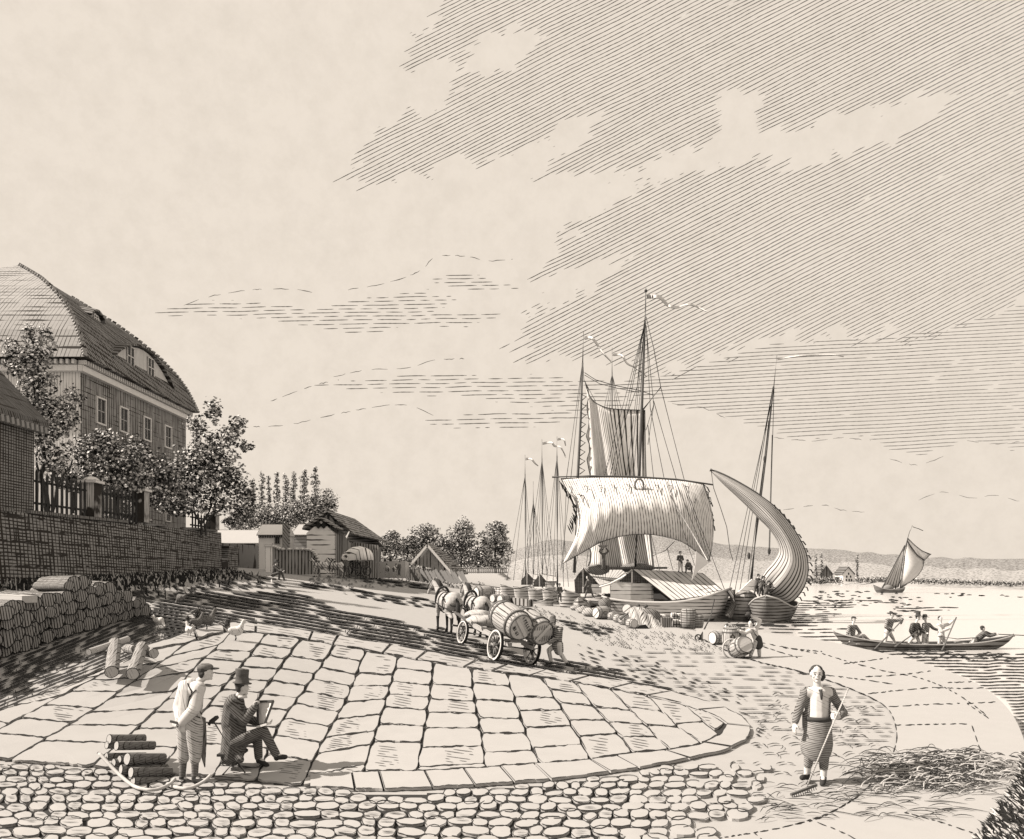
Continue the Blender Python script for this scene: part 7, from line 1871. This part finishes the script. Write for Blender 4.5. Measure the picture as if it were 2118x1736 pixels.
m = MB(); m.lathe(mh + Vector((0, -.01, .06)), (0, 0, 1), [(-.03, .176), (-.03, .186), (.03, .178), (.03, .170)], 24, cap=False)
for i in range(len(m.v)): x, y, z = m.v[i]; m.v[i] = (x, mh.y + (y - mh.y) * .82, z)
m.build('belt', M_HAT, f.t, True)
m = MB(); m.tube([ms + Vector((-.02, -.135, .06)), ms + Vector((-.015, -.150, -.0)), ms + Vector((-.01, -.150, -.08))], [.03, .022, .012], 6); m.build('neckcloth', M_HAT, f.t, True)
c_, f_ = f.hc, f.face; sd_ = f_.cross(Vector((0, 0, 1))).normalized(); C = [(c_ + Vector((0, 0, .056)) - f_ * .012, (.086, .094, .072), f.R), (c_ - f_ * .05, (.078, .055, .085), f.R)]
for i in range(15): C.append((c_ - sd_ * rnd.uniform(.070, .098) - f_ * rnd.uniform(-.02, .06) + Vector((0, 0, rnd.uniform(-.085, .05))), (.025, .025, .025), f.R))
for i in range(5): C.append((c_ + sd_ * .082 - f_ * rnd.uniform(-.01, .04) + Vector((0, 0, rnd.uniform(-.01, .05))), (.020, .020, .020), f.R))
blob('hair', C, M_HAIR, f.t, .009, 1)
rk = thing('rake', 'wooden rake held by the man in the apron, teeth on the straw', 'rake', W(1665, 1640, YR - .3))
m = MB(); m.tube([W(1755, 1424, YR - .16), W(1730, 1480, YR - .26), W(1700, 1552, YR - .42), W(1669, 1627, YR - .55)], .011, 7); m.build('handle', ink('rake_wood', base=1.1, lines=[((.4, 0, 1), .03, .2, .2)]), rk, True)
m = MB(); m.beam(W(1636, 1644, YR - .72), W(1689, 1624, YR - .48), .03, .03); m.build('head', M_SPAR, rk)
for i in range(12):
    u_ = (i + .4) / 12; a, b = 1636 + 53 * u_, 1644 - 20 * u_; m = MB(); m.tube([W(a, b, YR - .72 + .24 * u_), W(a + 2, b + 9, YR - .74 + .24 * u_)], .006, 5); m.build('tooth', M_SPAR, rk, True)

# ---- man pushing the dray
YP = 21.8
f = Fig('man in round hat and striped coat bending to push the dray from behind', YP, (1150, 1374),
        dict(sL=(1150,1300,.22), sR=(1160,1301,-.12), eL=(1140,1318,.15), eR=(1152,1320,-.20), wL=(1128,1325,.1), wR=(1136,1331,-.15), hL=(1150,1334,.1), hR=(1156,1334,-.08),
             kL=(1135,1345,.06), kR=(1158,1350,-.08), aL=(1140,1369,.06), aR=(1172,1371,-.1), tL=(1130,1373,.02), tR=(1180,1375,-.14)), H=1.5, vox=.016, face=(-.85, -.35, -.3))
f.head(W(1143, 1289, YP), 1.12); f.body(hands={'L': dict(d=(-1, 0, 0), n=(0, 0, -1), curl=.5), 'R': dict(d=(-1, 0, .1), n=(0, 0, -1), curl=.5)}); f.upper('coat', mclo('striped_coat_mid', .8, (.1, 0, 1), .055, .42, .05), .03, .95, extra=[((f.P('hL') + f.P('hR')) / 2, (f.P('hL') + f.P('hR')) / 2 + Vector((.04, 0, -.16)), .17, .14)])
f.lower(mclo('pale_trousers_mid', 1.3, (1, 0, 0), .07, .18, .5), .02, .9); f.shoes(); f.hair(4); f.roundhat(.15, .135, ink('hat_mid', base=.4, lines=[((0, 0, 1), .04, .4, .1)]))

# ---- quay workers
YQ = on(1560, 1361).y
f = Fig('workman in shirt and dark waistcoat reaching up with one arm behind the barrels', YQ, (1560, 1362),
        dict(sL=(1563,1304,.12), sR=(1552,1304,-.12), eL=(1572,1284,.15), eR=(1541,1310,-.2), wL=(1556,1277,.05), wR=(1530,1305,-.25), hL=(1567,1328,.07), hR=(1563,1328,-.07),
             kL=(1570,1344,.05), kR=(1556,1345,-.1), aL=(1571,1358,.05), aR=(1552,1358,-.12), tL=(1566,1361,-.02), tR=(1545,1361,-.18)), H=1.62, vox=.016, face=(-.8, -.5, 0))
f.head(W(1553, 1291, YQ), 1.1); f.body(hands={'L': dict(d=(-.5, 0, .8), n=(0, -1, 0), curl=.4)}); f.upper('shirt', C_SHIRTF, .03, .9); f.lower(C_TROUSF, .02, .9); f.shoes(); f.hair(3)
ms = (f.P('sL') + f.P('sR')) / 2; mh = (f.P('hL') + f.P('hR')) / 2
blob('waistband', [(mh + Vector((.02, -.02, .10)), mh + Vector((.05, -.02, -.10)), .155, .165)], M_HAT, f.t, .016, 2)
m = MB(); m.tube([ms + Vector((-.08, -.16, .04)), ms + Vector((.03, -.20, -.14)), mh + Vector((.10, -.15, .05))], .018, 6); m.build('brace', M_HAT, f.t, True)
m = MB(); m.tube([W(1550, 1279, YQ), W(1548, 1266, YQ)], [.05, .09], 7); m.ell(W(1547, 1272, YQ), (.10, .06, .06)); o = m.build('mallet', M_HAT, None, True); tag(o, 'mallet raised above the head of the quay workman', 'mallet')
YQ2 = q4.y + .55
f = Fig('second workman bending low over the upright draped barrel', YQ2, (1520, 1344),
        dict(sL=(1512,1298,.15), sR=(1506,1299,-.15), eL=(1500,1306,.15), eR=(1499,1312,-.2), wL=(1498,1322,.1), wR=(1500,1328,-.2), hL=(1528,1304,.1), hR=(1528,1305,-.08),
             kL=(1528,1324,.05), kR=(1524,1324,-.1), aL=(1530,1340,.05), aR=(1524,1340,-.1), tL=(1524,1343,0), tR=(1517,1343,-.15)), H=1.5, vox=.016, face=(-.7, -.2, -.6))
f.head(W(1502, 1297, YQ2 - .1), 1.0); f.body(); f.upper('coat', mclo('draped_coat', .9, (1, 0, .3), .09, .4, .1), .04, .9); f.lower(C_TROUDF, .02, .9); f.shoes(); f.hair(2)

# ---- the ferry skiff and its six people
YB = 37.5
SK = thing('skiff', 'long narrow ferry skiff crowded with six people, towed by a rope', 'boat', W(1910, 1345, YB))
hull('hull', SK, (XX(1724, YB), YB), (XX(2097, YB), YB), 1.5, CH - (1332 - HY) * YB / FX, .40, WZ - .22, M_HULLD, n=30, blunt=.75, rise_s=.55)
for a in (1765, 1830, 1905, 1990):
    m = MB(); m.box(W(a, 1330, YB), (.16, 1.15, .04)); m.build('thwart', ink('thwart_wood', base=.8), SK)
GP = 'people in the ferry skiff'
def boatman(lab, J, head, hat, H=1.7, face=(1, -.3, 0), coat=C_SHIRTF, trous=C_TROUSF, Y=YB, grp=GP, vox=.020, curls=3, hs=1.12, sleeve=.9, base=None, shoes=True, hands=None):
    f = Fig(lab, Y, base or (J['aL'][0], 1338), J, H=H, vox=vox, face=face, group=grp)
    f.head(W(head[0], head[1], Y + (head[2] if len(head) > 2 else 0)), hs); f.body(hands=hands); f.upper('coat' if coat in (C_DARKF,) else 'shirt', coat, .034, sleeve); f.lower(trous, .024, .92)
    if shoes: f.shoes()
    f.hair(curls)
    if hat == 'cap': f.cap(M_HAT)
    elif hat == 'top': f.tophat(.19)
    elif hat == 'round': f.roundhat(.12, .17)
    return f
boatman('passenger in flat cap and open coat sitting at the left end of the skiff', dict(sL=(1770,1296,.15), sR=(1757,1296,-.15), eL=(1779,1309,.15), eR=(1753,1312,-.2), wL=(1773,1318,-.05), wR=(1757,1325,-.3), hL=(1763,1321,.1), hR=(1760,1321,-.1), kL=(1787,1315,.1), kR=(1781,1314,-.1), aL=(1803,1330,.1), aR=(1789,1331,-.1), tL=(1810,1332,.05), tR=(1796,1333,-.15)), (1766, 1281), 'cap', face=(.4, -.9, 0), base=(1770, 1336), coat=C_MIDF)
boatman('stooping oarsman with raised elbow pulling the long oar in the skiff', dict(sL=(1851,1284,.1), sR=(1835,1283,-.15), eL=(1866,1281,.1), eR=(1832,1297,-.2), wL=(1863,1290,-.1), wR=(1846,1303,-.25), hL=(1838,1306,.1), hR=(1834,1306,-.1), kL=(1846,1319,.08), kR=(1832,1320,-.1), aL=(1852,1332,.08), aR=(1830,1332,-.1), tL=(1859,1334,.05), tR=(1824,1334,-.15)), (1845, 1271, -.15), 'cap', face=(.7, -.6, -.4), coat=C_MIDF)
boatman('man in tall hat and striped coat rowing in the middle of the skiff', dict(sL=(1899,1292,.15), sR=(1887,1292,-.15), eL=(1905,1305,.15), eR=(1883,1305,-.2), wL=(1903,1314,-.05), wR=(1889,1318,-.25), hL=(1895,1314,.1), hR=(1892,1314,-.1), kL=(1899,1323,.08), kR=(1884,1324,-.1), aL=(1903,1334,.08), aR=(1877,1334,-.1), tL=(1910,1336,.05), tR=(1870,1336,-.15)), (1899, 1277), 'top', face=(.7, -.6, 0), coat=C_DARKF, trous=C_TROUSF)
boatman('man in broad round hat standing shoulder to shoulder with the tall-hatted rower', dict(sL=(1922,1292,.35), sR=(1911,1292,.05), eL=(1930,1300,.3), eR=(1909,1304,.05), wL=(1938,1303,.2), wR=(1915,1308,-.05), hL=(1916,1314,.25), hR=(1912,1314,.1), kL=(1917,1324,.25), kR=(1910,1324,.1), aL=(1918,1335,.25), aR=(1909,1335,.1), tL=(1923,1336,.2), tR=(1913,1337,.0)), (1913, 1279, .1), 'round', face=(.3, -.9, 0), coat=C_MIDF)
boatman('bareheaded curly-haired man holding the upright pole in the skiff', dict(sL=(1953,1294,.15), sR=(1941,1294,-.15), eL=(1963,1291,.1), eR=(1948,1306,-.25), wL=(1971,1284,-.1), wR=(1962,1301,-.2), hL=(1949,1316,.1), hR=(1944,1316,-.1), kL=(1953,1326,.08), kR=(1943,1326,-.1), aL=(1956,1336,.08), aR=(1941,1336,-.1), tL=(1962,1338,.05), tR=(1936,1338,-.15)), (1945, 1280), 'none', face=(.2, -.95, 0), curls=16)
boatman('crouching man at the right end of the skiff reaching for the tow rope', dict(sL=(2040,1309,.1), sR=(2034,1311,-.15), eL=(2050,1313,.1), eR=(2047,1316,-.2), wL=(2060,1311,0), wR=(2059,1313,-.15), hL=(2019,1325,.1), hR=(2016,1325,-.1), kL=(2026,1331,.1), kR=(2008,1332,-.1), aL=(2028,1339,.08), aR=(2004,1339,-.1), tL=(2034,1340,.05), tR=(1999,1340,-.15)), (2033, 1300), 'none', face=(.95, -.1, 0), coat=C_DARKF, base=(2020, 1340))
for lab, a, b in (('long oar dipped by the stooping oarsman', (1868,1281,-.2), (1810,1343,-1.3)), ('long oar dipped by the tall-hatted rower', (1897,1306,-.3), (1852,1338,-1.1)), ('upright punting pole of the curly-haired man', (1978,1277,-.25), (1946,1352,-.9)), ('steering oar at the left end of the skiff', (1768,1324,-.3), (1746,1336,-1.2))):
    m = MB(); p, q = W(a[0], a[1], YB + a[2]), W(b[0], b[1], YB + b[2]); m.tube([p, p * .4 + q * .6, q * .85 + p * .15, q], [.03, .03, .04, .055], 7); o = m.build('oar' if 'oar' in lab else 'pole', M_SPAR, None, True); tag(o, lab, 'oar' if 'oar' in lab else 'pole', 'oars and poles of the skiff')
m = MB(); m.tube([W(1940, 1316, YB - .2), W(1980, 1322, YB - .2), W(2020, 1319, YB - .1), W(2062, 1312, YB - .1), W(2130, 1315, YB + .1), W(2300, 1314, YB)], .022, 5); o = m.build('tow_rope', M_ROPE, None, True); tag(o, 'tow rope running from the skiff out of the picture', 'rope')

# ---- people on and beside the barges
GD = 'crew and porters at the barges'
boatman('porter with a basket on his head standing on the barge deck under the arched sail', dict(sL=(1252,1146,.1), sR=(1245,1146,-.1), eL=(1258,1141,.1), eR=(1240,1141,-.1), wL=(1254,1134,0), wR=(1244,1134,0), hL=(1250,1160,.08), hR=(1247,1160,-.08), kL=(1251,1168,.05), kR=(1247,1168,-.05), aL=(1252,1176,.05), aR=(1246,1176,-.05), tL=(1254,1178,0), tR=(1243,1178,-.1)), (1248, 1139), 'none', Y=60.5, grp=GD, coat=C_DARKF, trous=C_TROUDF, vox=.03, face=(.6, -.7, 0), base=(1249, 1178), hs=1.2)
m = MB(); m.lathe(W(1247, 1133, 60.5), (0, 0, 1), [(0, .2), (.12, .36), (.2, .38)], 12); o = m.build('basket', ink('wicker'), None); tag(o, 'flat basket carried on the head of the barge porter', 'basket')
boatman('sailor in dark jacket standing with folded arms on the ridge of the tent roof', dict(sL=(1411,1151,.1), sR=(1403,1151,-.1), eL=(1413,1158,.05), eR=(1401,1158,-.15), wL=(1406,1156,-.2), wR=(1408,1158,-.22), hL=(1410,1164,.08), hR=(1405,1164,-.08), kL=(1410,1173,.05), kR=(1405,1173,-.05), aL=(1411,1181,.05), aR=(1404,1181,-.05), tL=(1413,1183,-.1), tR=(1402,1183,-.1)), (1407, 1144), 'cap', Y=61, grp=GD, coat=C_DARKF, trous=ink('white_trousers', base=1.5), vox=.03, face=(.2, -.9, 0), base=(1407, 1183), hs=1.2)
boatman('sailor crouching beside the standing one on the tent roof ridge', dict(sL=(1427,1166,.1), sR=(1421,1166,-.1), eL=(1430,1172,.05), eR=(1418,1172,-.15), wL=(1426,1174,-.2), wR=(1421,1174,-.22), hL=(1427,1176,.08), hR=(1424,1176,-.08), kL=(1431,1172,.05), kR=(1419,1174,-.05), aL=(1430,1182,.05), aR=(1419,1182,-.05), tL=(1432,1183,-.1), tR=(1417,1183,-.1)), (1422, 1161), 'cap', Y=61, grp=GD, coat=C_DARKF, trous=C_TROUDF, vox=.03, face=(-.6, -.7, 0), base=(1424, 1183), hs=1.15)
boatman('bearded figure in a long dark gown standing on the sand at the gangplank foot', dict(sL=(1161,1216,.1), sR=(1153,1216,-.1), eL=(1163,1224,.05), eR=(1151,1224,-.15), wL=(1159,1226,-.2), wR=(1154,1228,-.2), hL=(1159,1230,.08), hR=(1155,1230,-.08), kL=(1160,1236,.05), kR=(1155,1236,-.05), aL=(1160,1243,.05), aR=(1154,1243,-.05), tL=(1162,1245,-.1), tR=(1151,1245,-.1)), (1157, 1210), 'cap', Y=60, H=1.5, grp=GD, coat=C_DARKF, trous=C_TROUDF, vox=.03, face=(-.6, -.7, 0), base=(1157, 1246), hs=1.15)
boatman('porter stepping down the gangplank away from the barge', dict(sL=(1221,1203,.1), sR=(1214,1203,-.1), eL=(1222,1210,.05), eR=(1212,1211,-.15), wL=(1217,1213,-.2), wR=(1208,1215,-.2), hL=(1221,1217,.08), hR=(1218,1217,-.08), kL=(1224,1226,.05), kR=(1213,1225,-.05), aL=(1227,1234,.05), aR=(1210,1235,-.05), tL=(1230,1236,-.1), tR=(1206,1237,-.1)), (1215, 1195), 'none', Y=59.5, grp=GD, coat=C_DARKF, trous=C_TROUDF, vox=.03, face=(-.8, -.3, 0), base=(1218, 1237), hs=1.15)
for i, (x, y, lab) in enumerate(((1566, 1190, 'leftmost of three sailors gathering in the lug sail'), (1576, 1194, 'middle one of three sailors gathering in the lug sail'), (1587, 1204, 'lowest, rightmost of three sailors gathering in the lug sail'))):
    boatman(lab, dict(sL=(x+4,y+8,.1), sR=(x-2,y+8,-.1), eL=(x+9,y+12,.05), eR=(x+5,y+15,-.15), wL=(x+14,y+10,-.2), wR=(x+12,y+14,-.2), hL=(x-1,y+22,.08), hR=(x-4,y+22,-.08), kL=(x+2,y+30,.05), kR=(x-4,y+30,-.05), aL=(x+1,y+38,.05), aR=(x-6,y+38,-.05), tL=(x+5,y+39,-.1), tR=(x-3,y+39,-.1)), (x+3, y+1), 'cap', Y=56.6 - .3 * i, H=1.6, grp='sailors gathering in the lug sail', coat=C_DARKF, trous=C_TROUDF, vox=.03, face=(.9, -.2, -.2), base=(x, y + 40), hs=1.15)

# ---- the man resting on the rubble at the end of the road
boatman('dark figure sitting bent forward on the earth mound near the yard wall', dict(sL=(571,1172,.1), sR=(567,1172,-.1), eL=(580,1178,.05), eR=(576,1180,-.15), wL=(586,1180,-.1), wR=(583,1182,-.2), hL=(566,1189,.08), hR=(564,1189,-.08), kL=(582,1183,.05), kR=(579,1184,-.1), aL=(588,1199,.05), aR=(577,1198,-.05), tL=(593,1200,-.05), tR=(582,1200,-.1)), (572, 1164), 'round', Y=49, H=1.7, grp=None, coat=C_DARKF, trous=C_TROUDF, vox=.024, face=(.7, -.5, -.2), base=(572, 1201), hs=1.15)

# ================================================================ ANIMALS
M_HORSEW = ink('white_horse', base=1.15, lines=[((0, 0, 1), .085, .16, .12, .55)]); M_HORSED = ink('dark_legs', base=.12); M_MANE = ink('dark_mane', base=.12)
M_HARN = ink('harness_leather', base=.10)
def horse(label, loc, heading, S=1.0, mat=None, vox=.022, group='dray horses', legdark=True, grp_name='horse', headturn=0.0, collar=True):
    t = thing(grp_name, label, 'horse', loc, group); R = Matrix.Rotation(heading, 3, 'Z'); loc = Vector(loc)
    T = lambda x, y, z: loc + R @ (Vector((x, y, z)) * S)
    Rm = lambda ang: R @ Matrix.Rotation(ang, 3, 'Y')
    S_ = S; E = lambda x, y, z, a, b, c, ang=0: (T(x, y, z), (a * S, b * S, c * S), Rm(ang))
    C = [E(-.10, 0, 1.13, .66, .29, .31), E(-.58, 0, 1.17, .33, .29, .31, -.1), E(.42, 0, 1.14, .32, .25, .36, .2), E(-.1, 0, 1.0, .48, .27, .25)]
    C += [(T(.46, 0, 1.25), T(.70, headturn * .3, 1.58), .20 * S, .145 * S), (T(.70, headturn * .3, 1.58), T(.84, headturn * .6, 1.80), .140 * S, .095 * S)]
    C += [(T(.87, headturn * .6, 1.80), T(1.05, headturn, 1.54), .100 * S, .066 * S), (T(1.05, headturn, 1.54), T(1.12, headturn * 1.1, 1.40), .066 * S, .055 * S)]
    for q in (-1, 1): C.append((T(.81, headturn * .6 + .055 * q, 1.87), T(.82, headturn * .6 + .075 * q, 2.01), .036 * S, .012 * S))
    legs = []
    for q in (-1, 1):
        o = .05 * q
        C += [(T(.44, .15 * q, 1.02), T(.50 + o, .16 * q, .74), .13 * S, .085 * S), (T(-.66, .15 * q, 1.06), T(-.50, .17 * q, .80), .19 * S, .14 * S), (T(-.50, .17 * q, .80), T(-.76 - o, .16 * q, .56), .12 * S, .070 * S)]
        legs += [(T(.50 + o, .16 * q, .74), T(.51 + o, .16 * q, .50), .080 * S, .058 * S), (T(.51 + o, .16 * q, .48), T(.50 + o, .16 * q, .16), .054 * S, .042 * S), (T(.50 + o, .16 * q, .16), T(.55 + o, .16 * q, .06), .045 * S, .052 * S), (T(.56 + o, .16 * q, .07), T(.57 + o, .16 * q, .035), .060 * S, .066 * S),
                 (T(-.76 - o, .16 * q, .56), T(-.73 - o, .16 * q, .18), .066 * S, .045 * S), (T(-.73 - o, .16 * q, .18), T(-.68 - o, .16 * q, .07), .046 * S, .052 * S), (T(-.67 - o, .16 * q, .07), T(-.66 - o, .16 * q, .035), .060 * S, .066 * S)]
    o = blob('body', C + legs, [mat or M_HORSEW, M_HORSED], t, vox * S, 3)
    if legdark:
        if len(o.data.materials) < 2: o.data.materials.append(M_HORSED)
        z0 = loc.z - ORG[t.name].z
        for p in o.data.polygons: p.material_index = 1 if p.center.z - z0 < .58 * S else 0
    m = MB(); m.tube([T(-.88, 0, 1.24), T(-.98, 0, 1.08), T(-1.0, 0, .80), T(-.97, .02, .50)], [.045 * S, .075 * S, .085 * S, .02 * S], 8); m.build('tail', M_MANE, t, True)
    m = MB(); m.tube([T(.50, .0, 1.50), T(.58, headturn * .2 - .02, 1.68), T(.70, headturn * .4 - .02, 1.84), T(.84, headturn * .6, 1.91)], [.06 * S, .090 * S, .080 * S, .045 * S], 8); m.build('mane', M_MANE, t, True)
    if collar:
        hn = lambda nm, pts, r: (lambda m: (m.tube(pts, r * S, 6), m.build(nm, M_HARN, t, True)))(MB())
        n = 18; ring = lambda x, z, ry, rz, tilt=0: [T(x + tilt * math.cos(a), math.sin(a) * ry, z + math.cos(a) * rz) for a in np.linspace(0, 2 * math.pi, n + 1)]
        hn('collar', ring(.50, 1.22, .255, .42, -.10), .045)
        hn('girth', ring(.15, 1.08, .305, .37), .022); hn('girth', ring(-.28, 1.09, .315, .37), .022)
        for q in (-1, 1):
            hn('trace', [T(.52, .27 * q, 1.10), T(.15, .33 * q, 1.02), T(-.30, .335 * q, .96), T(-.80, .30 * q, .88), T(-1.1, .26 * q, .80)], .022)
            hn('breeching', [T(-.28, .31 * q, 1.30), T(-.62, .32 * q, 1.12), T(-.90, .18 * q, 1.0), T(-.93, 0, .98)], .020)
            hn('rein', [T(1.08, headturn + .07 * q, 1.56), T(.74, .14 * q, 1.50), T(.45, .20 * q, 1.50)], .014)
        hn('bridle', [T(.86, headturn * .7 + .10, 1.86), T(1.0, headturn + .09, 1.66), T(1.07, headturn + .075, 1.56), T(1.12, headturn, 1.50), T(1.07, headturn - .075, 1.56), T(1.0, headturn - .09, 1.66), T(.86, headturn * .7 - .10, 1.86)], .016)
    return t
hh = math.atan2(.90, -.44)
gH = lambda x, y: Vector((x, y, float(gz(x, y))))
horse('near-side pale dray horse with dark legs, turning its head left', gH(-2.25, 27.0), hh, .98, headturn=.28)
horse('off-side pale dray horse with black mane and round rump', gH(-1.28, 27.6), hh, .98, headturn=.1)
# distant team of the covered wagon and two horses by the low wall
T1 = ink('far_horse', base=1.6, lines=[((1, 0, .8), .16, .30, .3)])
for i, (x, Y, lab) in enumerate(((662, 57.5, 'leading near horse of the wagon team'), (668, 59.0, 'leading far horse of the wagon team, mostly hidden'), (694, 58.5, 'wheel horse of the wagon team nearest the viewer'), (700, 60.0, 'wheel horse of the wagon team behind the nearer one'))):
    z = CH - (1193 - HY) * Y / FX; horse(lab, (XX(x, Y), Y, z), math.pi - .06, .74, T1, .05, 'horses of the covered wagon', False, headturn=.05 * i)
for x, lab in ((801, 'small horse grazing by the low wall, left one'), (817, 'small horse by the low wall seen from behind')):
    Y = 82; horse(lab, (XX(x, Y), Y, CH - (1190 - HY) * Y / FX), 1.9 + (x == 817) * -.4, .66, T1, .05, 'small horses by the low wall', False, collar=False)
boatman('driver standing beside the wheel horses of the covered wagon', dict(sL=(718,1160,.1), sR=(712,1160,-.1), eL=(720,1168,.05), eR=(710,1168,-.15), wL=(716,1174,-.2), wR=(706,1172,-.2), hL=(717,1175,.08), hR=(713,1175,-.08), kL=(717,1184,.05), kR=(712,1184,-.05), aL=(718,1192,.05), aR=(711,1192,-.05), tL=(721,1194,-.1), tR=(708,1194,-.1)), (715, 1153), 'round', Y=58.6, H=1.45, grp='people on the upper road', coat=C_DARKF, trous=C_TROUDF, vox=.035, face=(-.9, -.2, 0), base=(715, 1194), hs=1.15)
boatman('man standing beside the two small horses by the low wall', dict(sL=(828,1168,.1), sR=(824,1168,-.1), eL=(829,1174,.05), eR=(822,1174,-.15), wL=(827,1179,-.2), wR=(822,1179,-.2), hL=(827,1178,.08), hR=(825,1178,-.08), kL=(827,1184,.05), kR=(824,1184,-.05), aL=(827,1190,.05), aR=(824,1190,-.05), tL=(829,1191,-.1), tR=(822,1191,-.1)), (826, 1163), 'none', Y=82, H=1.35, grp='people on the upper road', coat=C_DARKF, trous=C_TROUDF, vox=.04, face=(-.9, -.2, 0), base=(826, 1191), hs=1.15)

# ---- poultry
M_HEN = ink('pale_hen', base=1.5, lines=[((1, 0, .5), .035, .18, .4, .5)]); M_HEND = ink('dark_hen', base=.55, lines=[((1, 0, .6), .026, .42, .2)])
def hen(label, px, py, h, heading, dark=False, cock=False, peck=False):
    g = on(px, py); t = thing('cockerel' if cock else 'hen', label, 'chicken', g, 'poultry by the pavement edge'); R = Matrix.Rotation(heading, 3, 'Z'); S = h / .5
    T = lambda x, y, z: g + R @ (Vector((x, y, z)) * S); Rr = lambda a: R @ Matrix.Rotation(a, 3, 'Y')
    hz, hx = (.10, .22) if peck else (.43, .17)
    C = [(T(0, 0, .22), (.15 * S, .09 * S, .095 * S), Rr(.25)), (T(.08, 0, .24), (.09 * S, .08 * S, .09 * S), Rr(0)), (T(.11, 0, .27), T(hx - .01, 0, hz - .02), .055 * S, .032 * S), (T(hx, 0, hz), T(hx + .015, 0, hz), .034 * S, .03 * S), (T(-.10, 0, .24), T(-.19, 0, .30), .06 * S, .03 * S)]
    mt = M_HEND if dark else M_HEN
    blob('body', C, mt, t, .011 * S, 2)
    m = MB(); m.tube([T(hx + .03, 0, hz), T(hx + .075, 0, hz - .012)], [.014 * S, .002], 6); m.build('beak', M_INK, t)
    m = MB()
    for i in range(4): m.tube([T(hx - .02 + i * .012, 0, hz + .025), T(hx - .022 + i * .014, 0, hz + .055 - abs(i - 1.5) * .006)], [.010 * S, .003], 5)
    m.tube([T(hx + .03, 0, hz - .015), T(hx + .03, 0, hz - .045)], [.012 * S, .006], 5); m.build('comb', M_HEND if not dark else M_INK, t)
    for q in (-1, 1):
        m = MB(); m.tube([T(.01, .035 * q, .16), T(.02, .035 * q, .07), T(.0, .035 * q, .0)], [.018 * S, .008 * S, .007 * S], 6)
        for a in (-.5, 0, .5): m.tube([T(.0, .035 * q, .008), T(.05, .035 * q + .04 * a, .004)], .005 * S, 4)
        m.build('leg', M_INK, t)
        m = MB(); m.ell((0, 0, 0), (.11 * S, .016 * S, .055 * S), 10, 6); m.v = [tuple(T(-.01, .085 * q, .235) + Rr(.2) @ Vector(v)) for v in m.v]; m.build('wing', mt, t, True)
    m = MB()
    for i in range(5 if cock else 3):
        a = .5 + i * .32; L = .24 if cock else .13
        m.tube([T(-.13, .012 * (i - 2), .27), T(-.13 - math.cos(a) * L * .6, .02 * (i - 2), .27 + math.sin(a) * L * .8), T(-.13 - math.cos(a) * L - (.05 if cock else 0), .025 * (i - 2), .27 + math.sin(a) * L * (.6 if cock else 1))], [.025 * S, .022 * S, .006 * S], 6)
    m.build('tail', M_HEND if (dark or cock) else M_HEN, t, True)
hen('white cockerel with dark curved tail striding right at the pavement edge', 556 - 70, 1328, .62, .15, cock=True)
hen('pale hen pecking alone left of the flock', 328, 1302, .48, -.4, peck=True)
hen('dark hen with head raised at the left of the flock', 404, 1306, .55, .3, dark=True)
hen('dark cockerel in the middle of the flock', 426, 1306, .66, .5, dark=True, cock=True)
hen('mottled hen lying low between the dark birds', 392, 1320, .45, 2.4)
hen('dark hen scratching alone near the wood stack', 375, 1252, .60, 2.6, dark=True, peck=True)
